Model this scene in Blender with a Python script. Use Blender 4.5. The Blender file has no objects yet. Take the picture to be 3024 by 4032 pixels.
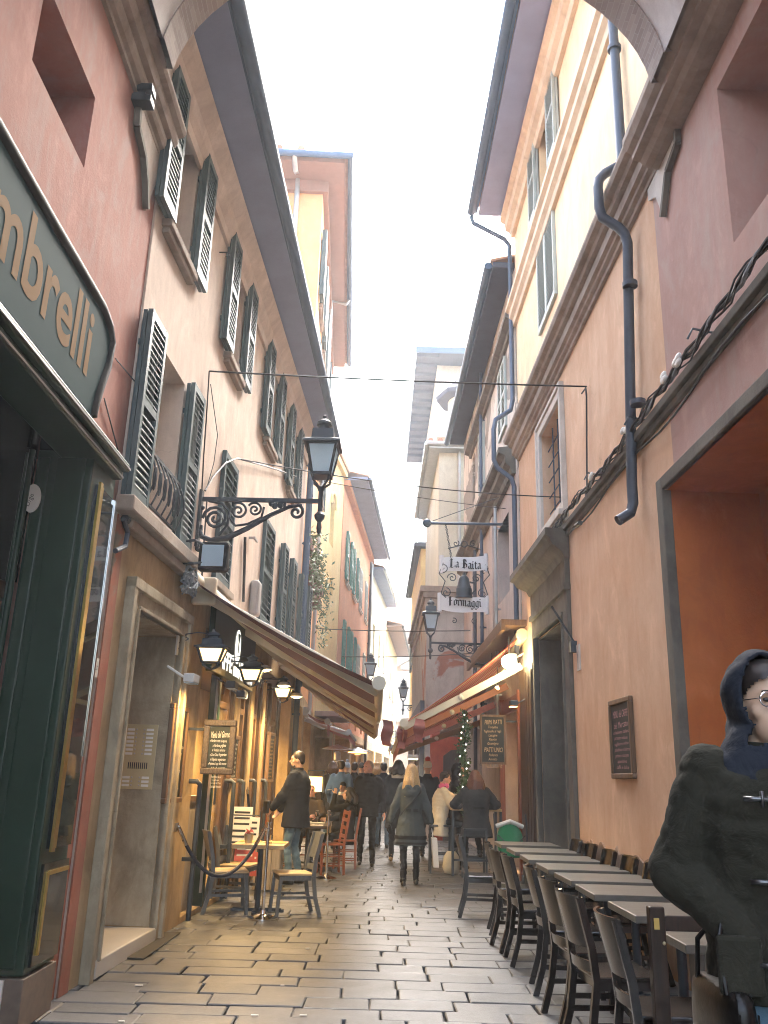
import bpy, bmesh, math, random
from math import sin, cos, pi, radians, sqrt, atan2
from mathutils import Vector, Matrix
random.seed(7)
V = Vector
SC = bpy.context.scene
COL = SC.collection
# ------------------------------------------------------------------ camera model
F_PX, PITCH, ROLL, CAM_Z = 3350.0, radians(17.3), radians(1.68), 1.52
cF = V((0, cos(PITCH), sin(PITCH))); r0 = V((1, 0, 0)); u0 = r0.cross(cF)
cR = r0 * cos(ROLL) + u0 * sin(ROLL); cU = u0 * cos(ROLL) - r0 * sin(ROLL)
CAM = V((0, 0, CAM_Z)); DS = 1.8228
def ray(x, y): return cF + cR * ((x * DS - 1512) / F_PX) - cU * ((y * DS - 2016) / F_PX)
def onY(x, y, Y):
    d = ray(x, y); return CAM + d * (Y / d.y)
def onX(x, y, X):
    d = ray(x, y); return CAM + d * (X / d.x)
def ground(x, y, z=0.0):
    d = ray(x, y); return CAM + d * ((z - CAM_Z) / d.z)
class Fr:
    """a vertical wall frame: u along the wall, z up, n towards the street"""
    def __init__(s, a, b, side):
        s.a = V((a[0], a[1], 0)); d = V((b[0] - a[0], b[1] - a[1], 0)); s.L = d.length; s.u = d.normalized()
        s.n = V((-s.u.y, s.u.x, 0)) * side
    def P(s, u, z, n=0.0): return s.a + s.u * u + s.n * n + V((0, 0, z))
    def px(s, x, y, n=0.0):
        o = s.a + s.n * n; d = ray(x, y); t = (o - CAM).dot(s.n) / d.dot(s.n); p = CAM + d * t
        return (p - o).dot(s.u), p.z
    def xf(s): return lambda p: s.P(p[0], p[2], p[1])       # local (u, n, z)
# ------------------------------------------------------------------ mesh builder
class MB:
    def __init__(s, xf=None): s.v = []; s.f = []; s.xf = xf or (lambda p: V(p)); s.flip = False
    def add(s, vs, fs):
        o = len(s.v); s.v += [s.xf(V(p)) for p in vs]; s.f += [tuple(i + o for i in f) for f in fs]; return s
    def quad(s, *p): return s.add(p, [tuple(range(len(p)))])
    def box(s, x0, x1, y0, y1, z0, z1):
        return s.add([(x0,y0,z0),(x1,y0,z0),(x1,y1,z0),(x0,y1,z0),(x0,y0,z1),(x1,y0,z1),(x1,y1,z1),(x0,y1,z1)],
                     [(0,3,2,1),(4,5,6,7),(0,1,5,4),(1,2,6,5),(2,3,7,6),(3,0,4,7)])
    def cbox(s, c, d): return s.box(c[0]-d[0]/2, c[0]+d[0]/2, c[1]-d[1]/2, c[1]+d[1]/2, c[2]-d[2]/2, c[2]+d[2]/2)
    def bar(s, p, q, w, h=None, up=(0, 0, 1)):
        """rectangular bar from p to q (given before the transform)"""
        p, q = V(p), V(q); h = h or w; d = (q - p).normalized(); up = V(up)
        if abs(d.dot(up)) > .98: up = V((0, 1, 0))
        a = d.cross(up).normalized() * (w / 2); b = a.cross(d).normalized() * (h / 2)
        vs = [p-a-b, p+a-b, p+a+b, p-a+b, q-a-b, q+a-b, q+a+b, q-a+b]
        return s.add(vs, [(0,3,2,1),(4,5,6,7),(0,1,5,4),(1,2,6,5),(2,3,7,6),(3,0,4,7)])
    def prism(s, pts, d):
        """pts: coplanar outline; d: extrusion vector"""
        n = len(pts); d = V(d); a = [V(p) for p in pts]
        return s.add(a + [p + d for p in a], [tuple(range(n))[::-1], tuple(range(n, 2*n))] + [(i, (i+1) % n, n+(i+1) % n, n+i) for i in range(n)])
    def tube(s, pts, r, n=8, cap=True):
        pts = [V(p) for p in pts]; rs = r if isinstance(r, (list, tuple)) else [r] * len(pts)
        vs = []; up = None
        for i, p in enumerate(pts):
            t = (pts[min(i+1, len(pts)-1)] - pts[max(i-1, 0)]).normalized()
            if up is None:
                up = V((0, 0, 1)) if abs(t.z) < .9 else V((1, 0, 0))
            a = t.cross(up)
            if a.length < 1e-4: a = t.cross(V((.3, .8, .1)))
            a.normalize(); up = a.cross(t).normalized()
            for k in range(n):
                an = 2*pi*k/n; vs.append(p + a * (cos(an)*rs[i]) + up * (sin(an)*rs[i]))
        m = len(pts)
        fs = [(i*n+k, i*n+(k+1) % n, (i+1)*n+(k+1) % n, (i+1)*n+k) for i in range(m-1) for k in range(n)]
        if cap: fs += [tuple(range(n))[::-1], tuple(range((m-1)*n, m*n))]
        return s.add(vs, fs)
    def lathe(s, prof, c=(0, 0, 0), n=16):
        c = V(c); vs = [c + V((r*cos(2*pi*k/n), r*sin(2*pi*k/n), z)) for r, z in prof for k in range(n)]; m = len(prof)
        fs = [(i*n+k, i*n+(k+1) % n, (i+1)*n+(k+1) % n, (i+1)*n+k) for i in range(m-1) for k in range(n)]
        fs += [tuple(range(n))[::-1], tuple(range((m-1)*n, m*n))]
        return s.add(vs, fs)
    def ell(s, c, r, n=12, m=8, rot=None):
        c = V(c); R = rot or Matrix.Identity(3); r = r if isinstance(r, (tuple, list)) else (r, r, r)
        vs = [c + R @ V((0, 0, r[2]))]
        for i in range(1, m):
            th = pi*i/m
            for k in range(n): vs.append(c + R @ V((r[0]*sin(th)*cos(2*pi*k/n), r[1]*sin(th)*sin(2*pi*k/n), r[2]*cos(th))))
        vs.append(c + R @ V((0, 0, -r[2]))); L = len(vs) - 1
        fs = [(0, 1+k, 1+(k+1) % n) for k in range(n)]
        for i in range(m-2): fs += [(1+i*n+k, 1+(i+1)*n+k, 1+(i+1)*n+(k+1) % n, 1+i*n+(k+1) % n) for k in range(n)]
        fs += [(L, 1+(m-2)*n+(k+1) % n, 1+(m-2)*n+k) for k in range(n)]
        return s.add(vs, fs)
    def loft(s, rings, cap=True):
        n = len(rings[0]); vs = [p for r in rings for p in r]; m = len(rings)
        fs = [(i*n+k, i*n+(k+1) % n, (i+1)*n+(k+1) % n, (i+1)*n+k) for i in range(m-1) for k in range(n)]
        if cap: fs += [tuple(range(n))[::-1], tuple(range((m-1)*n, m*n))]
        return s.add(vs, fs)
    def build(s, name, mat, parent=None, loc=None, smooth=False, bevel=0, segs=2, fix=True):
        me = bpy.data.meshes.new(name)
        if parent is not None: org = ORG[parent.name]
        elif loc is not None: org = V(loc)
        else:
            xs = [p.x for p in s.v]; ys = [p.y for p in s.v]; zs = [p.z for p in s.v]
            org = V(((min(xs)+max(xs))/2, (min(ys)+max(ys))/2, min(zs)))
        me.from_pydata([tuple(p - org) for p in s.v], [], s.f)
        if fix:
            bm = bmesh.new(); bm.from_mesh(me); bmesh.ops.recalc_face_normals(bm, faces=bm.faces); bm.to_mesh(me); bm.free()
        if smooth:
            me.polygons.foreach_set('use_smooth', [True] * len(me.polygons))
        me.materials.append(mat if not isinstance(mat, str) else M[mat])
        o = bpy.data.objects.new(name, me); COL.objects.link(o)
        if parent is not None: o.parent = parent
        else: o.location = org
        ORG[o.name] = org
        if bevel:
            b = o.modifiers.new('bevel', 'BEVEL'); b.width = bevel; b.segments = segs; b.limit_method = 'ANGLE'; b.angle_limit = radians(40)
        if smooth == 'auto':
            try:
                me.set_sharp_from_angle(angle=radians(38))
            except Exception: pass
        return o
ORG = {}
def tag(o, label=None, cat=None, group=None, kind=None):
    if label: o['label'] = label
    if cat: o['category'] = cat
    if group: o['group'] = group
    if kind: o['kind'] = kind
    return o
def thing(name, label, cat, loc=(0, 0, 0), group=None):
    o = bpy.data.objects.new(name, None); COL.objects.link(o); o.location = loc; o.empty_display_size = .2
    ORG[o.name] = V(loc); return tag(o, label, cat, group)
def dup(root, loc, rotz=0.0, label=None, group=None, scale=None):
    r = root.copy(); COL.objects.link(r); r.location = loc; r.rotation_euler = (0, 0, rotz); ORG[r.name] = V(loc)
    if scale: r.scale = scale
    if label: r['label'] = label
    if group: r['group'] = group
    for ch in list(root.children):
        c = ch.copy(); COL.objects.link(c); c.parent = r; ORG[c.name] = ORG[r.name]
        for g in list(ch.children):
            d = g.copy(); COL.objects.link(d); d.parent = c; ORG[d.name] = ORG[r.name]
    return r
# ------------------------------------------------------------------ materials
M = {}
def newmat(name):
    m = bpy.data.materials.new(name); m.use_nodes = True; nt = m.node_tree; b = nt.nodes['Principled BSDF']; M[name] = m; return m, nt, b
def nd(nt, t, **kw):
    n = nt.nodes.new(t)
    for k, v in kw.items():
        if k.startswith('i_'):
            key = k[2:]; key = int(key) if key.isdigit() else key
            n.inputs[key].default_value = v
        else: setattr(n, k, v)
    return n
def pos(nt, scale=(1, 1, 1), obj=False):
    g = nd(nt, 'ShaderNodeTexCoord') if obj else nd(nt, 'ShaderNodeNewGeometry'); mp = nd(nt, 'ShaderNodeMapping'); mp.inputs['Scale'].default_value = scale
    nt.links.new(g.outputs['Object' if obj else 'Position'], mp.inputs[0]); return mp.outputs[0]
def noise(nt, vec, scale, detail=6, rough=.6, dist=0.0):
    n = nd(nt, 'ShaderNodeTexNoise'); n.inputs['Scale'].default_value = scale; n.inputs['Detail'].default_value = detail
    n.inputs['Roughness'].default_value = rough; n.inputs['Distortion'].default_value = dist; nt.links.new(vec, n.inputs['Vector']); return n.outputs['Fac']
def ramp(nt, fac, stops):
    r = nd(nt, 'ShaderNodeValToRGB'); e = r.color_ramp.elements
    while len(e) < len(stops): e.new(.5)
    for i, (p, c) in enumerate(stops):
        e[i].position = p; e[i].color = c if len(c) == 4 else (*c, 1)
    nt.links.new(fac, r.inputs[0]); return r.outputs[0]
def mixc(nt, fac, a, b, mode='MIX'):
    m = nd(nt, 'ShaderNodeMix', data_type='RGBA', blend_type=mode)
    for s, v in ((0, fac), (6, a), (7, b)):
        if hasattr(v, 'node'): nt.links.new(v, m.inputs[s])
        else: m.inputs[s].default_value = v if s == 0 or len(v) == 4 else (*v, 1)
    return m.outputs[2]
def bump(nt, b, h, strength=.3, dist=.01):
    n = nd(nt, 'ShaderNodeBump'); n.inputs['Strength'].default_value = strength; n.inputs['Distance'].default_value = dist
    nt.links.new(h, n.inputs['Height']); nt.links.new(n.outputs[0], b.inputs['Normal'])
G3 = lambda v: (v, v, v)
def mat(name, col, rough=.6, metal=0.0, var=.15, scale=6, bmp=.0, bscale=60, spec=.5, coat=0.0, obj=False):
    m, nt, b = newmat(name); p = pos(nt, obj=obj)
    f = noise(nt, p, scale); c = mixc(nt, f, tuple(x*(1-var*1.6) for x in col), tuple(min(1, x*(1+var*1.6)) for x in col))
    nt.links.new(c, b.inputs['Base Color']); b.inputs['Roughness'].default_value = rough; b.inputs['Metallic'].default_value = metal
    b.inputs['Specular IOR Level'].default_value = spec; b.inputs['Coat Weight'].default_value = coat
    if bmp: bump(nt, b, noise(nt, p, bscale, 4), bmp, .004)
    return m
def emit(name, col, strength):
    m, nt, b = newmat(name); b.inputs['Base Color'].default_value = (*col, 1); b.inputs['Emission Color'].default_value = (*col, 1); b.inputs['Emission Strength'].default_value = strength; return m
def plaster(name, c1, c2, stain=(.16, .13, .1), st=.35, scale=.7, rough=.85, patch=None, patch_at=.62, grain=.25):
    """old lime plaster: cloudy colour, vertical run marks, fine grain, optional bare patches"""
    m, nt, b = newmat(name); p = pos(nt)
    a = noise(nt, p, scale, 9, .62, .4); c = mixc(nt, ramp(nt, a, [(.32, G3(0)), (.68, G3(1))]), c1, c2)
    f = noise(nt, p, 9, 5, .7); c = mixc(nt, ramp(nt, f, [(.3, G3(.0)), (.75, G3(.22))]), c, tuple(min(1, x*1.25) for x in c2))
    pv = pos(nt, (2.6, 2.6, .22)); s = noise(nt, pv, 1.6, 7, .62); c = mixc(nt, ramp(nt, s, [(.5, G3(0)), (.82, G3(st))]), c, stain)
    pv2 = pos(nt, (1.1, 1.1, .5)); s2 = noise(nt, pv2, 1.1, 8, .7); c = mixc(nt, ramp(nt, s2, [(.52, G3(0)), (.7, G3(.3))]), c, tuple(min(1, x*1.3+.02) for x in c1))
    p3 = pos(nt, (1.6, 1.6, .8)); f3 = noise(nt, p3, 2.1, 8, .68, .5); c = mixc(nt, ramp(nt, f3, [(.36, G3(.42)), (.5, G3(0))]), c, stain); c = mixc(nt, ramp(nt, f3, [(.54, G3(0)), (.7, G3(.5))]), c, tuple(min(.9, x*1.22+.03) for x in c2))
    vo = nd(nt, 'ShaderNodeTexVoronoi', feature='DISTANCE_TO_EDGE'); vo.inputs['Scale'].default_value = .55; wn = nd(nt, 'ShaderNodeVectorMath', operation='ADD'); nz = nd(nt, 'ShaderNodeTexNoise'); nz.inputs['Scale'].default_value = 1.7; nz.inputs['Detail'].default_value = 7
    nt.links.new(p, nz.inputs['Vector']); nt.links.new(p, wn.inputs[0]); nt.links.new(nz.outputs['Color'], wn.inputs[1]); nt.links.new(wn.outputs[0], vo.inputs['Vector'])
    cr = ramp(nt, vo.outputs['Distance'], [(0, G3(1)), (.0045, G3(0))]); gate = ramp(nt, noise(nt, p, .45, 3), [(.55, G3(0)), (.64, G3(.32))]); mm = nd(nt, 'ShaderNodeMath', operation='MULTIPLY'); nt.links.new(cr, mm.inputs[0]); nt.links.new(gate, mm.inputs[1]); c = mixc(nt, mm.outputs[0], c, tuple(x*.45 for x in stain))
    h = noise(nt, p, 45, 6, .7)
    if patch:
        q = noise(nt, p, .55, 7, .6, .6); qm = ramp(nt, q, [(patch_at, G3(0)), (patch_at+.02, G3(1))])
        pc = mixc(nt, noise(nt, p, 5, 6), patch, tuple(x*.6 for x in patch)); c = mixc(nt, qm, c, pc)
    nt.links.new(c, b.inputs['Base Color']); b.inputs['Roughness'].default_value = rough; b.inputs['Specular IOR Level'].default_value = .25
    hm = nd(nt, 'ShaderNodeMix', data_type='FLOAT'); hm.inputs[0].default_value = .72; nt.links.new(h, hm.inputs[2]); nt.links.new(noise(nt, p, 3.2, 4, .55), hm.inputs[3]); bump(nt, b, hm.outputs[0], min(1, grain*1.8), .02); return m
def brick(name, c1, c2, mortar, scale=5.0, vert='X'):
    m, nt, b = newmat(name); g = nd(nt, 'ShaderNodeNewGeometry'); sx = nd(nt, 'ShaderNodeSeparateXYZ'); cb = nd(nt, 'ShaderNodeCombineXYZ')
    ad = nd(nt, 'ShaderNodeMath', operation='ADD'); nt.links.new(g.outputs['Position'], sx.inputs[0]); nt.links.new(sx.outputs[0], ad.inputs[0]); nt.links.new(sx.outputs[1], ad.inputs[1])
    nt.links.new(ad.outputs[0], cb.inputs[0]); nt.links.new(sx.outputs[2], cb.inputs[1])
    t = nd(nt, 'ShaderNodeTexBrick'); t.inputs['Scale'].default_value = scale; t.inputs['Color1'].default_value = (*c1, 1); t.inputs['Color2'].default_value = (*c2, 1); t.inputs['Mortar'].default_value = (*mortar, 1)
    t.inputs['Mortar Size'].default_value = .022; t.inputs['Row Height'].default_value = .3; t.inputs['Brick Width'].default_value = 1.1
    nt.links.new(cb.outputs[0], t.inputs['Vector']); p = pos(nt)
    c = mixc(nt, ramp(nt, noise(nt, p, 1.2, 8), [(.4, G3(0)), (.7, G3(.5))]), t.outputs['Color'], tuple(x*.9 for x in mortar))
    nt.links.new(c, b.inputs['Base Color']); b.inputs['Roughness'].default_value = .9; bump(nt, b, t.outputs['Fac'], -.4, .01); return m
def wood(name, c1, c2, rough=.5, axis=(14, 14, 1.2), spec=.5, obj=False):
    m, nt, b = newmat(name); p = pos(nt, axis, obj=obj); f = noise(nt, p, 2.2, 8, .65, .8)
    nt.links.new(mixc(nt, ramp(nt, f, [(.3, G3(0)), (.7, G3(1))]), c1, c2), b.inputs['Base Color']); b.inputs['Roughness'].default_value = rough
    b.inputs['Specular IOR Level'].default_value = spec
    bump(nt, b, f, .25, .003); return m
def fabric(name, col, rough=.9, scale=220, var=.25, bmp=.4):
    m, nt, b = newmat(name); p = pos(nt, obj=True); f = noise(nt, p, 7, 5)
    nt.links.new(mixc(nt, f, tuple(x*(1-var) for x in col), tuple(min(1, x*(1+var)) for x in col)), b.inputs['Base Color']); b.inputs['Roughness'].default_value = rough
    b.inputs['Specular IOR Level'].default_value = .2; b.inputs['Sheen Weight'].default_value = .12 if max(col) > .1 else .015
    h = noise(nt, p, 11, 5, .6, .8); bump(nt, b, h, bmp, .02); return m
def glassy(name, col, rough=.06, spec=.6):
    m, nt, b = newmat(name); b.inputs['Base Color'].default_value = (*col, 1); b.inputs['Roughness'].default_value = rough; b.inputs['Specular IOR Level'].default_value = spec
    p = pos(nt); bump(nt, b, noise(nt, p, 3, 2), .02, .01); return m
# stone, plaster, paint
def make_paving():
    m, nt, b = newmat('paving'); g = nd(nt, 'ShaderNodeNewGeometry'); p = pos(nt)
    c = ramp(nt, g.outputs['Random Per Island'], [(0, (.072, .074, .077)), (.35, (.082, .084, .087)), (.7, (.094, .096, .099)), (1, (.11, .112, .115))])
    f = noise(nt, p, 26, 8, .75); c = mixc(nt, ramp(nt, f, [(.35, G3(0)), (.72, G3(.55))]), c, (.15, .152, .155))
    f2 = noise(nt, p, .8, 6, .6); c = mixc(nt, ramp(nt, f2, [(.42, G3(0)), (.75, G3(.4))]), c, (.06, .06, .06))
    f3 = noise(nt, p, 190, 3, .8); c = mixc(nt, ramp(nt, f3, [(.42, G3(0)), (.62, G3(.5))]), c, (.045, .043, .04))
    nt.links.new(c, b.inputs['Base Color'])
    r = ramp(nt, noise(nt, p, 1.5, 5), [(.3, G3(.36)), (.7, G3(.6))]); nt.links.new(r, b.inputs['Roughness'])
    b.inputs['Specular IOR Level'].default_value = .55
    bump(nt, b, noise(nt, p, 38, 7, .75), .5, .006)
make_paving()
mat('mortar', (.045, .043, .04), .95, var=.3)
plaster('plaster_red', (.27, .115, .09), (.37, .19, .15), (.32, .255, .23), .6)
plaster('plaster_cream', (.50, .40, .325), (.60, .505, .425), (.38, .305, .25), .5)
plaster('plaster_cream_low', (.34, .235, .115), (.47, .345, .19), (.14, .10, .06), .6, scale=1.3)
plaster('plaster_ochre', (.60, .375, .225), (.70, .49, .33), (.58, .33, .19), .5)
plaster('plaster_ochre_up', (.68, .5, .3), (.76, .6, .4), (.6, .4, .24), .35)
plaster('plaster_pinkred', (.39, .235, .19), (.48, .32, .27), (.46, .38, .33), .55)
plaster('plaster_deep', (.42, .115, .022), (.5, .16, .04), (.33, .1, .03), .25)
plaster('plaster_orange', (.66, .33, .14), (.74, .42, .2), (.55, .3, .15), .3)
plaster('plaster_coral', (.58, .25, .125), (.65, .31, .17), (.5, .25, .16), .3)
plaster('plaster_yellow', (.72, .53, .22), (.78, .6, .3), (.6, .45, .22), .3)
plaster('plaster_pale', (.5, .48, .38), (.58, .56, .46), (.45, .42, .33), .4)
plaster('plaster_grey', (.42, .36, .32), (.5, .44, .4), (.3, .27, .24), .5)
plaster('plaster_old', (.37, .345, .31), (.46, .44, .4), (.25, .22, .2), .5, patch=(.42, .19, .13), patch_at=.56)
plaster('plaster_ruin', (.5, .46, .4), (.6, .56, .5), (.25, .23, .2), .6, patch=(.3, .27, .23), patch_at=.5, grain=.8)
plaster('vault_plaster', (.58, .57, .56), (.66, .65, .64), (.4, .36, .33), .3)
plaster('stone_trim', (.27, .225, .18), (.36, .30, .25), (.16, .13, .11), .5, scale=2)
plaster('stone_trim_pale', (.5, .46, .4), (.6, .56, .5), (.35, .32, .28), .4, scale=2)
plaster('stone_jamb', (.26, .215, .145), (.42, .36, .25), (.12, .095, .06), .6, scale=3.2, grain=.5)
plaster('stone_dark', (.105, .095, .075), (.17, .155, .125), (.06, .055, .045), .5, scale=2)
mat('marble', (.55, .53, .48), .3, var=.12, scale=3)
mat('base_granite', (.12, .085, .06), .6, var=.3, scale=14)
brick('brick_rim', (.3, .26, .24), (.4, .35, .32), (.42, .39, .36), 7)
brick('brick_far', (.62, .38, .26), (.7, .46, .32), (.72, .62, .5), 4)
mat('tile', (.4, .22, .14), .85, var=.35, scale=5)
mat('tile_pale', (.6, .48, .38), .85, var=.25, scale=3)
# paint and metal
mat('shutter_green', (.055, .09, .095), .45, var=.2, scale=4)
mat('shutter_dark', (.04, .07, .07), .5, var=.2, scale=4)
mat('shutter_pale', (.36, .4, .37), .6, var=.1)
mat('shutter_emerald', (.04, .19, .13), .5, var=.15)
mat('shutter_blue', (.33, .42, .5), .6, var=.1)
mat('shop_green', (.010, .030, .017), .33, var=.25, scale=2, bmp=.05, bscale=25, spec=.3)
mat('shop_black', (.006, .008, .007), .16, var=.2, coat=.4)
glassy('case_glass', (.012, .016, .014), .03, .9)
mat('sign_board', (.024, .05, .052), .7, var=.12, scale=1.2, spec=.04)
mat('gold', (.62, .44, .13), .28, 1.0, var=.15)
mat('gold_letter', (.19, .115, .05), .7, 0, var=.12, scale=2, spec=.04)
mat('brass', (.5, .42, .24), .42, .35, var=.1)
mat('chrome', (.75, .75, .74), .12, 1.0, var=.03)
mat('steel', (.4, .4, .4), .35, 1.0, var=.1)
mat('iron', (.04, .05, .06), .5, .2, var=.3, bmp=.2, bscale=80)
mat('iron_blue', (.05, .075, .11), .45, .3, var=.2)
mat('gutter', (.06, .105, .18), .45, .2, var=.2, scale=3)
mat('gutter_brown', (.05, .042, .036), .42, .35, var=.3, scale=4)
mat('pipe_dark', (.06, .07, .09), .5, .2, var=.25)
mat('zinc', (.42, .45, .46), .45, .6, var=.15)
mat('eave_under', (.23, .27, .41), .75, var=.15, scale=2)  # soffit blue is mostly lens flare put into the colour
mat('eave_wood', (.045, .05, .075), .8, var=.25, scale=4)
mat('eave_brown', (.28, .17, .13), .8, var=.12)
mat('cable', (.02, .02, .02), .55, var=.2)
mat('cable_grey', (.22, .25, .27), .6, var=.2)
mat('white_paint', (.62, .62, .58), .5, var=.06)
mat('cream_paint', (.66, .62, .48), .45, var=.06)
mat('paper', (.72, .70, .64), .8, var=.05)
mat('paper_red', (.5, .1, .08), .8, var=.2)
mat('plastic_grey', (.36, .35, .34), .5, var=.1)
mat('black_paint', (.013, .013, .014), .6, var=.3, spec=.2)
glassy('window_glass', (.03, .04, .045), .05)
glassy('window_pale', (.32, .36, .36), .1)
glassy('shop_glass', (.05, .035, .015), .04, .8)
wood('door_wood', (.07, .04, .02), (.14, .08, .04), .45)
wood('door_dark', (.03, .018, .01), (.075, .042, .022), .45)
wood('wood_dark', (.018, .012, .008), (.05, .03, .018), .35)
wood('wood_red', (.16, .045, .018), (.27, .085, .035), .35, obj=True)
wood('wood_table', (.085, .078, .06), (.16, .15, .12), .36, (1.2, 9, 9), obj=True)
wood('wood_table_light', (.4, .29, .15), (.55, .42, .24), .45, (9, 1.2, 9), obj=True)
wood('wood_bleached', (.2, .17, .125), (.36, .31, .24), .6)
wood('chair_dark', (.009, .0065, .005), (.02, .014, .01), .2, obj=True, spec=.7)
wood('chair_grey', (.065, .072, .075), (.13, .14, .14), .5, obj=True)
wood('frame_wood', (.085, .045, .02), (.19, .11, .055), .5)
wood('frame_bark', (.03, .022, .016), (.13, .10, .075), .6, (30, 30, 14))
mat('slate', (.014, .017, .015), .6, var=.5, scale=5)
mat('slate_green', (.007, .014, .011), .6, var=.3, scale=5)
mat('chalk', (.62, .62, .57), .9, var=.2, scale=30)
mat('chalk_pink', (.5, .28, .3), .9, var=.2)
mat('chalk_tan', (.52, .36, .2), .9, var=.2)
mat('ink', (.012, .013, .016), .6)
mat('banner_white', (.66, .68, .69), .5, var=.05)
mat('rope_blue', (.012, .02, .045), .7, var=.3, scale=40, bmp=.6, bscale=120)
fabric('awning', (.12, .034, .02))
mat('rubber_mat', (.05, .045, .035), .9, var=.3, bmp=.5, bscale=200)
mat('leaf', (.06, .115, .045), .6, var=.5, scale=9)
mat('leaf_pale', (.13, .19, .09), .6, var=.4, scale=9)
mat('terracotta', (.2, .1, .08), .8, var=.2)
fabric('stroller_green', (.02, .17, .07))
emit('lamp_glass_lit', (1, .58, .17), .62)
emit('bulb_hot', (1, .72, .34), 4)
emit('heater_glow', (1, .38, .1), 1.2)
emit('sign_lit', (1, .97, .85), .16)
emit('fairy', (1, .95, .85), .8)
emit('room_glow', (1, .66, .26), .9)
def frosted(name, col, tr=.35):
    m, nt, b = newmat(name); b.inputs['Base Color'].default_value = (*col, 1); b.inputs['Roughness'].default_value = .25; b.inputs['Transmission Weight'].default_value = 0
    t = nd(nt, 'ShaderNodeBsdfTranslucent'); t.inputs[0].default_value = (*col, 1); mx = nd(nt, 'ShaderNodeMixShader'); mx.inputs[0].default_value = .6
    nt.links.new(b.outputs[0], mx.inputs[1]); nt.links.new(t.outputs[0], mx.inputs[2]); nt.links.new(mx.outputs[0], nt.nodes['Material Output'].inputs[0]); return m
frosted('lamp_glass', (.74, .88, .97))
def clear(name):
    m, nt, b = newmat(name); b.inputs['Base Color'].default_value = (.9, .92, .9, 1); b.inputs['Roughness'].default_value = .02; b.inputs['Transmission Weight'].default_value = 1; b.inputs['IOR'].default_value = 1.3; return m
clear('clear_glass')
def awning_stripes():
    m, nt, b = newmat('awning_stripe'); g = nd(nt, 'ShaderNodeNewGeometry'); sx = nd(nt, 'ShaderNodeSeparateXYZ'); nt.links.new(g.outputs['Position'], sx.inputs[0])
    mm = nd(nt, 'ShaderNodeMath', operation='MULTIPLY'); mm.inputs[1].default_value = 2.2; nt.links.new(sx.outputs[1], mm.inputs[0])
    fr = nd(nt, 'ShaderNodeMath', operation='FRACT'); nt.links.new(mm.outputs[0], fr.inputs[0])
    c = ramp(nt, fr.outputs[0], [(0, (.42, .055, .035)), (.30, (.42, .055, .035)), (.33, (.62, .48, .3)), (.52, (.62, .48, .3)), (.55, (.38, .1, .05)), (.78, (.38, .1, .05)), (.8, (.6, .24, .24)), (1, (.6, .24, .24))])
    nt.nodes[-1].color_ramp.interpolation = 'LINEAR'
    nt.links.new(c, b.inputs['Base Color']); b.inputs['Roughness'].default_value = .8
    t = nd(nt, 'ShaderNodeBsdfTranslucent'); nt.links.new(c, t.inputs[0]); mx = nd(nt, 'ShaderNodeMixShader'); mx.inputs[0].default_value = .3
    nt.links.new(b.outputs[0], mx.inputs[1]); nt.links.new(t.outputs[0], mx.inputs[2]); nt.links.new(mx.outputs[0], nt.nodes['Material Output'].inputs[0])
awning_stripes()
def text_geo(txt, size=1.0, shear=0.0, bold=0.0, res=2):
    """outline text in the built-in font -> verts (x, y) and faces, baseline at 0, centred in x"""
    cu = bpy.data.curves.new('t', 'FONT'); cu.body = txt; cu.size = size; cu.shear = shear; cu.offset = bold; cu.align_x = 'CENTER'; cu.resolution_u = res
    o = bpy.data.objects.new('t', cu); COL.objects.link(o); dg = bpy.context.evaluated_depsgraph_get(); dg.update()
    me = bpy.data.meshes.new_from_object(o.evaluated_get(dg)); vs = [v.co.copy() for v in me.vertices]; fs = [tuple(p.vertices) for p in me.polygons]
    bpy.data.objects.remove(o); bpy.data.curves.remove(cu); bpy.data.meshes.remove(me); return vs, fs
def add_text(mb, txt, u, z, size, n, width=None, shear=0.0, bold=0.0, rot=0.0, mirror=False, align='C'):
    """place text on a frame builder (u, n, z); mirror for walls whose u runs right-to-left as read"""
    vs, fs = text_geo(txt, size, shear, bold)
    if not vs: return
    w = max(v.x for v in vs) - min(v.x for v in vs); k = (width / w) if width else 1.0
    out = []
    for v in vs:
        x = v.x * k; y = v.y
        if align == 'L': x += w * k / 2
        x, y = x*cos(rot) - y*sin(rot), x*sin(rot) + y*cos(rot)
        out.append((u + (-x if mirror else x), n, z + y))
    mb.add(out, fs)
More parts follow.
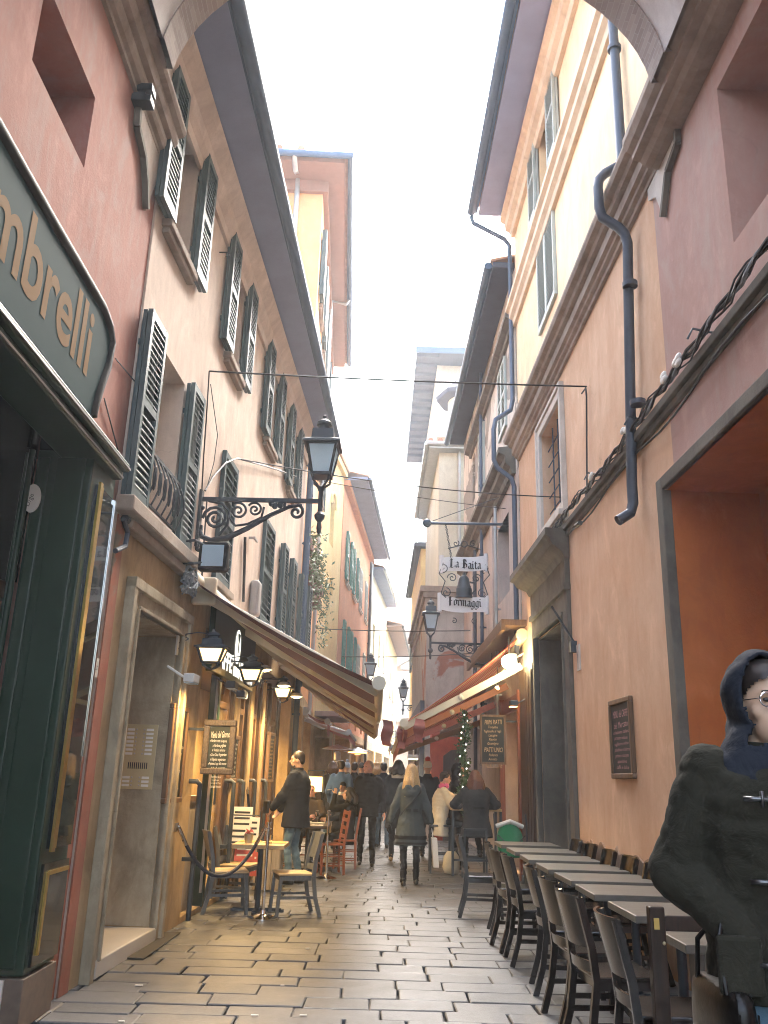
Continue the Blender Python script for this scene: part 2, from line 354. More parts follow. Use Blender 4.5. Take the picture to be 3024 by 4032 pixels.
def wall_geo(mb, u0, u1, z0, z1, ops, depth=.3, extra_u=(), extra_z=()):
    """wall sheet in (u, n, z) with openings (u0, u1, z0, z1[, depth]) and their reveals"""
    us = sorted(set([u0, u1] + [o[0] for o in ops] + [o[1] for o in ops] + list(extra_u))); us = [u for u in us if u0 <= u <= u1]
    zs = sorted(set([z0, z1] + [o[2] for o in ops] + [o[3] for o in ops])); zs = [z for z in zs if z0 <= z <= z1]
    for i in range(len(us)-1):
        for j in range(len(zs)-1):
            cu, cz = (us[i]+us[i+1])/2, (zs[j]+zs[j+1])/2
            if any(o[0] < cu < o[1] and o[2] < cz < o[3] for o in ops): continue
            mb.quad((us[i], 0, zs[j]), (us[i+1], 0, zs[j]), (us[i+1], 0, zs[j+1]), (us[i], 0, zs[j+1]))
    for o in ops:
        d = o[4] if len(o) > 4 else depth; a, b, c, e = max(o[0], u0), min(o[1], u1), max(o[2], z0), min(o[3], z1)
        if o[0] >= u0: mb.quad((a, 0, c), (a, -d, c), (a, -d, e), (a, 0, e))
        if o[1] <= u1: mb.quad((b, 0, c), (b, 0, e), (b, -d, e), (b, -d, c))
        mb.quad((a, 0, e), (a, -d, e), (b, -d, e), (b, 0, e)); mb.quad((a, 0, c), (b, 0, c), (b, -d, c), (a, -d, c))
        if len(o) > 5 and o[5]: mb.quad((a, -d, c), (b, -d, c), (b, -d, e), (a, -d, e))
def see_through(name, col, alpha, rough=.05):
    m, nt, b = newmat(name); b.inputs['Base Color'].default_value = (*col, 1); b.inputs['Alpha'].default_value = alpha; b.inputs['Roughness'].default_value = rough; b.inputs['Specular IOR Level'].default_value = .6; return m
see_through('cafe_pane', (.3, .25, .15), .22)
plaster('brick_plinth', (.28, .16, .09), (.46, .31, .2), (.2, .15, .11), .6, scale=2.5, patch=(.4, .36, .3), patch_at=.6)
plaster('shop_red', (.36, .06, .03), (.45, .1, .05), (.2, .05, .03), .3)
mat('awning_pink', (.52, .2, .19), .85, var=.2)
mat('awning_redbrown', (.3, .1, .08), .85, var=.2)
emit('bulb_blaze', (1, .8, .45), 12)
mat('paper_yellow', (.62, .45, .12), .7, var=.1)
see_through('beer', (.8, .45, .08), .8)
mat('crust', (.45, .25, .1), .8, var=.4, scale=40)
fabric('fabric_beige', (.42, .38, .28))
mat('white_bag', (.68, .66, .6), .6, var=.05)
mat('steel_dark', (.12, .12, .12), .3, .9, var=.1)
mat('skin_face', (.62, .42, .29), .45, var=.1, scale=14)

def make_haze(d):  # added volume whose bluish veil stands in for lens flare
    m = bpy.data.materials.new('haze'); m.use_nodes = True; nt = m.node_tree; nt.nodes.remove(nt.nodes['Principled BSDF']); v = nt.nodes.new('ShaderNodeVolumePrincipled')
    v.inputs['Color'].default_value = (.88, .94, 1, 1); v.inputs['Density'].default_value = d; v.inputs['Anisotropy'].default_value = .3; nt.links.new(v.outputs[0], nt.nodes['Material Output'].inputs['Volume']); M['haze'] = m
make_haze(.0033)
mat('arm_orange', (.5, .2, .09), .5, var=.05)
mat('arm_brown', (.3, .16, .07), .5, var=.05)
plaster('plaster_red_low', (.27, .085, .045), (.36, .14, .085), (.2, .16, .11), .7, scale=2.2, patch=(.3, .25, .18), patch_at=.57)

mat('pipe_blue', (.06, .085, .13), .5, .2, var=.2)

plaster('trim_cream', (.55, .45, .33), (.63, .54, .41), (.42, .33, .24), .4)
# ================================================================== GROUND
def struct(name, mb, m, **k):
    o = mb.build(name, m, loc=(0, 0, 0), **k); o['kind'] = 'structure'; return o
struct('ground', MB().quad((-60, -40, -.04), (60, -40, -.04), (60, 160, -.04), (-60, 160, -.04)), 'mortar')
def paving():
    mb = MB(); rnd = random.Random(3); y = -1.0
    def lerp_edge(yy):      # left / right edge of the paved lane
        xl = -2.7 if yy < 24 else -2.7 + (yy-24)*.072
        return xl, 2.85 if yy < 26 else 2.85 + (yy-26)*.06
    while y < 74:
        h = rnd.uniform(.245, .31); xl, xr = lerp_edge(y); x = xl - rnd.uniform(0, .5); k = rnd.uniform(-.012, .012)
        while x < xr:
            w = rnd.choice((.40, .48, .55, .62, .72)) * rnd.uniform(.9, 1.12); g = .0045
            sag = .018*sin(x*1.7 + y*.45) + .012*sin(x*4.1+y*2)
            z = rnd.gauss(0, .0022); j = lambda: rnd.uniform(-.009, .009)
            c = [(x+g+j(), y+g+sag+j()+k*x), (x+w-g+j(), y+g+sag+j()+k*x), (x+w-g+j(), y+h-g+sag+j()+k*x), (x+g+j(), y+h-g+sag+j()+k*x)]
            cx = sum(p[0] for p in c)/4; cy = sum(p[1] for p in c)/4; vs = []
            # worn stones: octagonal outline, lowered rim
            ring = []
            for a in range(4):
                p, q = c[a], c[(a+1) % 4]; t = .012 if a % 2 == 0 else .025
                ring += [(p[0]+(q[0]-p[0])*t, p[1]+(q[1]-p[1])*t), (q[0]+(p[0]-q[0])*t, q[1]+(p[1]-q[1])*t)]
            top = [(px+(cx-px)*.03, py+(cy-py)*.05, z+rnd.gauss(0, .0014)) for px, py in ring]
            mid = [(px, py, z-.006) for px, py in ring]; low = [(px, py, -.038) for px, py in ring]
            vs = top+mid+low; fs = [tuple(range(8))]+[(i, 8+i, 8+(i+1) % 8, (i+1) % 8) for i in range(8)]+[(8+i, 16+i, 16+(i+1) % 8, 8+(i+1) % 8) for i in range(8)]
            mb.add(vs, fs); x += w
        y += h
    struct('street_paving', mb, 'paving', fix=False)
paving()
# ================================================================== window kit
def slat_leaf(mb, u0, u1, z0, z1, n0, n1, pitch=.062, fr_w=.055, mid=True):
    """louvred shutter leaf as a board between n0 and n1"""
    w = min(fr_w, (u1-u0)*.16)
    mb.box(u0, u0+w, n0, n1, z0, z1); mb.box(u1-w, u1, n0, n1, z0, z1)
    mb.box(u0+w, u1-w, n0+.002, n1-.002, z0, z0+.09); mb.box(u0+w, u1-w, n0+.002, n1-.002, z1-.07, z1)
    zm = (z0+z1)/2
    if mid: mb.box(u0+w, u1-w, n0+.002, n1-.002, zm-.035, zm+.035)
    z = z0+.10; t = (n1-n0)
    while z < z1-.10:
        if not mid or abs(z+.02-zm) > .06:
            mb.add([(u0+w, n0+.004, z+.052), (u1-w, n0+.004, z+.052), (u1-w, n1-.003, z), (u0+w, n1-.003, z),
                    (u0+w, n0+.004, z+.064), (u1-w, n0+.004, z+.064), (u1-w, n1-.003, z+.012), (u0+w, n1-.003, z+.012)],
                   [(0,3,2,1),(4,5,6,7),(0,1,5,4),(1,2,6,5),(2,3,7,6),(3,0,4,7)])
        z += pitch
def window(fr, b, u0, u1, z0, z1, sh=None, shm='shutter_green', sill=True, depth=.28, glass='window_glass', frame='white_paint', leafw=None, thick=.11, closed=False, pitch=.062, bars=1, sillm='stone_trim', grille=False):
    """window part of building b: frame mesh with pane, sill and shutters below it"""
    mb = MB(fr.xf()); d = -depth; t = .05
    mb.box(u0, u0+t, d, d+.05, z0, z1); mb.box(u1-t, u1, d, d+.05, z0, z1); mb.box(u0+t, u1-t, d, d+.05, z0, z0+t); mb.box(u0+t, u1-t, d, d+.05, z1-t, z1)
    um = (u0+u1)/2; mb.box(um-.025, um+.025, d+.001, d+.055, z0+t, z1-t)
    for i in range(bars): 
        zz = z0 + (z1-z0)*(i+1)/(bars+1); mb.box(u0+t, u1-t, d+.003, d+.045, zz-.014, zz+.014)
    w = mb.build('window', frame, b)
    p = MB(fr.xf()); p.box(u0+.02, u1-.02, d-.02, d+.012, z0+.02, z1-.02); p.build('pane', glass, w)
    if sill:
        s = MB(fr.xf()); s.box(u0-.09, u1+.09, -.05, .1, z0-.09, z0-.012); s.box(u0-.06, u1+.06, -.05, .07, z0-.15, z0-.092); s.build('sill', sillm, w, bevel=.008)
    lw = leafw or (u1-u0)/2
    if sh == 'open':
        for a, c in ((u0-lw, u0-.01), (u1+.01, u1+lw)):
            m = MB(fr.xf()); slat_leaf(m, a, c, z0-.02, z1+.03, thick-.045, thick, pitch)
            m.box(a+.004, c-.004, .022, thick-.052, z0-.015, z1+.025)
            m.box(a+.02, a+.08, .0, .03, z0+.25, z0+.3); m.box(a+.02, a+.08, .0, .03, z1-.3, z1-.25); m.build('shutter', shm, w)
    if sh == 'closed':
        for a, c in ((u0, um-.004), (um+.004, u1)):
            m = MB(fr.xf()); slat_leaf(m, a, c, z0, z1, .005, .05, pitch, mid=pitch != .07); m.box(a+.03, c-.03, -.03, -.002, z0+.03, z1-.03); m.build('shutter', shm, w)
    if sh == 'single':
        m = MB(fr.xf()); slat_leaf(m, u0, u1, z0, z1, .005, .055, pitch); m.box(u0+.03, u1-.03, -.03, -.002, z0+.03, z1-.03); m.build('shutter', shm, w)
    if grille:
        m = MB(fr.xf())
        for i in range(1, 4): m.tube([(u0+(u1-u0)*i/4, -.1, z0), (u0+(u1-u0)*i/4, -.1, z1)], .011, 6)
        for i in range(1, 6): m.tube([(u0, -.1, z0+(z1-z0)*i/6), (u1, -.1, z0+(z1-z0)*i/6)], .011, 6)
        m.build('grille', 'iron_blue', w)
    return w
def pipe(fr, b, u, z0, z1, n=.09, r=.05, m='pipe_dark', path=None, name='drainpipe'):
    mb = MB(fr.xf()); pts = path or [(u, n, z0), (u, n, z1)]; mb.tube(pts, r, 12)
    zs = z0+.6
    while zs < z1-.3:
        if path is None: mb.tube([(u, n, zs), (u, n, zs+.05)], r+.012, 12); mb.box(u-.012, u+.012, 0, n, zs+.01, zs+.04)
        zs += 1.7
    return mb.build(name, m, b, smooth='auto')
def cornice(fr, b, u0, u1, prof, m, name='cornice'):
    """prof: list of (n, z) outline of the moulding, from the wall bottom round to the wall top"""
    mb = MB(fr.xf()); k = len(prof)
    a = [(u0, n, z) for n, z in prof]; c = [(u1, n, z) for n, z in prof]
    mb.add(a+c, [(i, i+1, k+i+1, k+i) for i in range(k-1)] + [tuple(range(k)), tuple(range(k, 2*k))]); return mb.build(name, m, b)
def back_box(mb, u0, u1, z1, d0=.8, d1=6.0):
    mb.box(u0, u1, -d1, -d0, 0, z1); mb.quad((u0, 0, 0), (u0, -d0, 0), (u0, -d0, z1), (u0, 0, z1)); mb.quad((u1, 0, 0), (u1, -d0, 0), (u1, -d0, z1), (u1, 0, z1)); mb.quad((u0, 0, z1), (u1, 0, z1), (u1, -d0, z1), (u0, -d0, z1))
def hook(fr, name_parent, u, z, m='iron'):
    mb = MB(fr.xf()); mb.tube([(u, 0, z), (u, .09, z)] + [(u+.0, .09+.03*sin(a), z-.03+.03*cos(a)) for a in [i*.5 for i in range(1, 8)]], .008, 6)
    return mb.build('hook', m, name_parent)
# ================================================================== LEFT: red corner building, arch, shopfront
LR = Fr((-2.185, -4.0), (-2.185, 6.62), -1)
LC = Fr((-2.164, 6.62), (-1.65, 16.9), -1)
RN = Fr((2.63, -4.0), (2.437, 14.55), 1)
bL = thing('corner_building', 'red plastered corner building above the dark green shopfront, left foreground', 'building', (-2.185, 2, 0))
w = MB(LR.xf()); ru0 = LR.px(65, 150)[0]; ru1 = LR.px(182, 360)[0]; rz0 = LR.px(180, 360)[1]; rz1 = LR.px(205, 210)[1]
wall_geo(w, 0, LR.L, 0, 7.3, [(ru0, ru1, rz0, rz1, .45, True), (0.3, 2.3, rz0, rz1, .45, True), (3.2, 10.0, 0.02, 3.95, .74, False)]); back_box(w, 0, LR.L, 7.3, 1.5); w.quad((0, 0, 7.3), (9.75, 0, 7.3), (9.75, 0, 9.6), (0, 0, 9.6)); w.quad((9.75, 0, 7.3), (9.75, -6, 7.3), (9.75, -6, 9.6), (9.75, 0, 9.6)); w.quad((0, 0, 9.6), (9.75, 0, 9.6), (9.75, -6, 9.6), (0, -6, 9.6))
wallR = w.build('wall', 'plaster_red', bL)
PROF = [(0, 0), (.05, .0), (.05, .1), (.1, .14), (.13, .22), (.13, .36), (.2, .40), (.23, .5), (.23, .62), (.30, .66), (.33, .74), (.33, .82), (.0, .86)]
zc = 6.9
cornice(LR, bL, 0, LR.L-.02, [(n*.68, zc+z*.45) for n, z in PROF], 'stone_trim')
# hanging plaster console under the end of the cornice, with its drip edges
cz = MB(LR.xf()); c1 = lambda x, y: LR.px(x*.3637, y*.3637)
pts = [c1(*q) for q in ((805, 560), (790, 750), (830, 930), (842, 1080), (845, 1240), (850, 1250), (880, 1160), (905, 1095), (940, 1135), (950, 1090), (962, 930), (870, 700))]
cz.prism([(u, 0.0, z) for u, z in pts], (0, .03, 0)); cz.build('console', 'stone_trim', bL)
for a, q in ((0, 1), (1, 2), (2, 3), (3, 4), (7, 8), (10, 11)): ed = MB(LR.xf()); ed.bar((pts[a][0], .035, pts[a][1]), (pts[q][0], .035, pts[q][1]), .05, .05); ed.build('console_edge', 'stone_dark', bL)
hm = MB(LR.xf()); u, z = c1(797, 570); hm.box(u-.06, u+.06, 0, .16, z+.02, z+.08); hm.box(u-.06, u+.06, 0, .16, z-.09, z-.03); hm.box(u-.03, u+.03, 0, .1, z-.03, z+.02); hm.build('pintle', 'iron', bL)
# wires on the red wall
cab = MB(LR.xf()); A = LR.px(250, 775, .02); B_ = LR.px(300, 835, .02); C_ = LR.px(225, 860, .02); D_ = LR.px(262, 1000, .02); E_ = LR.px(285, 1090, .02)
cab.tube([(A[0], .02, A[1]), (B_[0], .02, B_[1])], .006, 5); cab.tube([(C_[0], .02, C_[1]), (D_[0], .02, D_[1]), (E_[0], .02, E_[1])], .006, 5); cab.build('wall_wire', 'cable', bL)
# stained base pilaster strip between shopfront and doorway
bp = MB(LR.xf()); ub = LR.L-.28; bp.box(ub, LR.L-.02, 0, .012, 0, 3.2); bp.build('pilaster_strip', 'plaster_red_low', bL)
# --- street arch
ar = thing('street_arch', 'grey plastered vault with brick rim spanning the street overhead', 'arch', (0, 3, 7.2))
Xl, Xr, zs, yr = -2.14, 2.5, 7.0, 5.8
def vault_pts(y, off=0.0, n=28):
    cx, rx = (-1.93+2.19)/2, (2.19+1.93)/2 + off; rz = 1.62 + off
    return [V((cx - rx*cos(.13+(pi-.26)*i/n), y, zs + rz*sin(.13+(pi-.26)*i/n))) for i in range(n+1)]
vm = MB(); r1, r2 = vault_pts(yr-.32), vault_pts(3.3); n = len(r1)
vm.add(r1+r2, [(i, i+1, n+i+1, n+i) for i in range(n-1)]); o1, o2 = vault_pts(yr-.01, .42), vault_pts(3.3, .42); vm.add(o1+o2, [(i, i+1, n+i+1, n+i) for i in range(n-1)])
e1, e2 = vault_pts(3.3), vault_pts(3.3, .42); vm.add(e1+e2, [(i, i+1, n+i+1, n+i) for i in range(n-1)])
vm.build('vault', 'vault_plaster', ar, smooth=True)
bm_ = MB(); a1, a2, a3, a4 = vault_pts(yr-.33, -.012), vault_pts(yr, -.012), vault_pts(yr, .43), vault_pts(yr-.33, .43)
bm_.add(a1+a2, [(i, i+1, n+i+1, n+i) for i in range(n-1)]); bm_.add(a2+a3, [(i, i+1, n+i+1, n+i) for i in range(n-1)]); bm_.add(a4+a1, [(i, i+1, n+i+1, n+i) for i in range(n-1)])
bm_.build('brick_rim', 'brick_rim', ar)
# --- shopfront
XS = -2.09
sf = thing('shopfront', 'dark green glossy shopfront with brass trims and black display case', 'shopfront', (-2.2, 6.3, 0))
gy0 = onX(95, 1850, XS).y; gy1 = LR.a.y + LR.L - .3
yF = gy0 - .03
m = MB(); m.box(-2.52, XS-.02, yF, gy1, .30, 3.72); m.build('pillar', 'shop_green', sf, bevel=.012)
m = MB(); m.box(-2.53, XS-.005, yF-.015, gy1+.01, 0, .29); m.build('plinth', 'base_granite', sf, bevel=.006)
m = MB(); m.box(-2.75, XS-.12, yF-.03, yF-.016, 0, .285); m.build('plinth_front', 'marble', sf)
m = MB(); m.box(XS-.019, XS+.004, yF+.1, gy1-.03, 1.02, 3.5); m.build('display_case', 'shop_black', sf)
m = MB(); m.box(XS+.005, XS+.012, yF+.15, gy1-.07, 1.08, 3.45); m.build('case_glass', 'case_glass', sf)
m = MB(); m.box(XS+.002, XS+.022, yF+.10, yF+.15, 1.0, 3.52); m.box(XS+.004, XS+.018, yF+.165, yF+.18, 1.02, 3.5); m.build('brass_strip', 'gold', sf)
m = MB(); m.box(XS+.002, XS+.02, gy1-.065, gy1-.035, 1.6, 3.5); m.build('case_edge', 'chrome', sf)
m = MB(); m.box(XS-.019, XS+.003, yF+.06, gy1-.02, .34, .93); m.build('lower_panel', 'shop_black', sf)
m = MB(); m.box(XS+.004, XS+.016, yF+.10, yF+.13, .40, .88); m.box(XS+.004, XS+.016, yF+.131, gy1-.04, .86, .885); m.build('panel_trim', 'gold', sf)
for i, (xa, xb) in enumerate(((-2.50, -2.42), (-2.37, -2.16))):
    m = MB(); m.box(xa, xb, yF-.02, yF+.002, .34, 3.66); m.build('front_panel', 'shop_green', sf, bevel=.01)
m = MB(); m.tube([(-2.545, yF-.04, .3), (-2.545, yF-.04, 3.7)], .022, 10); m.tube([(-2.60, yF+.02, .3), (-2.60, yF+.02, 3.7)], .015, 10); m.build('door_edge', 'shop_green', sf, smooth='auto')
m = MB(); m.box(-3.6, -2.62, yF+.06, yF+.12, .05, 2.6); m.box(-3.6, -2.60, yF-.2, yF+.1, 2.62, 2.74); m.box(-3.0, -2.9, yF-.02, yF+.055, .05, 2.6); m.build('door', 'door_dark', sf, bevel=.01)
m = MB(); m.box(-3.6, -2.56, yF+.02, yF+.08, 2.75, 3.72); m.build('transom', 'shop_black', sf)
pc = onY(68, 1075, yF-.04)
m = MB(); m.prism([(pc.x+.06*cos(a), yF-.03, pc.z+.105*sin(a)) for a in [2*pi*i/24 for i in range(24)]], (0, .05, 0)); oval = m.build('oval_plaque', 'paper', sf)
m = MB(lambda p: V((p[0], p[1], p[2]))); add_text(m, 'D/ge', pc.x, pc.z-.02, .05, yF-.034, rot=1.3); m.build('lettering', 'ink', oval)
m = MB(); m.box(-3.6, XS-.05, -3, yF+.2, 3.72, 3.80); m.box(-3.65, -3.55, -3, yF+.2, 0, 3.72); m.build('recess_lining', 'shop_black', sf)
# fascia mouldings under the sign
m = MB(); m.box(-2.35, XS+.05, -2.0, 6.25, 3.66, 3.73); m.box(-2.35, XS+.09, -2.0, 6.28, 3.735, 3.80); m.box(-2.35, XS+.02, -2, 6.22, 3.805, 3.84); m.build('fascia', 'shop_green', sf, bevel=.012)
m = MB(); m.box(XS+.052, XS+.06, -2, 6.25, 3.675, 3.69); m.box(XS+.092, XS+.10, -2, 6.28, 3.75, 3.765); m.build('fascia_trim', 'steel', sf)
# sign board
SF = Fr((XS, -2.0), (XS, 8.0), -1)
sg = thing('shop_sign', 'large dark teal shop sign with gold lettering and curved end', 'sign', (XS, 4, 3.85))
out = [(245, 740), (240, 705), (226, 665), (205, 628), (170, 568), (120, 483), (60, 378), (0, 272)]; low = [(205, 890), (212, 862), (222, 830), (236, 790)]
P_ = [SF.px(x, y, .06) for x, y in out]; Q_ = [SF.px(x, y, .06) for x, y in low]
ztop = P_[-1][1]; zb = 3.845; outline = [(-.5+0, zb), (Q_[0][0], zb)] + Q_ + P_ + [(-.5, ztop)]
m = MB(SF.xf()); m.prism([(u, .0, z) for u, z in outline], (0, .05, 0)); m.build('board', 'sign_board', sg)
rim = [(Q_[0][0]+.005, zb+.01)] + Q_ + P_ + [(0.5, ztop)]
m = MB(SF.xf()); m.tube([(u, .03, z) for u, z in rim], .05, 10); m.build('rim', 'black_paint', sg, smooth='auto')
m = MB(SF.xf())
ul, ur = SF.px(0, 520, .06)[0], SF.px(200, 760, .06)[0]; zt0 = SF.px(190, 812, .06)[1]
# lettering reads towards the street end
vs, fs = text_geo('Ombrelli', 1.0, 0, .018, 4); x0, x1 = min(v.x for v in vs), max(v.x for v in vs)
kx = 2.05/(x1-x0); kz = .68
uend = SF.px(203, 720, .06)[0]
m.add([(uend - (x1-v.x)*kx, .053, zt0+.0+v.y*kz) for v in vs], fs); m.build('lettering', 'gold_letter', sg)
# small plaques by the doorway
pl = MB(LR.xf()); a = LR.px(218, 1425, .03); b = LR.px(255, 1480, .03); pl.box(LR.L-.24, LR.L-.03, .014, .035, b[1], a[1]); t = thing('wall_plaque', 'small stone name plaque fixed to red wall beside shopfront', 'plaque', LR.P(LR.L-.1, b[1], .02)); pl.build('plate', 'stone_trim_pale', t)
m = MB(LR.xf()); add_text(m, 'IL CASTELLO', LR.L-.135, (a[1]+b[1])/2-.02, .05, .037, width=.17); m.build('lettering', 'ink', t)
# ================================================================== LEFT: cream building
bC = thing('cream_building', 'cream plastered building with dark green shutters over the cafe, left side', 'building', (-2.0, 11, 0))
def win_px(fr, l1, l2, zt, zb, n=.11):
    """l1, l2: (x_left, x_right, y) of the two outer shutter faces near their tops -> u0,u1,u2,u3"""
    us = [fr.px(l1[0], l1[2], n)[0], fr.px(l1[1], l1[3], n)[0], fr.px(l2[0], l2[2], n)[0], fr.px(l2[1], l2[3], n)[0]]
    return us
def z_at(x, y, n=.11): return LC.px(x, y, n)[1]
# openings: (u0, u1, z0, z1)
wn = {}
uA = win_px(LC, (402, 418, 120, 175), (456, 469, 304, 353), 0, 0); wn['A'] = (uA[1], uA[2], (z_at(376, 429)+z_at(436, 571))/2, (z_at(402, 120)+z_at(456, 304))/2)
uB = win_px(LC, (516, 526, 517, 540), (547, 556, 617, 639), 0, 0); wn['B'] = (uB[1], uB[2], (z_at(498, 745)+z_at(533, 825))/2, (z_at(516, 517)+z_at(547, 617))/2)
u1 = win_px(LC, (336, 364, 683, 727), (422, 440, 829, 865), 0, 0); wn['L1'] = (u1[1], u1[2], (z_at(302, 1094)+z_at(396, 1163))/2, (z_at(336, 683)+z_at(422, 829))/2)
print('windows', wn, uA, uB, u1)
zu0, zu1 = wn['B'][2], wn['B'][3]; zl0, zl1 = wn['L1'][2], wn['L1'][3]
def u_of(x, y, n=.0): return LC.px(x, y, n)[0]
uC = (u_of(600, 860, .11), u_of(607, 860, .11)); uD = (u_of(634, 980, .11), u_of(650, 1000, .11))
wA = (wn['A'][0], wn['A'][1], zu0, zu1); wB = (wn['B'][0], wn['B'][1], zu0, zu1)
pitch_w = (wB[0]-wA[0]); wC = (wB[0]+pitch_w*1.04, wB[1]+pitch_w*1.04, zu0, zu1); wD = (wB[0]+pitch_w*1.93, wB[1]+pitch_w*1.93, zu0, zu1)
wL = wn['L1']; f1 = (u_of(487, 1000, .05), u_of(517, 1010, .05), z_at(470, 1255, .05), z_at(487, 968, .05)); f2 = (u_of(575, 1140, .05), u_of(596, 1150, .05), z_at(562, 1333, .05), z_at(575, 1127, .05))
f1 = (f1[0], f1[1], f1[2], f1[3]); f2 = (f2[0], f2[1], f1[2]+.02, f1[3]+.02)
wE = (f2[1]+1.15, f2[1]+1.75, f1[2]+.05, f1[3]); wF = (wE[1]+1.7, wE[1]+2.35, f1[2]+.05, f1[3])
print('LC', wA, wB, wC, wD, wL, f1, f2, wE, LC.L)
du0, dz1 = LC.px(300, 1340)[0], LC.px(378, 1370)[1]; du1 = LC.px(372, 1500)[0]
du0 = .62; 
# cafe front from the doorway to the end
cu0 = LC.px(432, 1500)[0]; cu1 = 8.3
print('door', du0, du1, dz1, 'cafe', cu0)
w = MB(LC.xf()); zEave = 8.15
ops = [(*wA, .28), (*wB, .28), (*wC, .28), (*wD, .28), (*wL, .3), (*f1, .1), (*f2, .1), (*wE, .3), (*wF, .3), (du0, du1, .12, dz1, .62)]
wall_geo(w, 0, LC.L, 3.55, 9.0, [o for o in ops if o[3] > 3.6]); back_box(w, 0, LC.L, 8.9, 1.9); w.quad((-1.6, -.0, 7.3), (0, 0, 7.3), (0, 0, 9.0), (-1.6, 0, 9.0))
w.build('wall', 'plaster_cream', bC)
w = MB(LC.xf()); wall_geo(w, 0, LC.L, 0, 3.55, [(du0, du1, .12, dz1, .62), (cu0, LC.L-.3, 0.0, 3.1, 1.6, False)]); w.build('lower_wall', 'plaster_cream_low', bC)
for k in (wA, wB, wC, wD): window(LC, bC, *k, sh='open', leafw=.42, glass='window_pale', sillm='stone_trim')
wl = window(LC, bC, *wL, sh='open', leafw=.46, glass='window_pale', sill=False, frame='cream_paint')
window(LC, bC, *wE, sh='open', leafw=.45, glass='window_pale'); window(LC, bC, *wF, sh='open', leafw=.45)
for k in (f1, f2):
    window(LC, bC, *k, sh='single', sill=True, depth=.1, pitch=.095)
# balconet railing of the near window
m = MB(LC.xf()); a, b_ = wL[0]+.02, wL[1]-.02; zr = wL[2]+.55
m.bar((a, .06, zr), (b_, .06, zr), .03, .03); m.bar((a, .06, zr-.47), (b_, .06, zr-.47), .02, .02)
k = 6
for i in range(k+1):
    uu = a+(b_-a)*i/k; m.tube([(uu, .06+.07*sin(pi*t/6), zr-.47*t/6) for t in range(7)], .009, 6)
for i in range(k):
    uu = a+(b_-a)*(i+.5)/k; m.tube([(uu+.035*cos(q), .1, zr-.23+.11*sin(q)) for q in [2*pi*j/12 for j in range(13)]], .008, 5)
m.build('window_railing', 'iron', bC)
m = MB(LC.xf()); m.box(-.1, wL[1]+.62, 0, .16, wL[2]-.17, wL[2]-.03); m.box(.1, wL[1]+.5, 0, .1, wL[2]-.26, wL[2]-.172); m.build('string_course', 'stone_trim', bC, bevel=.02)
# eave: moulding, soffit, gutter
eA, eB = onY(545, 0, 6.62), onY(710, 925, 16.9)
def nz(x, y, Y): p = onY(x, y, Y); q = p - LC.a; return q.dot(LC.n), p.z
zE = 8.55
prof = [(0, 7.72), (.04, 7.72), (.05, 7.83), (.10, 7.9), (.12, 8.02), (.2, 8.12), (.24, 8.2), (.0, 8.2)]
cornice(LC, bC, -1.6, LC.L, prof, 'plaster_cream', 'eave_moulding')
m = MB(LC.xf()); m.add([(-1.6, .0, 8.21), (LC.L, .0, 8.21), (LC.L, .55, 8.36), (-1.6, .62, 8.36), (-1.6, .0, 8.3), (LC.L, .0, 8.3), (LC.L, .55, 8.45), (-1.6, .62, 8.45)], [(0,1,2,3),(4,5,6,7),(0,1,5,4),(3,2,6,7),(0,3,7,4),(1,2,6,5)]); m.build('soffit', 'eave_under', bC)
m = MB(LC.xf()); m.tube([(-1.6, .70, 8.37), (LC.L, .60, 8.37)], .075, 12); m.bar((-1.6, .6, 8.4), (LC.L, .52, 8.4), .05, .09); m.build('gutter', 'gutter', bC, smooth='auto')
m = MB(LC.xf()); m.add([(-1.6, .7, 8.46), (LC.L, .62, 8.46), (LC.L, -4, 10.0), (-1.6, -4, 10.0), (-1.6, .7, 8.52), (LC.L, .62, 8.52), (LC.L, -4, 10.06), (-1.6, -4, 10.06)], [(0,1,2,3),(4,5,6,7),(0,1,5,4),(3,2,6,7),(0,3,7,4),(1,2,6,5)]); m.build('roof', 'tile', bC)
# drainpipe at the far end, thin pipes, tethers and wires
pipe(LC, bC, LC.L-.12, .3, 8.3, r=.055, m='gutter')
m = MB(LC.xf()); q = [LC.px(x, y, .04) for x, y in ((452, 802), (446, 900), (440, 985), (436, 1060))]
m.tube([(u, .04, z) for u, z in q], .008, 6); 
q = [LC.px(x, y, .06) for x, y in ((443, 1060), (460, 1030), (487, 1000), (512, 990), (560, 1003), (600, 1015), (640, 1030))]; m.tube([(u, .06, z) for u, z in q], .012, 6)
q = [LC.px(x, y, .05) for x, y in ((455, 830), (470, 940), (462, 1000), (445, 1060))]; m.tube([(u, .05, z) for u, z in q], .005, 5)
q = [LC.px(x, y, .04) for x, y in ((447, 1080), (440, 1180), (436, 1250))]; m.tube([(u, .04, z) for u, z in q], .009, 6)
q = [LC.px(x, y, .04) for x, y in ((531, 1160), (529, 1240), (527, 1300))]; m.tube([(u, .03, z) for u, z in q], .02, 6)
m.build('wall_wire', 'cable', bC)
q = LC.px(474, 545, .0); hook(LC, bC, q[0], q[1]); q = LC.px(540, 1165, 0); 
m = MB(LC.xf()); m.bar((q[0]-.1, .08, q[1]), (q[0]+.12, .08, q[1]), .03); m.bar((q[0]-.08, 0, q[1]), (q[0]-.08, .08, q[1]), .03); m.build('wall_bracket', 'plastic_grey', bC)
q = LC.px(541, 1293, 0); m = MB(LC.xf()); m.box(q[0]-.12, q[0]+.12, 0.0, .14, q[1]-.26, q[1]+.26); m.build('alarm_box', 'plastic_grey', bC, bevel=.05, segs=3)
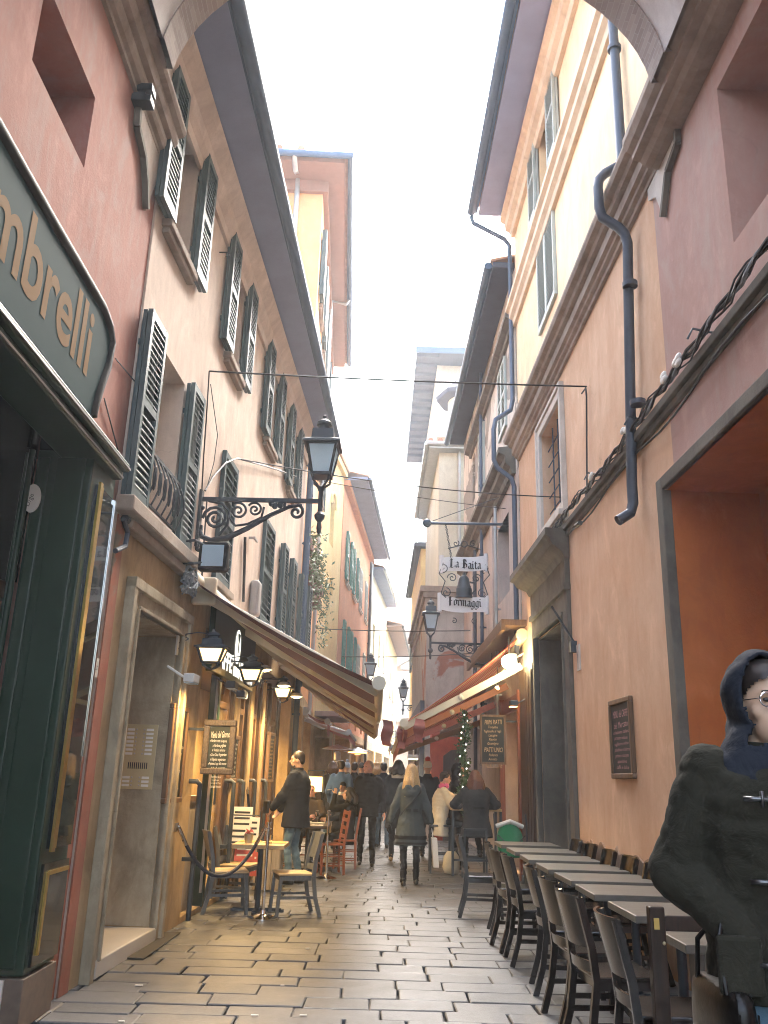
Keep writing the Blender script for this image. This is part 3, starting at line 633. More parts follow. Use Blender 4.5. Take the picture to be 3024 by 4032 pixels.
# conduit above the doorway
q = [LC.px(x, y, .06) for x, y in ((272, 1120), (320, 1160), (388, 1210))]; m = MB(LC.xf()); m.tube([(u, .05, z) for u, z in q], .035, 8); r_ = [LC.px(x, y, .1) for x, y in ((272, 1122), (281, 1150), (276, 1180), (255, 1190))]; m.tube([(u, .08, z) for u, z in r_], .022, 8); m.build('conduit', 'pipe_dark', bC, smooth='auto')
# cable tangle in its cabinet niche
m = MB(LC.xf()); rn = random.Random(5); u0_, zt = LC.px(398, 1225, .05); u1_, zb_ = LC.px(425, 1300, .05)
for i in range(22):
    pts = []; u = u0_+rn.uniform(-.1, .25)
    for j in range(7): pts.append((u+rn.uniform(-.07, .07), .05+rn.uniform(0, .1), zt - (zt-zb_)*j/6+rn.uniform(-.04, .04)))
    m.tube(pts, rn.uniform(.008, .018), 5)
m.box(u0_+.02, u0_+.24, .02, .14, zb_+.1, zt-.03); m.build('cable_tangle', 'cable_grey', bC)
m = MB(LC.xf()); m.box(.0, .17, .002, .014, .0, 3.5); m.build('red_strip', 'plaster_red_low', bC)
# ---- doorway
dr = MB(LC.xf()); t = .20
for a, b in ((du0-t, du0), (du1, du1+t)):
    dr.box(a, b, 0, .05, .0, dz1+t)
dr.box(du0, du1, 0, .05, dz1, dz1+t)
for a, b in ((du0-t-.03, du0-t+.05), (du1+t-.05, du1+t+.03)): dr.box(a, b, .0, .085, 0, dz1+t+.0)
dr.box(du0-t-.03, du1+t+.03, 0, .09, dz1+t-.05, dz1+t+.04); dr.box(du0-.03, du0, .0, .075, .12, dz1); dr.box(du1, du1+.03, 0, .075, .12, dz1); dr.box(du0, du1, 0, .075, dz1, dz1+.03)
dfr = dr.build('door_surround', 'stone_jamb', bC, bevel=.006)
m = MB(LC.xf()); m.box(du1-.012, du1+.0, -.62, -.002, .14, dz1-.02); m.box(du0, du0+.012, -.62, -.002, .14, dz1-.02); m.box(du0+.012, du1-.012, -.62, 0, dz1-.012, dz1); m.build('door_reveal', 'stone_jamb', dfr)
m = MB(LC.xf()); m.box(du0-.05, du1+.05, -.7, .06, .0, .13); m.build('threshold', 'marble', dfr, bevel=.01)
m = MB(LC.xf()); m.box(du0+.02, du1-.02, -.66, -.6, .14, dz1-.02); dd_ = m.build('door', 'door_wood', bC)
m = MB(LC.xf())
for (a, b) in ((.06, .46), (.54, .94)):
    for z0, z1 in ((.3, 1.1), (1.25, 2.3)): 
        ua, ub = du0+(du1-du0)*a, du0+(du1-du0)*b; m.box(ua, ub, -.6, -.575, z0, z1)
m.build('door_panel', 'door_wood', dd_, bevel=.02)
m = MB(LC.xf()); um = (du0+du1)/2-.1; m.box(um-.035, um+.035, -.6, -.572, 1.02, 1.22); m.ell(LC_p := (um, -.53, 1.12), .04); m.build('door_handle', 'brass', dd_, smooth='auto')
# intercom on the reveal facing the camera
ic = thing('intercom_panel', 'brass intercom panel with name tags on the stone door jamb', 'intercom', LC.P(du1, 1.2, -.3))
zz0, zz1 = 1.34, 1.95; m = MB(LC.xf()); m.box(du1-.022, du1-.0125, -.42, -.10, zz0, zz1); m.build('plate', 'brass', ic, bevel=.003)
m = MB(LC.xf()); m2 = MB(LC.xf()); m3 = MB(LC.xf())
for row in range(10):
    z = zz1-.05-row*.038 if row < 7 else zz0+.11-(row-7)*.036
    for side in (0, 1):
        nn = -.40+side*.19; m.box(du1-.026, du1-.022, nn, nn+.07, z-.012, z+.01)
        m2.ell((du1-.026, nn+(.092 if side == 0 else -.022), z), (.008, .008, .008), 8, 6)
m.build('name_tag', 'paper', ic); m2.build('button', 'steel', ic)
for k in range(10): m3.box(du1-.0245, du1-.0222, -.36+k*.02, -.35+k*.02, zz0+.19, zz0+.25)
m3.build('speaker_grille', 'ink', ic)
pq = LC.px(385, 1390, .01); m = MB(LC.xf()); m.box(pq[0]-.06, pq[0]+.06, .002, .02, pq[1]-.12, pq[1]+.08); hn = m.build('house_number', 'marble'); tag(hn, 'small white house number tile beside the cafe corner', 'number tile')
m = MB(LC.xf()); add_text(m, '2', pq[0], pq[1]-.06, .11, .023); m.build('lettering', 'ink', hn)
# door mat
q0, q1, q2, q3 = ground(243, 2072, .0), ground(300, 2016), ground(390, 2018), ground(310, 2076)
m = MB(); m.prism([(p.x, p.y, .008) for p in (q0, q1, q2, q3)], (0, 0, .012)); tag(m.build('door_mat', 'rubber_mat', bevel=.004), 'dark rubber door mat on the paving below the doorstep', 'door mat')
# ---- cafe front in its recess
cf = thing('cafe_shopfront', 'warm lit wooden cafe front with glass doors under the left awnings', 'shopfront', LC.P(6, 0, -.1))
uE = LC.L-.3
m = MB(LC.xf()); m.box(cu0, uE, -1.62, -1.55, 0, 3.1); m.box(cu0, uE, -1.55, .0, 0.0, .06); m.build('back_wall', 'plaster_cream_low', cf)
m = MB(LC.xf()); m.box(cu0, uE, -1.5, -.0, 2.95, 3.08); m.build('ceiling', 'door_dark', cf)
# posts and glazing
posts = [LC.px(x, 1600, .0)[0] for x in (505, 560, 598, 628, 650)]
print('posts', posts)
ups = [cu0+.9, cu0+1.75, cu0+2.75, cu0+3.7, cu0+4.6, cu0+5.5]
for uu in ups:
    m = MB(LC.xf()); m.box(uu-.05, uu+.05, -.1, .02, .05, 2.95); m.build('post', 'shop_green' if uu < cu0+1 else 'door_dark', cf, bevel=.008)
m = MB(LC.xf()); m.box(ups[0]-.075, ups[0]-.052, -.02, .01, .2, 2.9); m.build('post_strip', 'steel', cf)
for i, (a, b) in enumerate(zip(ups[:-1], ups[1:])):
    m = MB(LC.xf()); m.box(a+.05, b-.05, -.08, -.06, .12, 2.9); m.box(a+.05, b-.05, -.1, -.04, .05, .12); 
    if i in (1, 3): m.box(a+.05, b-.05, -.085, -.03, .12, .9)
    f = MB(LC.xf()); f.box(a+.05, a+.14, -.1, -.03, .06, 2.9); f.box(b-.14, b-.05, -.1, -.03, .06, 2.9); f.box(a+.14, b-.14, -.1, -.03, 2.3, 2.38)
    dd_ = f.build('door_frame', 'frame_wood', cf); g_ = MB(LC.xf()); g_.box(a+.14, b-.14, -.075, -.065, .12, 2.3); g_.build('door_glass', 'cafe_pane', dd_) if 'cafe_pane' in M else None
# wall piers glowing between the glazing, in plaster
for uu in (ups[1]+.14, ups[2]+.12, ups[3]+.1):
    m = MB(LC.xf()); m.box(uu, uu+.22, -.05, .03, .06, 2.94); m.build('pier', 'plaster_cream_low', cf, bevel=.01)
# the tall pull handles
hn = 0
for uu, nn in ((cu0-.12, .12), (ups[1]-.12, .12), (ups[1]+.5, .12), (ups[2]+.45, .1), (ups[3]+.4, .1)):
    m = MB(LC.xf()); m.tube([(uu, 0, 1.42), (uu, nn*.7, 1.42), (uu, nn, 1.39), (uu, nn, 1.33), (uu, nn, .05)], .026, 10); m.box(uu-.02, uu+.02, 0, nn, .62, .66); m.tube([(uu, nn, .62), (uu, nn, .67)], .036, 10)
    m.build('pull_handle', 'iron', cf, smooth='auto')
# entrance counter
m = MB(LC.xf()); m.box(cu0+.1, cu0+.62, -.5, -.08, .06, 1.2); c_ = m.build('counter', 'wood_bleached', cf); m = MB(LC.xf()); m.box(cu0+.06, cu0+.68, -.55, -.05, 1.2, 1.26); m.build('counter_top', 'frame_wood', c_)
m = MB(LC.xf()); m.box(cu0, cu0+.85, -.35, -.28, 2.35, 2.6); m.box(cu0, cu0+.85, -.34, -.29, 2.61, 2.95); m.build('beam', 'wood_red', cf, bevel=.01)
m = MB(LC.xf()); m.box(cu0+.25, cu0+.6, -.27, -.262, 2.14, 2.34); st_ = m.build('notice', 'paper', cf); m = MB(LC.xf()); m.box(cu0+.27, cu0+.5, -.2615, -.26, 2.2, 2.22); add_text(m, 'BAR ESPRESSO', cu0+.38, 2.155, .04, -.2605, width=.2); m.build('lettering', 'ink', st_)
# name board with lit letters
sb = thing('cafe_sign', 'dark green cafe fascia with lit white letters and round emblem', 'sign', LC.P(cu0+1.5, 2.6, .1))
s0, s1 = cu0+.05, cu0+2.55
m = MB(LC.xf()); m.box(s0, s1, .02, .09, 2.62, 3.52); m.build('board', 'shop_green', sb, bevel=.01)
m = MB(LC.xf()); add_text(m, "CAFFE'", s0+.62, 2.72, .30, .093, width=1.0, bold=.01); add_text(m, 'MERCATO', s0+1.95, 2.70, .30, .093, width=.95, bold=.01); m.build('lettering', 'sign_lit', sb)
m = MB(LC.xf()); ce = (s0+1.30, 3.08); m.prism([(ce[0]+.155*cos(a), .092, ce[1]+.22*sin(a)) for a in [2*pi*i/28 for i in range(28)]], (0, .006, 0)); m.box(ce[0]-.15, ce[0]+.15, .092, .098, 2.70, 2.82); m.build('emblem', 'sign_lit', sb)
m = MB(LC.xf()); m.tube([(ce[0]-.05, .101, ce[1]+.16), (ce[0], .101, ce[1]+.05), (ce[0]+.05, .101, ce[1]+.16)], .01, 5); m.tube([(ce[0], .101, ce[1]+.17), (ce[0], .101, ce[1]-.08)], .008, 5); m.build('emblem_leaf', 'shop_green', sb)
# ================================================================== lanterns and lamps
def spiral(c, r0_, turns, a0, sgn=1, n=26, shrink=.12):
    return [V((c[0] + r0_*(1-(1-shrink)*i/n)*cos(a0+sgn*2*pi*turns*i/n), 0, c[1] + r0_*(1-(1-shrink)*i/n)*sin(a0+sgn*2*pi*turns*i/n))) for i in range(n+1)]
def lantern_head(t, zb, zt, w0, w1, cx, glass='lamp_glass', metal='iron', bulb='lamp_glass', parts=True):
    """four-sided street lantern: tapering glass from w0 (bottom) to w1 (top)"""
    m = MB(); cs = [(-1, -1), (1, -1), (1, 1), (-1, 1)]
    for a, b in cs: m.bar((cx+a*w0, b*w0, zb), (cx+a*w1, b*w1, zt), .022)
    for i in range(4):
        (a, b), (c, d) = cs[i], cs[(i+1) % 4]
        m.bar((cx+a*w0, b*w0, zb), (cx+c*w0, d*w0, zb), .03); m.bar((cx+a*w1*1.0, b*w1*1.0, zt), (cx+c*w1, d*w1, zt), .03)
        m.tube([(cx+a*w0*.9, b*w0*.9, zb-.01), (cx+a*w0*.85, b*w0*.85, zb-.07), (cx+a*w0*.3, b*w0*.3, zb-.13), (cx, 0, zb-.15)], .014, 6)
    m.box(cx-w0*1.0, cx+w0*1.0, -w0, w0, zb-.02, zb); body = m.build('cage', metal, t)
    m = MB(); W = w1*1.28; e = .02
    ring = lambda w, z: [V((cx+a*w, b*w, z)) for a, b in cs]
    m.loft([ring(W, zt+.005), ring(W, zt+.03), ring(w1*.78, zt+.075), ring(w1*.72, zt+.19), ring(w1*.5, zt+.20)])
    m.lathe([(w1*.42, zt+.195), (w1*.42, zt+.25), (w1*.55, zt+.265), (w1*.5, zt+.30), (w1*.25, zt+.335), (.02, zt+.34), (.02, zt+.38), (.005, zt+.39)], (cx, 0, 0), 14); m.build('cap', metal, t)
    for i in range(4):
        (a, b), (c, d) = cs[i], cs[(i+1) % 4]; k = .97
        g = MB(); g.quad((cx+a*w0*k, b*w0*k, zb+.012), (cx+c*w0*k, d*w0*k, zb+.012), (cx+c*w1*k, d*w1*k, zt-.012), (cx+a*w1*k, b*w1*k, zt-.012)); g.build('glass_pane', glass, t)
    m = MB(); m.lathe([(.035, zb), (.035, zb+.1), (.03, zb+.11), (.055, zb+.17), (.06, zb+.22), (.045, zb+.28), (.01, zb+.3)], (cx, 0, 0), 12); m.build('bulb', bulb, t, smooth=True)
def street_lantern(label, loc, rz):
    t = thing('wall_lantern', label, 'street lamp', (0, 0, 0), 'lanterns on scrolled wall brackets'); L = 1.34
    m = MB(); m.bar((0, 0, 0), (L, 0, 0), .035, .045); m.box(-.02, .03, -.05, .05, -.55, .1)
    arc = [(0.02, 0, -.13), (.0, 0, -.3), (.06, 0, -.43), (.16, 0, -.47), (.34, 0, -.44), (.55, 0, -.33), (.8, 0, -.17), (1.0, 0, -.07), (1.14, 0, -.05)]
    m.tube(arc, [.024, .026, .03, .03, .034, .03, .026, .022, .016], 8)
    m.tube(spiral((.19, -.22), .14, 2.2, pi, -1), .018, 7); m.tube(spiral((.44, -.13), .10, 1.7, 2.2, -1), .014, 7); m.tube(spiral((.62, -.11), .085, 1.7, 2.6, -1), .013, 7); m.tube(spiral((1.08, -.13), .085, 1.4, 1.5, -1), .018, 7)
    m.tube([(.34, 0, -.2), (.42, 0, -.3), (.55, 0, -.28), (.7, 0, -.2), (.72, 0, -.08)], .014, 6); m.tube([(.1, 0, -.02), (.25, 0, -.05), (.34, 0, -.14), (.33, 0, -.3), (.24, 0, -.42)], .016, 6)
    for q in ((.84, -.06), (.90, -.05), (.80, -.03)): m.ell((q[0], 0, q[1]), (.035, .015, .045), 8, 6)
    m.tube(spiral((.05, -.56), .05, 1.2, .5, 1), .022, 7); m.ell((.03, 0, -.1), (.035, .03, .03), 8, 6); m.bar((-.08, 0, -.33), (.06, 0, -.33), .05); m.bar((.95, 0, -.09), (.95, 0, .01), .03)
    m.build('bracket', 'iron', t, smooth='auto')
    m = MB(); m.lathe([(.005, -.38), (.022, -.36), (.03, -.3), (.022, -.24), (.055, -.2), (.06, -.16), (.025, -.12), (.025, .11), (.035, .13), (.045, .16), (.02, .17)], (L, 0, 0), 12); m.build('stem', 'iron', t, smooth='auto')
    lantern_head(t, .30, .64, .10, .16, L); t.location = loc; t.rotation_euler = (0, 0, rz); return t
pL = LC.P(*LC.px(432, 1078, 0)); lamp0 = street_lantern('large grey-blue street lantern on ornate scroll bracket, left cream wall', pL, radians(-2))
def place_lamp(label, wallpt, rz, s): 
    return dup(lamp0, wallpt, rz, label, None, (s, s, s))
# ---- lit cafe lanterns on short curved arms
def cafe_lantern(label, u, z, first=None):
    n0 = .36; SCL = .5
    if first is None:
        t = thing('cafe_lantern', label, 'lantern', (0, 0, 0), 'lit cafe lanterns under the awning')
        m = MB(); m.tube([(0, 0, .30), (.08, 0, .36), (.2, 0, .40), (.30, 0, .38), (n0, 0, .3), (n0, 0, .25)], .012, 7); m.tube(spiral((.07, .27), .06, 1.3, 1.5, 1), .01, 6); m.box(-.005, .02, -.035, .035, .12, .36); m.build('arm', 'iron', t, smooth='auto')
        lantern_head(t, -.2, .08, .085, .135, n0, 'lamp_glass_lit', 'iron', 'bulb_hot')
    else: t = dup(first, (0, 0, 0), 0, label)
    p = LC.P(u, z, .0); t.location = p; t.scale = (1, SCL, SCL); t.rotation_euler = (0, 0, atan2(LC.n.y, LC.n.x)); return t
def plight(loc, power, col=(1, .62, .24), size=.05, down=True):
    l = bpy.data.lights.new('lamp_light', 'SPOT' if down else 'POINT')
    if down: l.spot_size = radians(158); l.spot_blend = .7; l.energy = power; l.color = col; l.shadow_soft_size = size; o = bpy.data.objects.new('lamp_light', l); COL.objects.link(o); o.location = loc; return o
q = LC.px(457, 1422, .36); cl0 = cafe_lantern('lit iron lantern nearest the chalk menu beneath the cafe sign', q[0], q[1]+.06)
plight(LC.P(q[0], q[1]-.24, .38), 15)
q = LC.px(543, 1462, .36); c2 = cafe_lantern('lit iron lantern further in, past the cafe name board', q[0], q[1]+.05, cl0); plight(LC.P(q[0], q[1]-.24, .38), 15)
q = LC.px(611, 1500, .36); c3 = cafe_lantern('third lit lantern in, glowing behind the first awning arm', q[0], q[1]+.05, cl0); plight(LC.P(q[0], q[1]-.24, .38), 15)
# ---- flood lamps
def flood(label, p, lit=True, rz=0, s=1.0, matn='bulb_hot', body='pipe_dark', group='small flood lamps over the cafe front'):
    t = thing('flood_lamp', label, 'flood lamp', (0, 0, 0), group)
    m = MB(); m.box(-.09*s, .09*s, -.05*s, .04*s, -.035*s, .035*s); m.bar((0, -.05*s, 0), (0, -.22*s, .1*s), .02*s); m.build('housing', body, t, bevel=.008)
    m = MB(); m.box(-.08*s, .08*s, -.045*s, .035*s, -.042*s, -.0355*s); m.build('lens', matn if lit else 'lamp_glass', t)
    t.location = p; t.rotation_euler = (0, 0, rz); return t
aw = atan2(LC.n.y, LC.n.x) - pi/2
for lab, x, y, lit in (('white flood lamp low on the wall beside the first lit lantern', 415, 1466, False), ('black flood lamp tilted above the chalk menu board', 503, 1480, False), ('flood lamp hanging just below the second lit lantern', 524, 1500, False)):
    u, z = LC.px(x, y, .3); flood(lab, LC.P(u, z, .3), lit, aw, 1.15, body='white_paint' if 'white' in lab else 'pipe_dark')
# round spot lamps on stalks
def spot(label, x, y, n=.5):
    u, z = LC.px(x, y, n); t = thing('spot_lamp', label, 'spot lamp', LC.P(u, z, n), 'round spot lamps on stalks along the cafe')
    m = MB(LC.xf()); m.tube([(u, 0, z+.1), (u, n-.05, z+.09), (u, n, z+.05)], .011, 6); m.build('stalk', 'iron', t)
    c = LC.P(u, z, n); m = MB(); m.lathe([(.03, .06), (.07, .045), (.105, .0), (.10, .0), (.03, .045)], c, 16); m.build('shade', 'white_paint', t)
    m = MB(); m.ell(c+V((0, 0, .005)), (.075, .075, .03), 12, 8); m.build('bulb', 'bulb_hot', t, smooth=True)
    return LC.P(u, z-.08, n)
for lab, x, y in (('glowing spot lamp right of the second cafe lantern', 571, 1447), ('glowing spot lamp under the awning over the third cafe post', 613, 1482), ('glowing spot lamp furthest in above the dining tables', 640, 1505)):
    plight(spot(lab, x, y), 12, (1, .7, .36), .06)
# big square floodlight on the wall above the awning
q = LC.px(458, 1203, .35); t = thing('floodlight', 'black square floodlight on bent bracket above the left awning', 'floodlight', LC.P(q[0], q[1], .35))
m = MB(LC.xf()); u, z = q; m.tube([(u-.12, 0, z+.12), (u-.12, .2, z+.14), (u-.02, .3, z+.1)], .014, 6); m.tube([(u-.12, 0, z-.1), (u-.12, .2, z-.1), (u-.02, .3, z-.06)], .014, 6); m.build('bracket', 'iron', t)
m = MB(LC.xf()); m.box(u-.06, u+.08, .22, .52, z-.15, z+.15); m.build('housing', 'black_paint', t, bevel=.03)
m = MB(LC.xf()); m.box(u-.068, u-.061, .26, .48, z-.11, z+.11); m.build('lens', 'lamp_glass', t)
# ================================================================== awnings
def awning(label, wa, wb, za, fa, fb, zf, fab, arms, trim='cream_paint', val=.24, drop=.07, armm=None, tilt=0.0):
    """wa, wb: wall points (x, y) near/far; fa, fb front bar points; za wall height, zf front height"""
    A, B = V((*wa, za)), V((*wb, za-tilt)); C_, D_ = V((*fa, zf)), V((*fb, zf-tilt*.5)); t = thing('awning', label, 'awning', (A+C_)/2)
    m = MB(); nu, nv = 10, 8; top = []
    for i in range(nu+1):
        for j in range(nv+1):
            p = (A.lerp(B, i/nu)).lerp(C_.lerp(D_, i/nu), j/nv); p.z -= .06*sin(pi*j/nv)*(1+.25*sin(i*2.1)); top.append(p)
    k = (nv+1); N = len(top); vs = top + [p - V((0, 0, .012)) for p in top]
    fs = [(i*k+j, i*k+j+1, (i+1)*k+j+1, (i+1)*k+j) for i in range(nu) for j in range(nv)]; fs += [tuple(q+N for q in f[::-1]) for f in fs]
    m.add(vs, fs); m.build('fabric', fab, t, smooth=True, fix=False)
    m = MB(); nv = 40; d = (D_-C_)/nv
    for i in range(nv):
        p = C_ + d*i; q = p + d; dz = val + .03*(i % 2); m.add([p, q, q-V((0, 0, dz)), p-V((0, 0, dz))], [(0, 1, 2, 3)])
    m.build('valance', fab, t)
    m = MB(); m.tube([C_-V((0, .06, 0)), D_], .05, 8); m.build('front_bar', trim, t); m = MB(); m.tube([C_-V((0, .10, 0)), C_-V((0, .061, 0))], .075, 8); m.build('bar_cap', trim, t)
    m = MB(); m.tube([A+V((0, -.04, .0)), B], .10, 10); m.build('cassette', 'zinc' if trim != 'cream_paint' else trim, t, smooth='auto')
    for ai, f in enumerate(arms):
        am = armm[ai % len(armm)] if armm else trim
        p, q = A.lerp(B, f)-V((0, 0, drop)), C_.lerp(D_, f)-V((0, 0, .05)); e = p.lerp(q, .52)+V((0, 0, .0)); a = MB(); a.bar(p, e, .055, .12); a.bar(e, q, .05, .11); a.build('arm', am, t, bevel=.008)
        a = MB(); a.ell(e, .055, 10, 8); a.build('arm_joint', trim, t)
    return t
wl1 = lambda y: LC.P(0, 0).x + (y-6.62)*.05
awning('near brown awning on cream arms over the left cafe front', (wl1(8.75)+.04, 8.75), (wl1(14.3)+.04, 14.3), 3.46, (.0, 8.75), (.0, 14.3), 2.42, 'awning', (.07, .5, .97))
awning('second brown awning further along the left cafe tables', (-1.72, 14.9), (-1.5, 20.6), 3.42, (-.02, 14.9), (-.04, 20.6), 2.44, 'awning', (.03, .5, .97))
m = MB(LC.xf()); u, z = LC.px(440, 1275, .12); m.box(u-.05, u+.05, .0, .26, z-.16, z+.14); m.tube([(u-.055, .18, z+.05), (u+.055, .18, z+.05)], .03, 10)
tag(m.build('awning_bracket', 'cream_paint', bevel=.04, segs=3), 'cream awning end bracket on wall next to the cable tangle', 'bracket')
# ================================================================== chalkboards and posters on the left
def board_lines(mb, lines, uc, ztop, n, rnd):
    z = ztop
    for txt, size, width in lines:
        z -= size*1.12; add_text(mb, txt, uc+rnd.uniform(-.01, .01), z, size, n, width=width, shear=.25, rot=rnd.uniform(-.01, .05))
bp0 = onY(432, 1672, 9.35); bp1 = onY(512, 1556, 9.35)
t = thing('chalk_menu', 'framed chalkboard reading Menù del Giorno hung facing the street', 'menu board', (bp0.x, 9.35, bp0.z))
fx = Fr((bp0.x, 9.35), (bp1.x, 9.35), -1); wdt, z0, z1 = bp1.x-bp0.x, bp0.z, bp1.z
m = MB(fx.xf()); b = .065
m.box(0, wdt, -.05, .02, z0, z0+b); m.box(0, wdt, -.05, .02, z1-b, z1); m.box(0, b, -.05, .021, z0+b, z1-b); m.box(wdt-b, wdt, -.05, .021, z0+b, z1-b); m.build('frame', 'frame_bark', t, bevel=.012)
m = MB(fx.xf()); m.box(b, wdt-b, -.04, .0, z0+b, z1-b); m.build('board', 'slate_green', t)
m = MB(fx.xf()); rnd = random.Random(2); iw = wdt-2*b
board_lines(m, [('Menù del Giorno', .095, iw*.92), ('x Verdure cotte al vapore', .042, iw*.84), ('x Verdure grigliate', .042, iw*.66), ('x Verdure al forno', .042, iw*.64), ('x Cous Cous Vegetariano', .042, iw*.82), ('x Polpette vegetariane', .042, iw*.76), ('x Polpette al sugo della mamma', .038, iw*.9), ('x Pollo alla cacciatora', .042, iw*.72), ('x Zuppa Vegetariana', .042, iw*.7), ('Piatti Pronti da noi', .034, iw*.5), ('Torta di mele', .026, iw*.34), ('Cantucci di Prato', .026, iw*.5), ('Caffè del Mercato', .036, iw*.55)], wdt/2, z1-b-.012, .004, rnd); m.build('chalk_writing', 'chalk', t)
m = MB(fx.xf()); m.tube([(wdt/2, -.02, z0), (wdt/2, -.02, z0-.3)], .012, 6); m.bar((wdt*.5, -.06, z1-.1), (-.35, -.06, z1-.1), .03); m.build('hanger', 'iron', t)
def wall_board(fr, label, xs, n, lines, back='slate', frame='frame_wood', chalk='chalk', name='chalk_board', rot=0, mirror=False, seed=1, peak=False):
    (x0, y0), (x1, y1), (xb, yb) = xs; ua, za = fr.px(x0, y0, n); ub, zb_ = fr.px(x1, y1, n); z0 = fr.px(xb, yb, n)[1]; u0, u1 = min(ua, ub), max(ua, ub); z1 = (za+zb_)/2
    t = thing(name, label, 'menu board', fr.P((u0+u1)/2, z0, 0)); b = .05; m = MB(fr.xf())
    m.box(u0, u1, .0, n, z0, z0+b); m.box(u0, u1, 0, n, z1-b, z1); m.box(u0, u0+b, 0, n+.001, z0+b, z1-b); m.box(u1-b, u1, 0, n+.001, z0+b, z1-b)
    if peak: m.prism([((u0+u1)/2-.09, 0, z1), ((u0+u1)/2+.09, 0, z1), ((u0+u1)/2, 0, z1+.16)], (0, n, 0))
    m.build('frame', frame, t, bevel=.008)
    m = MB(fr.xf()); m.box(u0+b, u1-b, 0, n-.02, z0+b, z1-b); m.build('board', back, t)
    m = MB(fr.xf()); rnd = random.Random(seed); z = z1-b-.02; w = u1-u0-2*b
    for txt, size, wf in lines:
        z -= size*1.15
        if z < z0+b: break
        add_text(m, txt, (u0+u1)/2+rnd.uniform(-.01, .01), z, size, n-.016, width=w*wf, shear=.2, mirror=mirror, rot=rnd.uniform(-.02, .03))
    m.build('chalk_writing', chalk, t); return t
LB = [('MENU', .12, .6), ('Caffè', .08, .5), ('del giorno', .06, .6)] + [(s, .05, w) for s, w in zip(['tagliere misto', 'crescentine', 'tortellini', 'lasagne', 'tagliatelle', 'gramigna', 'piadina', 'bruschette', 'insalata', 'vino rosso', 'vino bianco', 'birra', 'spritz', 'acqua', 'caffè', 'dolci', 'mascarpone', 'zuppa inglese'], [.9, .7, .6, .55, .7, .6, .5, .7, .55, .6, .65, .4, .4, .4, .35, .4, .75, .8])]
wall_board(LC, 'tall dark chalk menu on the wall between doorway and cafe', ((378, 1520), (412, 1528), (372, 1735)), .05, LB, peak=True)
wall_board(LC, 'narrow dark board on cafe pier behind the chalk menu', ((505, 1585), (520, 1592), (500, 1690)), .06, LB[3:], seed=4)
wall_board(LC, 'small menu board under the lit third lantern', ((585, 1580), (597, 1585), (583, 1690)), .06, LB[3:], seed=5, chalk='chalk_tan')
# poster rack by the cafe wall
q = LC.px(525, 1770, .45); t = thing('poster_rack', 'wire newspaper rack with white and red leaflets beside cafe wall', 'rack', V((onY(532, 1760, 11.7).x, 11.7, 0)))
c = V((onY(532, 1760, 11.7).x, 11.7, 0))
m = MB(); 
for dx in (-.18, .18): m.tube([c+V((dx, 0, 0)), c+V((dx, .02, 1.05))], .01, 6)
for z in (.35, .7, 1.0): m.tube([c+V((-.18, 0, z)), c+V((.18, 0, z))], .008, 6)
m.build('wire_frame', 'iron', t)
for i, (dx, z, mm) in enumerate(((-.05, .82, 'paper'), (.05, .7, 'paper'), (.02, .45, 'paper_red'), (.07, .28, 'paper_red'), (-.09, .6, 'paper'))):
    m = MB(); o = c+V((dx, -.03-.012*i, z)); m.add([o+V((-.13, 0, 0)), o+V((.13, 0, 0)), o+V((.13, .05, .28)), o+V((-.13, .05, .28))], [(0, 1, 2, 3)]); l = m.build('leaflet', mm, t)
    m = MB()
    for k in range(3): zz = .06+.07*k; m.add([o+V((-.1, zz*.18-.003, zz)), o+V((.1, zz*.18-.003, zz)), o+V((.1, zz*.18+.002, zz+.025)), o+V((-.1, zz*.18+.002, zz+.025))], [(0, 1, 2, 3)])
    m.build('print', 'ink' if mm == 'paper' else 'paper', l)
# ================================================================== RIGHT: ochre building with portal
bR = thing('ochre_building', 'ochre plastered building with stone string course and big portal, right foreground', 'building', (2.6, 6, 0))
def ru(x, y, n=0.0): return RN.px(x, y, n)[0]
def rz(x, y, n=0.0): return RN.px(x, y, n)[1]
pu1, pz = ru(1437, 1100, .0), rz(1428, 1065)
rec = (ru(1585, 525)-1.0+.02, ru(1585, 525), rz(1585, 525), rz(1560, 170))
rec = (rec[1]-1.05, rec[1], rec[2], rec[3])
wi = (ru(1212, 870), ru(1170, 950), rz(1165, 1160), rz(1210, 865))
su = (ru(1200, 500), ru(1164, 560), rz(1200, 650)+.02, rz(1198, 365))
do = (ru(1229, 1450), ru(1166, 1450), .1, 3.63)
su2 = (su[0]+1.9, su[1]+1.9, su[2], su[3]); su3 = (ru(1182, 40)-.05, ru(1182, 40)+.95, 10.62, 12.2)
zEr = 12.35
w = MB(RN.xf()); up = 7.2
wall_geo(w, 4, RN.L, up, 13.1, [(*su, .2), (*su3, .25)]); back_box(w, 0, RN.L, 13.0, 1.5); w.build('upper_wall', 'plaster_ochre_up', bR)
uS = ru(1412, 450)
w = MB(RN.xf()); wall_geo(w, 0, uS, 0, up, [(*rec, .5, True), (rec[0]-2.6, rec[1]-2.6, rec[2], rec[3], .5, True), (pu1-3.4, pu1, .02, pz, .95, False)]); w.build('near_wall', 'plaster_pinkred', bR)
w = MB(RN.xf()); wall_geo(w, uS, RN.L, 0, up, [(*wi, .38), (pu1-3.4, pu1, .02, pz, .95), (*do, .55)]); w.build('wall', 'plaster_ochre', bR)
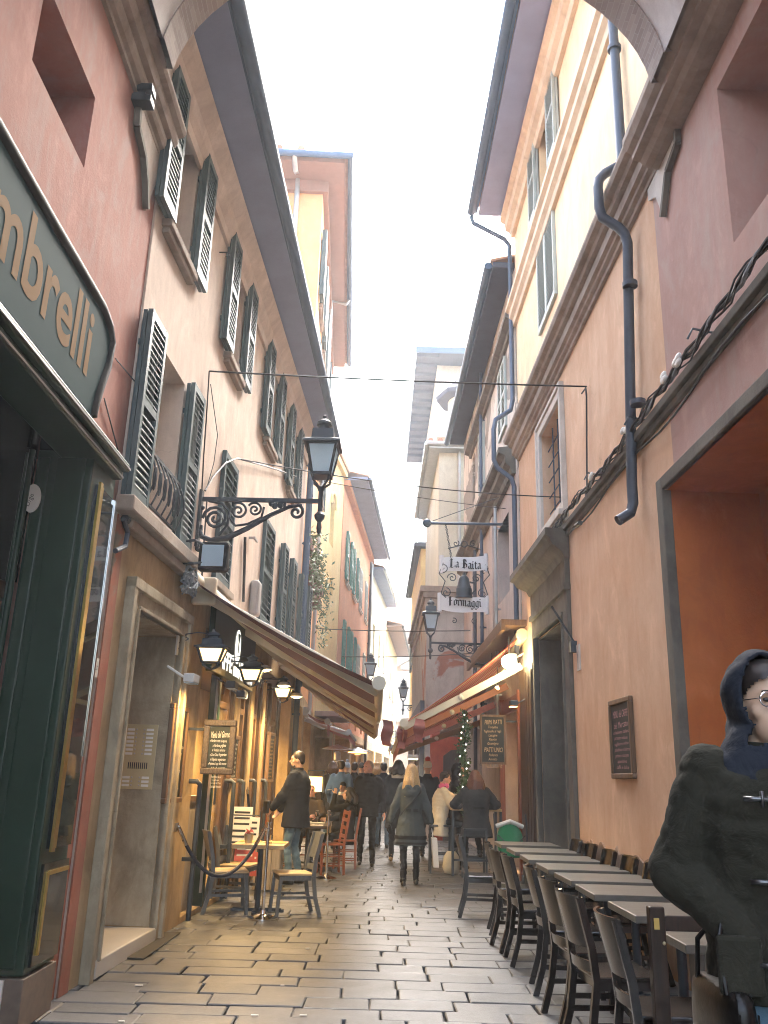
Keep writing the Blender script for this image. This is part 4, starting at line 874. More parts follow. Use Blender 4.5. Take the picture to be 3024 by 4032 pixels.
# recess of the portal in deep orange plaster, dark timber edge
m = MB(RN.xf()); d = -.86; m.quad((pu1-3.4, d, .02), (pu1, d, .02), (pu1, d, pz), (pu1-3.4, d, pz)); m.quad((pu1-.004, -.02, .02), (pu1-.004, d, .02), (pu1-.004, d, pz), (pu1-.004, -.02, pz)); m.quad((pu1-3.4, -.02, pz-.004), (pu1, -.02, pz-.004), (pu1, d, pz-.004), (pu1-3.4, d, pz-.004)); por = m.build('portal_recess', 'plaster_deep', bR)
m = MB(RN.xf()); m.box(pu1-.02, pu1+.13, -.06, .03, .0, pz+.12); m.box(pu1-3.4, pu1-.02, -.06, .03, pz, pz+.12); m.build('portal_frame', 'stone_dark', bR, bevel=.012)
# string course, and thinner mouldings above
zc0 = 7.08
PR = [(0, 0), (.04, .0), (.05, .07), (.09, .11), (.10, .16), (.14, .2), (.14, .42), (.19, .46), (.21, .54), (.27, .58), (.29, .66), (.29, .72), (.0, .78)]
cornice(RN, bR, 0, RN.L-.05, [(n, zc0+z*.55) for n, z in PR], 'stone_trim', 'string_course')
PRn = [(0, -.0), (.10, .0), (.16, .05), (.2, .14), (.27, .18), (.27, .27), (.32, .34), (.355, .46), (.355, .58), (.0, .66)]
cornice(RN, bR, 0, ru(1335, 320, .4), [(n, zc0-.03+z*.55) for n, z in PRn], 'stone_trim', 'string_course')
cornice(RN, bR, 2, RN.L, [(0, 9.86), (.06, 9.86), (.08, 9.95), (.14, 10.0), (.14, 10.12), (.2, 10.16), (.2, 10.25), (0, 10.28)], 'trim_cream')
cornice(RN, bR, 2, RN.L, [(0, 10.45), (.05, 10.45), (.08, 10.52), (0, 10.56)], 'stone_trim', 'moulding')
cornice(RN, bR, 2, RN.L, [(0, 11.85), (.07, 11.85), (.1, 11.95), (.18, 12.0), (.2, 12.15), (.28, 12.2), (.28, 12.3), (0, 12.32)], 'trim_cream')
# eave
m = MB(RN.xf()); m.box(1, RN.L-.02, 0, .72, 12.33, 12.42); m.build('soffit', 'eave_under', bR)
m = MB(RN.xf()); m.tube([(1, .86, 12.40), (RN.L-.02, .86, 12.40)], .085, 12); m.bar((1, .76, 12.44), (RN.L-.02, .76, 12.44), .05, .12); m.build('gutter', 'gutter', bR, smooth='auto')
m = MB(RN.xf()); m.add([(1, .84, 12.5), (RN.L, .84, 12.5), (RN.L, -4, 14.2), (1, -4, 14.2), (1, .84, 12.56), (RN.L, .84, 12.56), (RN.L, -4, 14.26), (1, -4, 14.26)], [(0,1,2,3),(4,5,6,7),(0,1,5,4),(3,2,6,7),(0,3,7,4),(1,2,6,5)]); m.build('roof', 'tile', bR)
# console under the thicker cornice near the camera
c1 = lambda x, y: RN.px((1924+x*.663)/DS, y*.663/DS, .0)
pts = [c1(*q) for q in ((1130, 640), (1145, 850), (1085, 1020), (1062, 1230), (1055, 1290), (1010, 1170), (965, 1195), (955, 1030))]
m = MB(RN.xf()); m.prism([(u, .0, z) for u, z in pts], (0, .03, 0)); m.build('console', 'stone_trim_pale', bR)
for a, b in ((0, 1), (1, 2), (2, 3), (3, 4)):
    m = MB(RN.xf()); m.bar((pts[a][0], .035, pts[a][1]), (pts[b][0], .035, pts[b][1]), .05, .05); m.build('console_edge', 'stone_dark', bR)
# windows
m = window(RN, bR, *wi, depth=.34, frame='shutter_green', sill=False, bars=4, glass='window_glass', grille=True)
s = MB(RN.xf()); a, b, c, e = wi; k = .16
s.box(a-k, a, 0, .05, c-k, e+k); s.box(b, b+k, 0, .05, c-k, e+k); s.box(a, b, 0, .05, e, e+k); s.box(a, b, 0, .05, c-k, c); s.box(a-k-.03, a-k+.03, .0, .075, c-k, e+k+.03); s.box(b+k-.03, b+k+.03, 0, .075, c-k, e+k+.03); s.box(a-k+.03, b+k-.03, 0, .077, e+k-.03, e+k+.03); s.build('window_surround', 'stone_trim_pale', m, bevel=.006)
s = MB(RN.xf()); s.box(a-k-.06, b+k+.06, .0, .14, c-k-.09, c-k-.003); s.box(a-k-.03, b+k+.03, 0, .1, c-k-.17, c-k-.092); s.build('sill', 'stone_trim_pale', m, bevel=.01)
window(RN, bR, *su, sh='closed', shm='shutter_pale', depth=.12, sill=False, pitch=.07)
window(RN, bR, *su3, sh='open', shm='shutter_pale', leafw=.55, depth=.25, sillm='stone_trim_pale', glass='window_pale')
# drainpipes
zt = zc0
p1u = ru(1340, 300, .1); m = MB(RN.xf())
pb = (ru(1362, 1000, .1), rz(1366, 1130, .1))
m.tube([(p1u, .1, 12.3), (p1u, .1, 7.86), (p1u+.01, .13, 7.77), (p1u+.03, .28, 7.68), (p1u+.03, .345, 7.6), (p1u+.03, .36, 7.5), (p1u+.03, .36, 7.25), (p1u+.03, .33, 7.13), (p1u+.01, .17, 7.0), (p1u, .12, 6.92), (p1u-.01, .1, 6.8), (pb[0], .1, 4.3), (pb[0], .1, 4.12), (pb[0], .13, 4.02), (pb[0]-.02, .26, 3.93)], .052, 14)
for z in (11.2, 9.3, 6.3, 5.0): m.tube([(p1u, .1, z), (p1u, .1, z+.05)], .075, 14)
m.build('drainpipe', 'pipe_dark', bR, smooth='auto')
p2 = RN.L-.02; m = MB(RN.xf())
m.tube([(p2, .86, 12.3), (p2, .82, 12.15), (p2, .2, 11.8), (p2, .1, 11.65), (p2, .1, 8.3), (p2, .14, 8.1), (p2, .42, 7.9), (p2, .46, 7.7), (p2, .46, 7.1), (p2, .40, 6.95), (p2, .14, 6.75), (p2, .1, 6.6), (p2, .1, 3.6), (p2-.02, .14, 3.45), (p2-.1, .2, 3.35)], .045, 12)
m.build('drainpipe', 'pipe_blue', bR, smooth='auto')
# ledge with cables
u0, z0 = ru(1140, 1235), rz(1140, 1235)
m = MB(RN.xf()); m.box(0, RN.L-.3, 0, .09, 4.72, 4.80); m.box(0, RN.L-.3, 0, .05, 4.66, 4.717); m.build('ledge', 'stone_dark', bR, bevel=.01)
cb = thing('cable_bundle', 'thick twisted bundle of black cables sagging along ochre wall ledge', 'cables', RN.P(6, 4.8, .1))
rn = random.Random(11)
for i in range(6):
    m = MB(RN.xf()); pts = []; ph = rn.uniform(0, 6)
    for k in range(110):
        u = .5+k*(RN.L-1.0)/109; pts.append((u, .10+.02*sin(u*9+ph)+rn.uniform(-.004, .004), 4.86+.028*cos(u*9+ph)+.03*sin(u*.9)+(.05*sin(u*2.3+ph) if i > 3 else 0)))
    m.tube(pts, .014 if i < 4 else .008, 6); m.build('cable', 'cable' if i % 3 else 'cable_grey', cb)
m = MB(RN.xf()); pts = [(.5+k*.35, .07, 4.58+.05*sin(k*.8)) for k in range(int((RN.L-4)/.35))]; m.tube(pts, .011, 6); m.build('cable', 'cable', cb)
for uu in (ru(1500, 830), ru(1475, 850), ru(1380, 960), ru(1300, 1050)):
    m = MB(RN.xf()); 
    for k in range(3): m.ell((uu+rn.uniform(-.09, .09), .13, 4.88+rn.uniform(-.03, .04)), (.07, .02, .035), 7, 5)
    m.build('wrap', 'white_paint', cb)
m = MB(RN.xf()); 
for uu in (6.6, 8.2, 9.9, 11.6, 13.2): m = MB(RN.xf()); m.tube([(uu, 0, 4.9), (uu, .16, 4.93), (uu+.02, .2, 4.85)], .01, 5); m.build('clip', 'iron', cb)
# eyelet, tether bracket and thin wall rod
m = MB(RN.xf()); a = RN.px(1265, 835, .04); b = RN.px(1268, 1065, .04); m.tube([(a[0]+.2, .04, a[1]), (a[0], .04, a[1]-.02), (a[0]-.02, .04, a[1]-.15), (b[0], .04, b[1])], .011, 6); m.box(b[0]-.05, b[0]+.03, 0, .06, b[1]-.08, b[1]+.05); m.build('wall_rod', 'cable', bR)
hook(RN, bR, ru(1318, 1012), rz(1318, 1012))
m = MB(RN.xf()); a = RN.px(1255, 1132, .1); m.tube([(a[0]+.16, .12, a[1]+.02), (a[0]-.05, .12, a[1])], .03, 8); m.build('cable_joint', 'cable', cb)
# doorway with hooded lintel
do_t = .26; a, b, c, e = do
s = MB(RN.xf()); s.box(a-do_t, a, 0, .06, 0, e+.3); s.box(b, b+do_t, 0, .06, 0, e+.3); s.box(a, b, 0, .06, e, e+.3); s.box(a-.035, a, .0, .09, 0, e); s.box(b, b+.035, .0, .09, 0, e); s.box(a-.035, b+.035, 0, .092, e, e+.05); s.box(a-do_t-.02, b+do_t+.02, 0, .10, e+.3, e+.38); ds = s.build('door_surround', 'stone_dark', bR, bevel=.008)
s = MB(RN.xf()); s.box(a-do_t, b+do_t, 0, .07, e+.38, e+.72); s.build('frieze', 'stone_dark', ds)
s = MB(RN.xf()); h0 = e+.72; a_, b_ = a-do_t-.02, b+do_t+.02
prof = [(0, h0), (.08, h0), (.12, h0+.08), (.26, h0+.16), (.30, h0+.24), (.36, h0+.27), (.36, h0+.36), (0, h0+.42)]
kk = len(prof); s.add([(a_-(n*.55), n, z) for n, z in prof]+[(b_+(n*.55), n, z) for n, z in prof], [(i, i+1, kk+i+1, kk+i) for i in range(kk-1)]+[tuple(range(kk)), tuple(range(kk, 2*kk))]); s.build('door_hood', 'stone_dark', ds)
m = MB(RN.xf()); m.box(a+.0, b-.0, -.5, -.42, .1, e); dd = m.build('door', 'stone_dark', bR)
m = MB(RN.xf()); 
for z0_, z1_ in ((.3, 1.3), (1.5, 3.3)): m.box(a+.12, (a+b)/2-.06, -.42, -.4, z0_, z1_); m.box((a+b)/2+.06, b-.12, -.42, -.4, z0_, z1_)
m.build('door_panel', 'stone_dark', dd, bevel=.015)
m = MB(RN.xf()); m.box(b-.012, b-.001, -.42, -.002, .1, e-.01); m.box(a+.001, a+.012, -.42, -.002, .1, e-.01); m.box(a+.012, b-.012, -.42, -.002, e-.022, e-.01); m.build('door_reveal', 'stone_dark', ds)
m = MB(RN.xf()); m.box(a-.02, b+.02, -.5, .08, 0, .1); m.build('door_step', 'stone_trim', ds)
q = RN.px(1228, 1395, .1); m = MB(RN.xf()); m.tube([(q[0], 0, q[1]), (q[0], .3, q[1]+.5)], .015, 6); m.box(q[0]-.04, q[0]+.04, 0, .08, q[1]-.08, q[1]+.06); m.build('flag_holder', 'iron', bR)
q = RN.px(1250, 1420, .01); m = MB(RN.xf()); m.box(q[0]-.07, q[0]+.07, 0.002, .018, q[1]-.16, q[1]+.16); hn = tag(m.build('house_number', 'stone_trim_pale'), 'small pale number tile on ochre wall right of the doorway', 'number tile')
m = MB(RN.xf()); add_text(m, '1', q[0], q[1]-.07, .17, .021, mirror=True); m.build('lettering', 'ink', hn)
# chipped plaster line low on the wall
m = MB(RN.xf()); rn = random.Random(4); top = []; uA_, uB_ = do[0]-do_t-.05-6.2, do[0]-do_t-.03
nseg = 44
for i in range(nseg+1): top.append((pu1+.17+(uB_-pu1-.17)*i/nseg, .016, .86+rn.choice((-.03, -.012, 0, .01, .02, .05))))
m.prism([(top[0][0], 0.002, .0)]+[(u, .002, z) for u, _, z in top]+[(top[-1][0], .002, 0)], (0, .014, 0)); m.build('worn_plinth', 'plaster_old_plinth', bR) if 'plaster_old_plinth' in M else m.build('worn_plinth', 'brick_plinth', bR)
rb = [('MENU del CAFFE', .1, .8), ('del Mercato', .09, .75)] + [(s, .05, wv) for s, wv in zip(['colazione italiana', 'pranzo veloce', 'tagliere e vino', 'piadina e birra', 'primo e acqua', 'aperitivo', 'caffè e dolce', 'spritz', 'panino del giorno', 'Buon appetito'], [.85, .7, .75, .8, .7, .5, .65, .35, .85, .8])]
wall_board(RN, 'chalk menu in brown frame hanging on ochre wall over tables', ((1312, 1512), (1357, 1506), (1352, 1682)), .045, rb, mirror=True, seed=9, chalk='chalk_pink')
# ================================================================== BEYOND: left side
def simple_building(name, label, a, b, side, h, wallm, ops, base=None, baseh=3.3, baseops=(), depth=6, d0=.7):
    """ops: list of (u0, u1, z0, z1, depth)"""
    fr = Fr(a, b, side); t = thing(name, label, 'building', fr.P(fr.L/2, 0, -1)); w = MB(fr.xf())
    wall_geo(w, 0, fr.L, baseh if base else 0, h, [o for o in ops]); back_box(w, 0, fr.L, h, d0, depth); w.build('wall', wallm, t)
    if base:
        w = MB(fr.xf()); wall_geo(w, 0, fr.L, 0, baseh, list(baseops)); w.build('lower_wall', base, t)
    return t, fr
def eave(fr, t, h, over, m1='eave_under', g='gutter', u0=0, u1=None, th=.12, roofm='tile', rise=1.4):
    u1 = fr.L if u1 is None else u1
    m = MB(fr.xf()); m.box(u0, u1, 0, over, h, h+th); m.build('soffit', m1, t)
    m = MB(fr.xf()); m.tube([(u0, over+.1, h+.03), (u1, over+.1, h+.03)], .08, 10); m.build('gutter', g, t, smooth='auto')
    m = MB(fr.xf()); m.add([(u0, over+.05, h+th+.01), (u1, over+.05, h+th+.01), (u1, -5, h+th+rise), (u0, -5, h+th+rise), (u0, over+.05, h+th+.07), (u1, over+.05, h+th+.07), (u1, -5, h+th+rise+.06), (u0, -5, h+th+rise+.06)], [(0,1,2,3),(4,5,6,7),(0,1,5,4),(3,2,6,7),(0,3,7,4),(1,2,6,5)]); m.build('roof', roofm, t)
# tall orange building whose eave stands over the cream roof
TA, TB = (-1.66, 16.95), (-1.98, 26.4)
tw = [(.9, 1.9, 9.2, 10.9), (3.6, 4.6, 9.2, 10.9), (6.3, 7.3, 9.2, 10.9), (3.2, 4.2, 12.2, 13.9), (6.2, 7.2, 12.2, 13.9), (.9, 1.9, 12.2, 13.9), (.9, 1.7, 3.9, 5.7), (3.6, 4.5, 3.9, 5.7), (6.3, 7.2, 3.9, 5.7), (1.0, 1.9, 6.4, 8.2), (6.3, 7.2, 6.4, 8.2)]
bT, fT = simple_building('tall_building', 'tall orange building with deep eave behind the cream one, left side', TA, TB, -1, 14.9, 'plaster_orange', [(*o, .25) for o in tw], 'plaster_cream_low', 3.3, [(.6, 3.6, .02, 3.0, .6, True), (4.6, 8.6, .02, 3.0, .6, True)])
for o in tw[:6]: window(fT, bT, *o, sh='open', shm='shutter_green', leafw=.5, pitch=.09, thick=.13)
for o in tw[6:]: window(fT, bT, *o, sh='closed', shm='shutter_green', depth=.1, pitch=.09)
m = MB(fT.xf()); m.box(-.75, fT.L, 0, .5, 14.9, 15.02); m.box(-.75, -.0, -7, 0, 14.9, 15.02); m.build('soffit', 'eave_brown', bT)
m = MB(fT.xf()); m.box(-.1, fT.L, 0, .12, 14.6, 14.89); m.box(-.12, 0, -7, 0, 14.6, 14.89); m.build('eave_moulding', 'eave_brown', bT)
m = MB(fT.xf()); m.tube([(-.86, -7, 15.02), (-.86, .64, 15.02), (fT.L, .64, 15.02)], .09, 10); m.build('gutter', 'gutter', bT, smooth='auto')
m = MB(fT.xf()); m.box(-.8, -.5, -7, .6, 15.03, 15.1); m.box(-.5, fT.L, .25, .6, 15.03, 15.1)
for k in range(14): m.tube([(-.88, -7+.5*k, 15.13), (-.4, -7+.5*k, 15.2)], .09, 8)
m.add([(-.8, .6, 15.12), (fT.L, .6, 15.12), (fT.L, -5, 16.8), (3, -5, 16.8), (-.8, -7, 15.12)], [(0, 1, 2, 3, 4)]); m.build('roof', 'tile', bT)
m = MB(fT.xf()); m.tube([(-.86, -.65, 15.0), (-.6, -.62, 14.75), (-.1, -.6, 15.0), (-.07, -.6, 9)], .06, 10); m.build('drainpipe', 'zinc', bT, smooth='auto')
m = MB(fT.xf()); m.tube([(5.2, .64, 15.0), (5.2, .55, 14.8), (5.2, .1, 14.9), (5.2, .09, 3)], .05, 10); m.build('drainpipe', 'zinc', bT, smooth='auto')
pipe(fT, bT, .35, 3.2, 9.2, m='gutter')
# flower boxes with trailing plants
def leaves(mb, c, r, n, size, rnd, hang=0.0):
    for i in range(n):
        p = V((rnd.gauss(0, r[0]), rnd.gauss(0, r[1]), rnd.gauss(0, r[2]))); p.z -= hang*rnd.random()**1.3; p = V(c)+p
        a = V((rnd.uniform(-1, 1), rnd.uniform(-1, 1), rnd.uniform(-1, 1))).normalized()*size*rnd.uniform(.6, 1.4); b = a.cross(V((rnd.uniform(-1, 1), rnd.uniform(-1, 1), rnd.uniform(-1, 1)))).normalized()*size*.45
        mb.add([p-a, p+b, p+a, p-b], [(0, 1, 2, 3)])
rnd = random.Random(8)
for i, (lab, x, y) in enumerate((('trailing plant in terracotta box under the street lantern stem', 668, 1175), ('trailing plant in terracotta box second down on orange wall', 676, 1222), ('trailing plant in lowest terracotta box, long hanging shoots', 690, 1268))):
    p = onY(x, y, (17.9, 19.3, 20.9)[i]); t = thing('window_box', lab, 'plant box', p, 'plant boxes on the orange building'); m = MB(); m.box(p.x-.35, p.x+.08, p.y-.4, p.y+.4, p.z-.18, p.z+.05); m.build('box', 'terracotta', t, bevel=.02)
    m = MB(); leaves(m, p+V((.0, 0, .12)), (.16, .3, .1), 150, .06, rnd); leaves(m, p+V((.14, 0, .0)), (.08, .3, .08), 220, .05, rnd, 1.0 if i < 2 else 1.5); m.build('foliage', 'leaf_pale', t, fix=False)
    m = MB(); m.box(p.x-.4, p.x+.05, p.y-.42, p.y+.42, p.z-.5, p.z-.3); m.build('bracket_box', 'terracotta', t, bevel=.02)
# yellow, coral and pale houses
yw = [(1.3, 2.0, 5.8, 7.6), (1.3, 2.0, 9.0, 10.6), (1.3, 2.0, 3.7, 4.9)]
bY, fY = simple_building('yellow_house', 'narrow yellow house between the orange and coral facades', (-1.98, 26.4), (-1.52, 30.0), -1, 12.3, 'plaster_yellow', [(*o, .3) for o in yw], 'plaster_cream_low', 3.0, [(.6, 3.0, .02, 2.7, .6, True)])
for o in yw:
    w_ = window(fY, bY, *o, depth=.28, sill=False, glass='window_pale'); m = MB(fY.xf()); m.tube([(o[0]-.08, .02, o[3]-.2)]+[((o[0]+o[1])/2-(o[1]-o[0]+.16)/2*cos(a), .02, o[3]-.1+.35*sin(a)) for a in [pi*i/10 for i in range(11)]]+[(o[1]+.08, .02, o[3]-.2)], .05, 6); m.build('arch_moulding', 'plaster_yellow', w_)
m = MB(fY.xf()); m.box(.3, 3.5, 0, .75, 3.25, 3.4); bal = m.build('balcony', 'stone_trim', bY); m = MB(fY.xf()); m.box(.3, 3.5, .66, .74, 4.1, 4.2)
for k in range(14): m.lathe([(.05, 3.41), (.07, 3.55), (.03, 3.7), (.06, 3.95), (.05, 4.09)], (.4+k*.225, .7, 0), 8)
m.build('balustrade', 'stone_trim', bal); m = MB(fY.xf()); m.box(0, fY.L, 0, .14, 12.1, 12.32); m.build('cornice', 'plaster_yellow', bY)
m = MB(fY.xf()); m.box(0, fY.L, -5, .2, 12.33, 12.5); m.build('roof', 'tile', bY)
cw = []; 
oA, oB = (-1.5, 30.05), (-.6, 42.2); fO = Fr(oA, oB, -1)
for x, y0, y1, kind in ((748, 1020, 0, 0),): pass
def wz(fr, xa, xb, yt, yb):
    u0, zt = fr.px(xa, yt); u1, zb2 = fr.px(xb, yb); return (u0, u1, zb2, zt)
c_up = [wz(fO, 757, 766, 1140, 1190), ]
us = [1.6, 4.2, 6.9, 9.6]
cop = [(u, u+1.05, 8.6, 10.4) for u in us] + [(u, u+1.05, 5.1, 7.0) for u in us]
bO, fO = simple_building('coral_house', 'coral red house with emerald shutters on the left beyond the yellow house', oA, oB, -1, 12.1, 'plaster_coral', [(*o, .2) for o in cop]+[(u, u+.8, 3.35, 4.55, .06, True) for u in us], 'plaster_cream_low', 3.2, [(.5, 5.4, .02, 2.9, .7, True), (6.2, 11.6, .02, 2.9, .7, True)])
for i, o in enumerate(cop):
    kind = 'open' if i in (0, 1, 4, 5) else 'closed'
    window(fO, bO, *o, sh=kind, shm='shutter_emerald' if i not in (2, 3, 6, 7) else 'shutter_pale', leafw=.5, depth=.15, pitch=.13, sillm='stone_trim_pale')
eave(fO, bO, 12.1, .85); m = MB(fO.xf()); m.box(0, fO.L, 0, .2, 11.85, 12.09); m.build('cornice', 'plaster_coral', bO)
pipe(fO, bO, fO.L-.2, .3, 11.8, r=.07, m='zinc'); pipe(fO, bO, fO.L-.6, .3, 11.8, r=.06, m='gutter_brown')
pw = [(2.0, 3.0, 7.5, 9.2), (5.2, 6.2, 7.5, 9.2), (2.0, 3.0, 4.4, 6.2), (5.2, 6.2, 4.4, 6.2), (8.2, 9.1, 4.4, 6.2), (8.2, 9.1, 7.5, 9.2)]
bP, fP = simple_building('pale_house', 'pale green plastered house far along the left side', (-.58, 42.25), (.36, 52.3), -1, 11.6, 'plaster_pale', [(*o, .3) for o in pw], 'plaster_cream_low', 3.2, [(.6, 4.5, .02, 2.8, .7, True), (5.4, 9.4, .02, 2.8, .7, True)])
for o in pw: window(fP, bP, *o, depth=.25, glass='window_glass', sillm='stone_trim_pale')
eave(fP, bP, 11.6, .6, 'eave_under', 'zinc')
sw = [(1.2, 2.2, 4.0, 6.0), (4.5, 5.5, 6.6, 8.2), (8.0, 9.0, 6.6, 8.2), (8.0, 9.0, 4.0, 5.8)]
bS, fS = simple_building('peach_house', 'peach house with pale blue shutter furthest along the left side', (.38, 52.35), (1.35, 66), -1, 10.4, 'plaster_yellow', [(*o, .25) for o in sw], 'plaster_cream_low', 3.0, [(.5, 6, .02, 2.7, .6, True)])
window(fS, bS, *sw[0], sh='closed', shm='shutter_blue', depth=.1)
for o in sw[1:]: window(fS, bS, *o, depth=.25)
eave(fS, bS, 10.4, .9, 'eave_brown', 'gutter_brown')
# ---- the brick palace closing the street
bE, fE = simple_building('brick_palace', 'pale brick palace with arched portal closing the far end of street', (-6, 72), (10, 72), -1, 14.2, 'brick_far', [], depth=8)
# facing us: the frame normal must point to -Y
def ex(x, y): p = onY(x, y, 72); return p.x+6, p.z
m = MB(fE.xf()); u0, zt = ex(886, 1463); u1, zb = ex(910, 1552); cx_ = (u0+u1)/2; rr = (u1-u0)/2; zsp = zt-rr
pts = [(u0, .02, zb), (u0, .02, zsp)]+[(cx_-rr*cos(a), .02, zsp+rr*sin(a)) for a in [pi*i/16 for i in range(1, 16)]]+[(u1, .02, zsp), (u1, .02, zb)]
m.prism(pts, (0, .06, 0)); dE = m.build('portal', 'door_dark', bE)
m = MB(fE.xf()); 
for i in range(16):
    a, b = pi*i/16, pi*(i+1)/16; P1 = lambda q, R: (cx_-R*cos(q), .0, zsp+R*sin(q)); m.prism([P1(a, rr), P1(b, rr), P1(b, rr+.45), P1(a, rr+.45)], (0, .2, 0))
m.box(u0-.5, u0, 0, .22, zb, zsp); m.box(u1, u1+.5, 0, .22, zb, zsp); m.box(u0-.62, u0+.05, 0, .3, zsp-.12, zsp+.1); m.box(u1-.05, u1+.62, 0, .3, zsp-.12, zsp+.1)
zp = zsp+rr+.6; m.box(u0-.8, u1+.8, 0, .4, zp, zp+.22); m.build('portal_surround', 'stone_trim_pale', dE)
m = MB(fE.xf()); m.prism([(u0-.95, 0, zp+.23), (u1+.95, 0, zp+.23), (cx_, 0, zp+1.1)], (0, .25, 0)); m.prism([(u0-1.1, 0, zp+.23), (cx_, 0, zp+1.15), (cx_, 0, zp+1.4), (u0-1.25, 0, zp+.35)], (0, .5, 0)); m.prism([(u1+1.1, 0, zp+.23), (cx_, 0, zp+1.15), (cx_, 0, zp+1.4), (u1+1.25, 0, zp+.35)], (0, .5, 0)); m.build('pediment', 'stone_trim_pale', dE)
w0, w1 = ex(893, 1410), ex(906, 1433); m = MB(fE.xf()); m.box(w0[0], w1[0], .02, .08, w1[1], w0[1]); wE_ = m.build('window', 'window_glass', bE); m = MB(fE.xf())
for a in ((w0[0]-.35, w0[0], w1[1]-.6, w0[1]+.3), (w1[0], w1[0]+.35, w1[1]-.6, w0[1]+.3), (w0[0], w1[0], w0[1], w0[1]+.3), (w0[0], w1[0], w1[1]-.6, w1[1])): m.box(a[0], a[1], 0, .14, a[2], a[3])
m.build('window_surround', 'stone_trim_pale', wE_)
zb1 = ex(880, 1450)[1]; m = MB(fE.xf()); m.box(0, 16, 0, .18, zb1-.3, zb1); m.box(0, 16, 0, .3, ex(880, 1570)[1]-.3, ex(880, 1570)[1]); m.build('band', 'stone_trim_pale', bE)
ul = ex(868, 1450)[0]; m = MB(fE.xf()); m.box(ul-.45, ul+.45, 0, .3, ex(868, 1560)[1], zb1-.3); m.build('pilaster', 'stone_trim_pale', bE)
zt_ = ex(870, 1388)[1]; m = MB(fE.xf()); m.box(0, 16, 0, .15, zt_-.25, zt_)
for k in range(30): m.box(.2+k*.55, .45+k*.55, 0, .45, zt_+.01, zt_+.35)
m.box(0, 16, 0, .5, zt_+.36, zt_+.8); m.build('cornice', 'stone_trim_pale', bE)
m = MB(fE.xf()); h0 = zt_+.85; m.add([(0, .7, h0), (16, .7, h0), (16, -6, h0+3.6), (0, -6, h0+3.6)], [(0, 1, 2, 3)])
for k in range(36): m.tube([(.2+k*.45, .72, h0+.06), (.2+k*.45, -5.9, h0+3.6)], .11, 6)
m.build('roof', 'tile_pale', bE)
# ================================================================== BEYOND: right side
R2A, R2B = (2.437, 14.6), (2.36, 24.0); fR2 = Fr(R2A, R2B, 1)
aw_ = [fR2.px(x, y) for x, y in ((1100, 1200), (1076, 1230), (1090, 1290), (1088, 1125))]
print('R2', aw_)
ao = (aw_[0][0], aw_[1][0], aw_[2][1], aw_[3][1])
rw = [(ao[0], ao[1], ao[2], ao[3], .35, True), (1.2, 2.2, 8.35, 9.9, .2), (4.6, 5.6, 8.3, 9.9, .2), (.4, 1.2, 10.1, 11.0, .2), (6.6, 7.2, 8.6, 9.9, .4, True)]
bG, fR2 = simple_building('grey_house', 'weathered grey rough plaster house on the right past the ochre building', R2A, R2B, 1, 11.2, 'plaster_ruin', rw, 'plaster_grey', 7.0, [rw[0], (5.5, 8.5, .02, 2.8, .6, True), (.15, 2.1, .02, 2.9, .9)])
for o in rw[1:3]: window(fR2, bG, *o[:4], sh='closed', shm='shutter_pale', depth=.1, sill=False, pitch=.09)
cornice(fR2, bG, 0.3, fR2.L, [(0, 7.0), (.08, 7.0), (.1, 7.12), (.2, 7.2), (.2, 7.34), (.32, 7.4), (.32, 7.5), (0, 7.55)], 'stone_dark', 'string_course')
cornice(fR2, bG, 0.0, fR2.L-2, [(0, 9.98), (.06, 9.98), (.08, 10.05), (.2, 10.1), (.2, 10.2), (0, 10.24)], 'stone_dark', 'moulding')
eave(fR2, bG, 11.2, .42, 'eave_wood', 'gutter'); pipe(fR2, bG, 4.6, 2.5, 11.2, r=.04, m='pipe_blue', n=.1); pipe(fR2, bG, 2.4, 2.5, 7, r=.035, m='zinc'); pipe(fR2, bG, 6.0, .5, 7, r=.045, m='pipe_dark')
for uu in (3.1, 5.0, 6.9): 
    m = MB(fR2.xf()); m.box(uu, uu+.35, 0, .06, 3.0, 7.0); m.build('pilaster', 'plaster_grey', bG)
# ruined block turned towards us, with the narrower storeys above
bB = thing('old_tower_house', 'old house with flaking grey plaster over red brick, right side middle distance', 'building', (2.4, 25, 0))
def bx(x, y, Y): return onY(x, y, Y)
xl = bx(917, 1420, 25).x; zc_ = bx(930, 1292, 25).z
m = MB(); m.box(xl, 6, 24.05, 34, 0, zc_-.25); m.build('wall', 'plaster_old', bB)
m = MB(); m.box(xl-.12, 5, 23.9, 34, zc_-.2, zc_-.05); m.box(xl-.2, 5, 23.82, 34, zc_-.04, zc_+.12); m.box(xl-.06, 5, 23.98, 34, zc_-.55, zc_-.22); m.build('cornice', 'stone_trim', bB)
x2 = bx(945, 1150, 26).x; z2 = bx(960, 990, 26).z
m = MB(); m.box(x2, 6, 25.5, 33, zc_+.13, z2); m.build('upper_wall', 'plaster_pale', bB)
m = MB(); m.box(x2-.35, 6, 25.1, 33, z2+.01, z2+.16); m.tube([(x2-.42, 25.05, z2+.14), (6, 25.05, z2+.14)], .08, 8); m.tube([(x2-.42, 25.05, z2+.14), (x2-.42, 33, z2+.1)], .08, 8); m.build('eave', 'zinc', bB)
m = MB(); m.add([(x2-.4, 25.05, z2+.2), (6, 25.05, z2+.2), (6, 29, z2+1.1), (x2-.4, 33, z2+.2)], [(0, 1, 2, 3)])
for k in range(16): m.tube([(x2-.3+.3*k, 25.05, z2+.24), (x2+.1+.3*k, 29, z2+1.05)], .09, 6)
m.build('roof', 'tile', bB); m = MB(); m.tube([(2.35, 25.4, z2), (2.35, 25.4, zc_+.2)], .05, 8); m.build('drainpipe', 'zinc', bB)
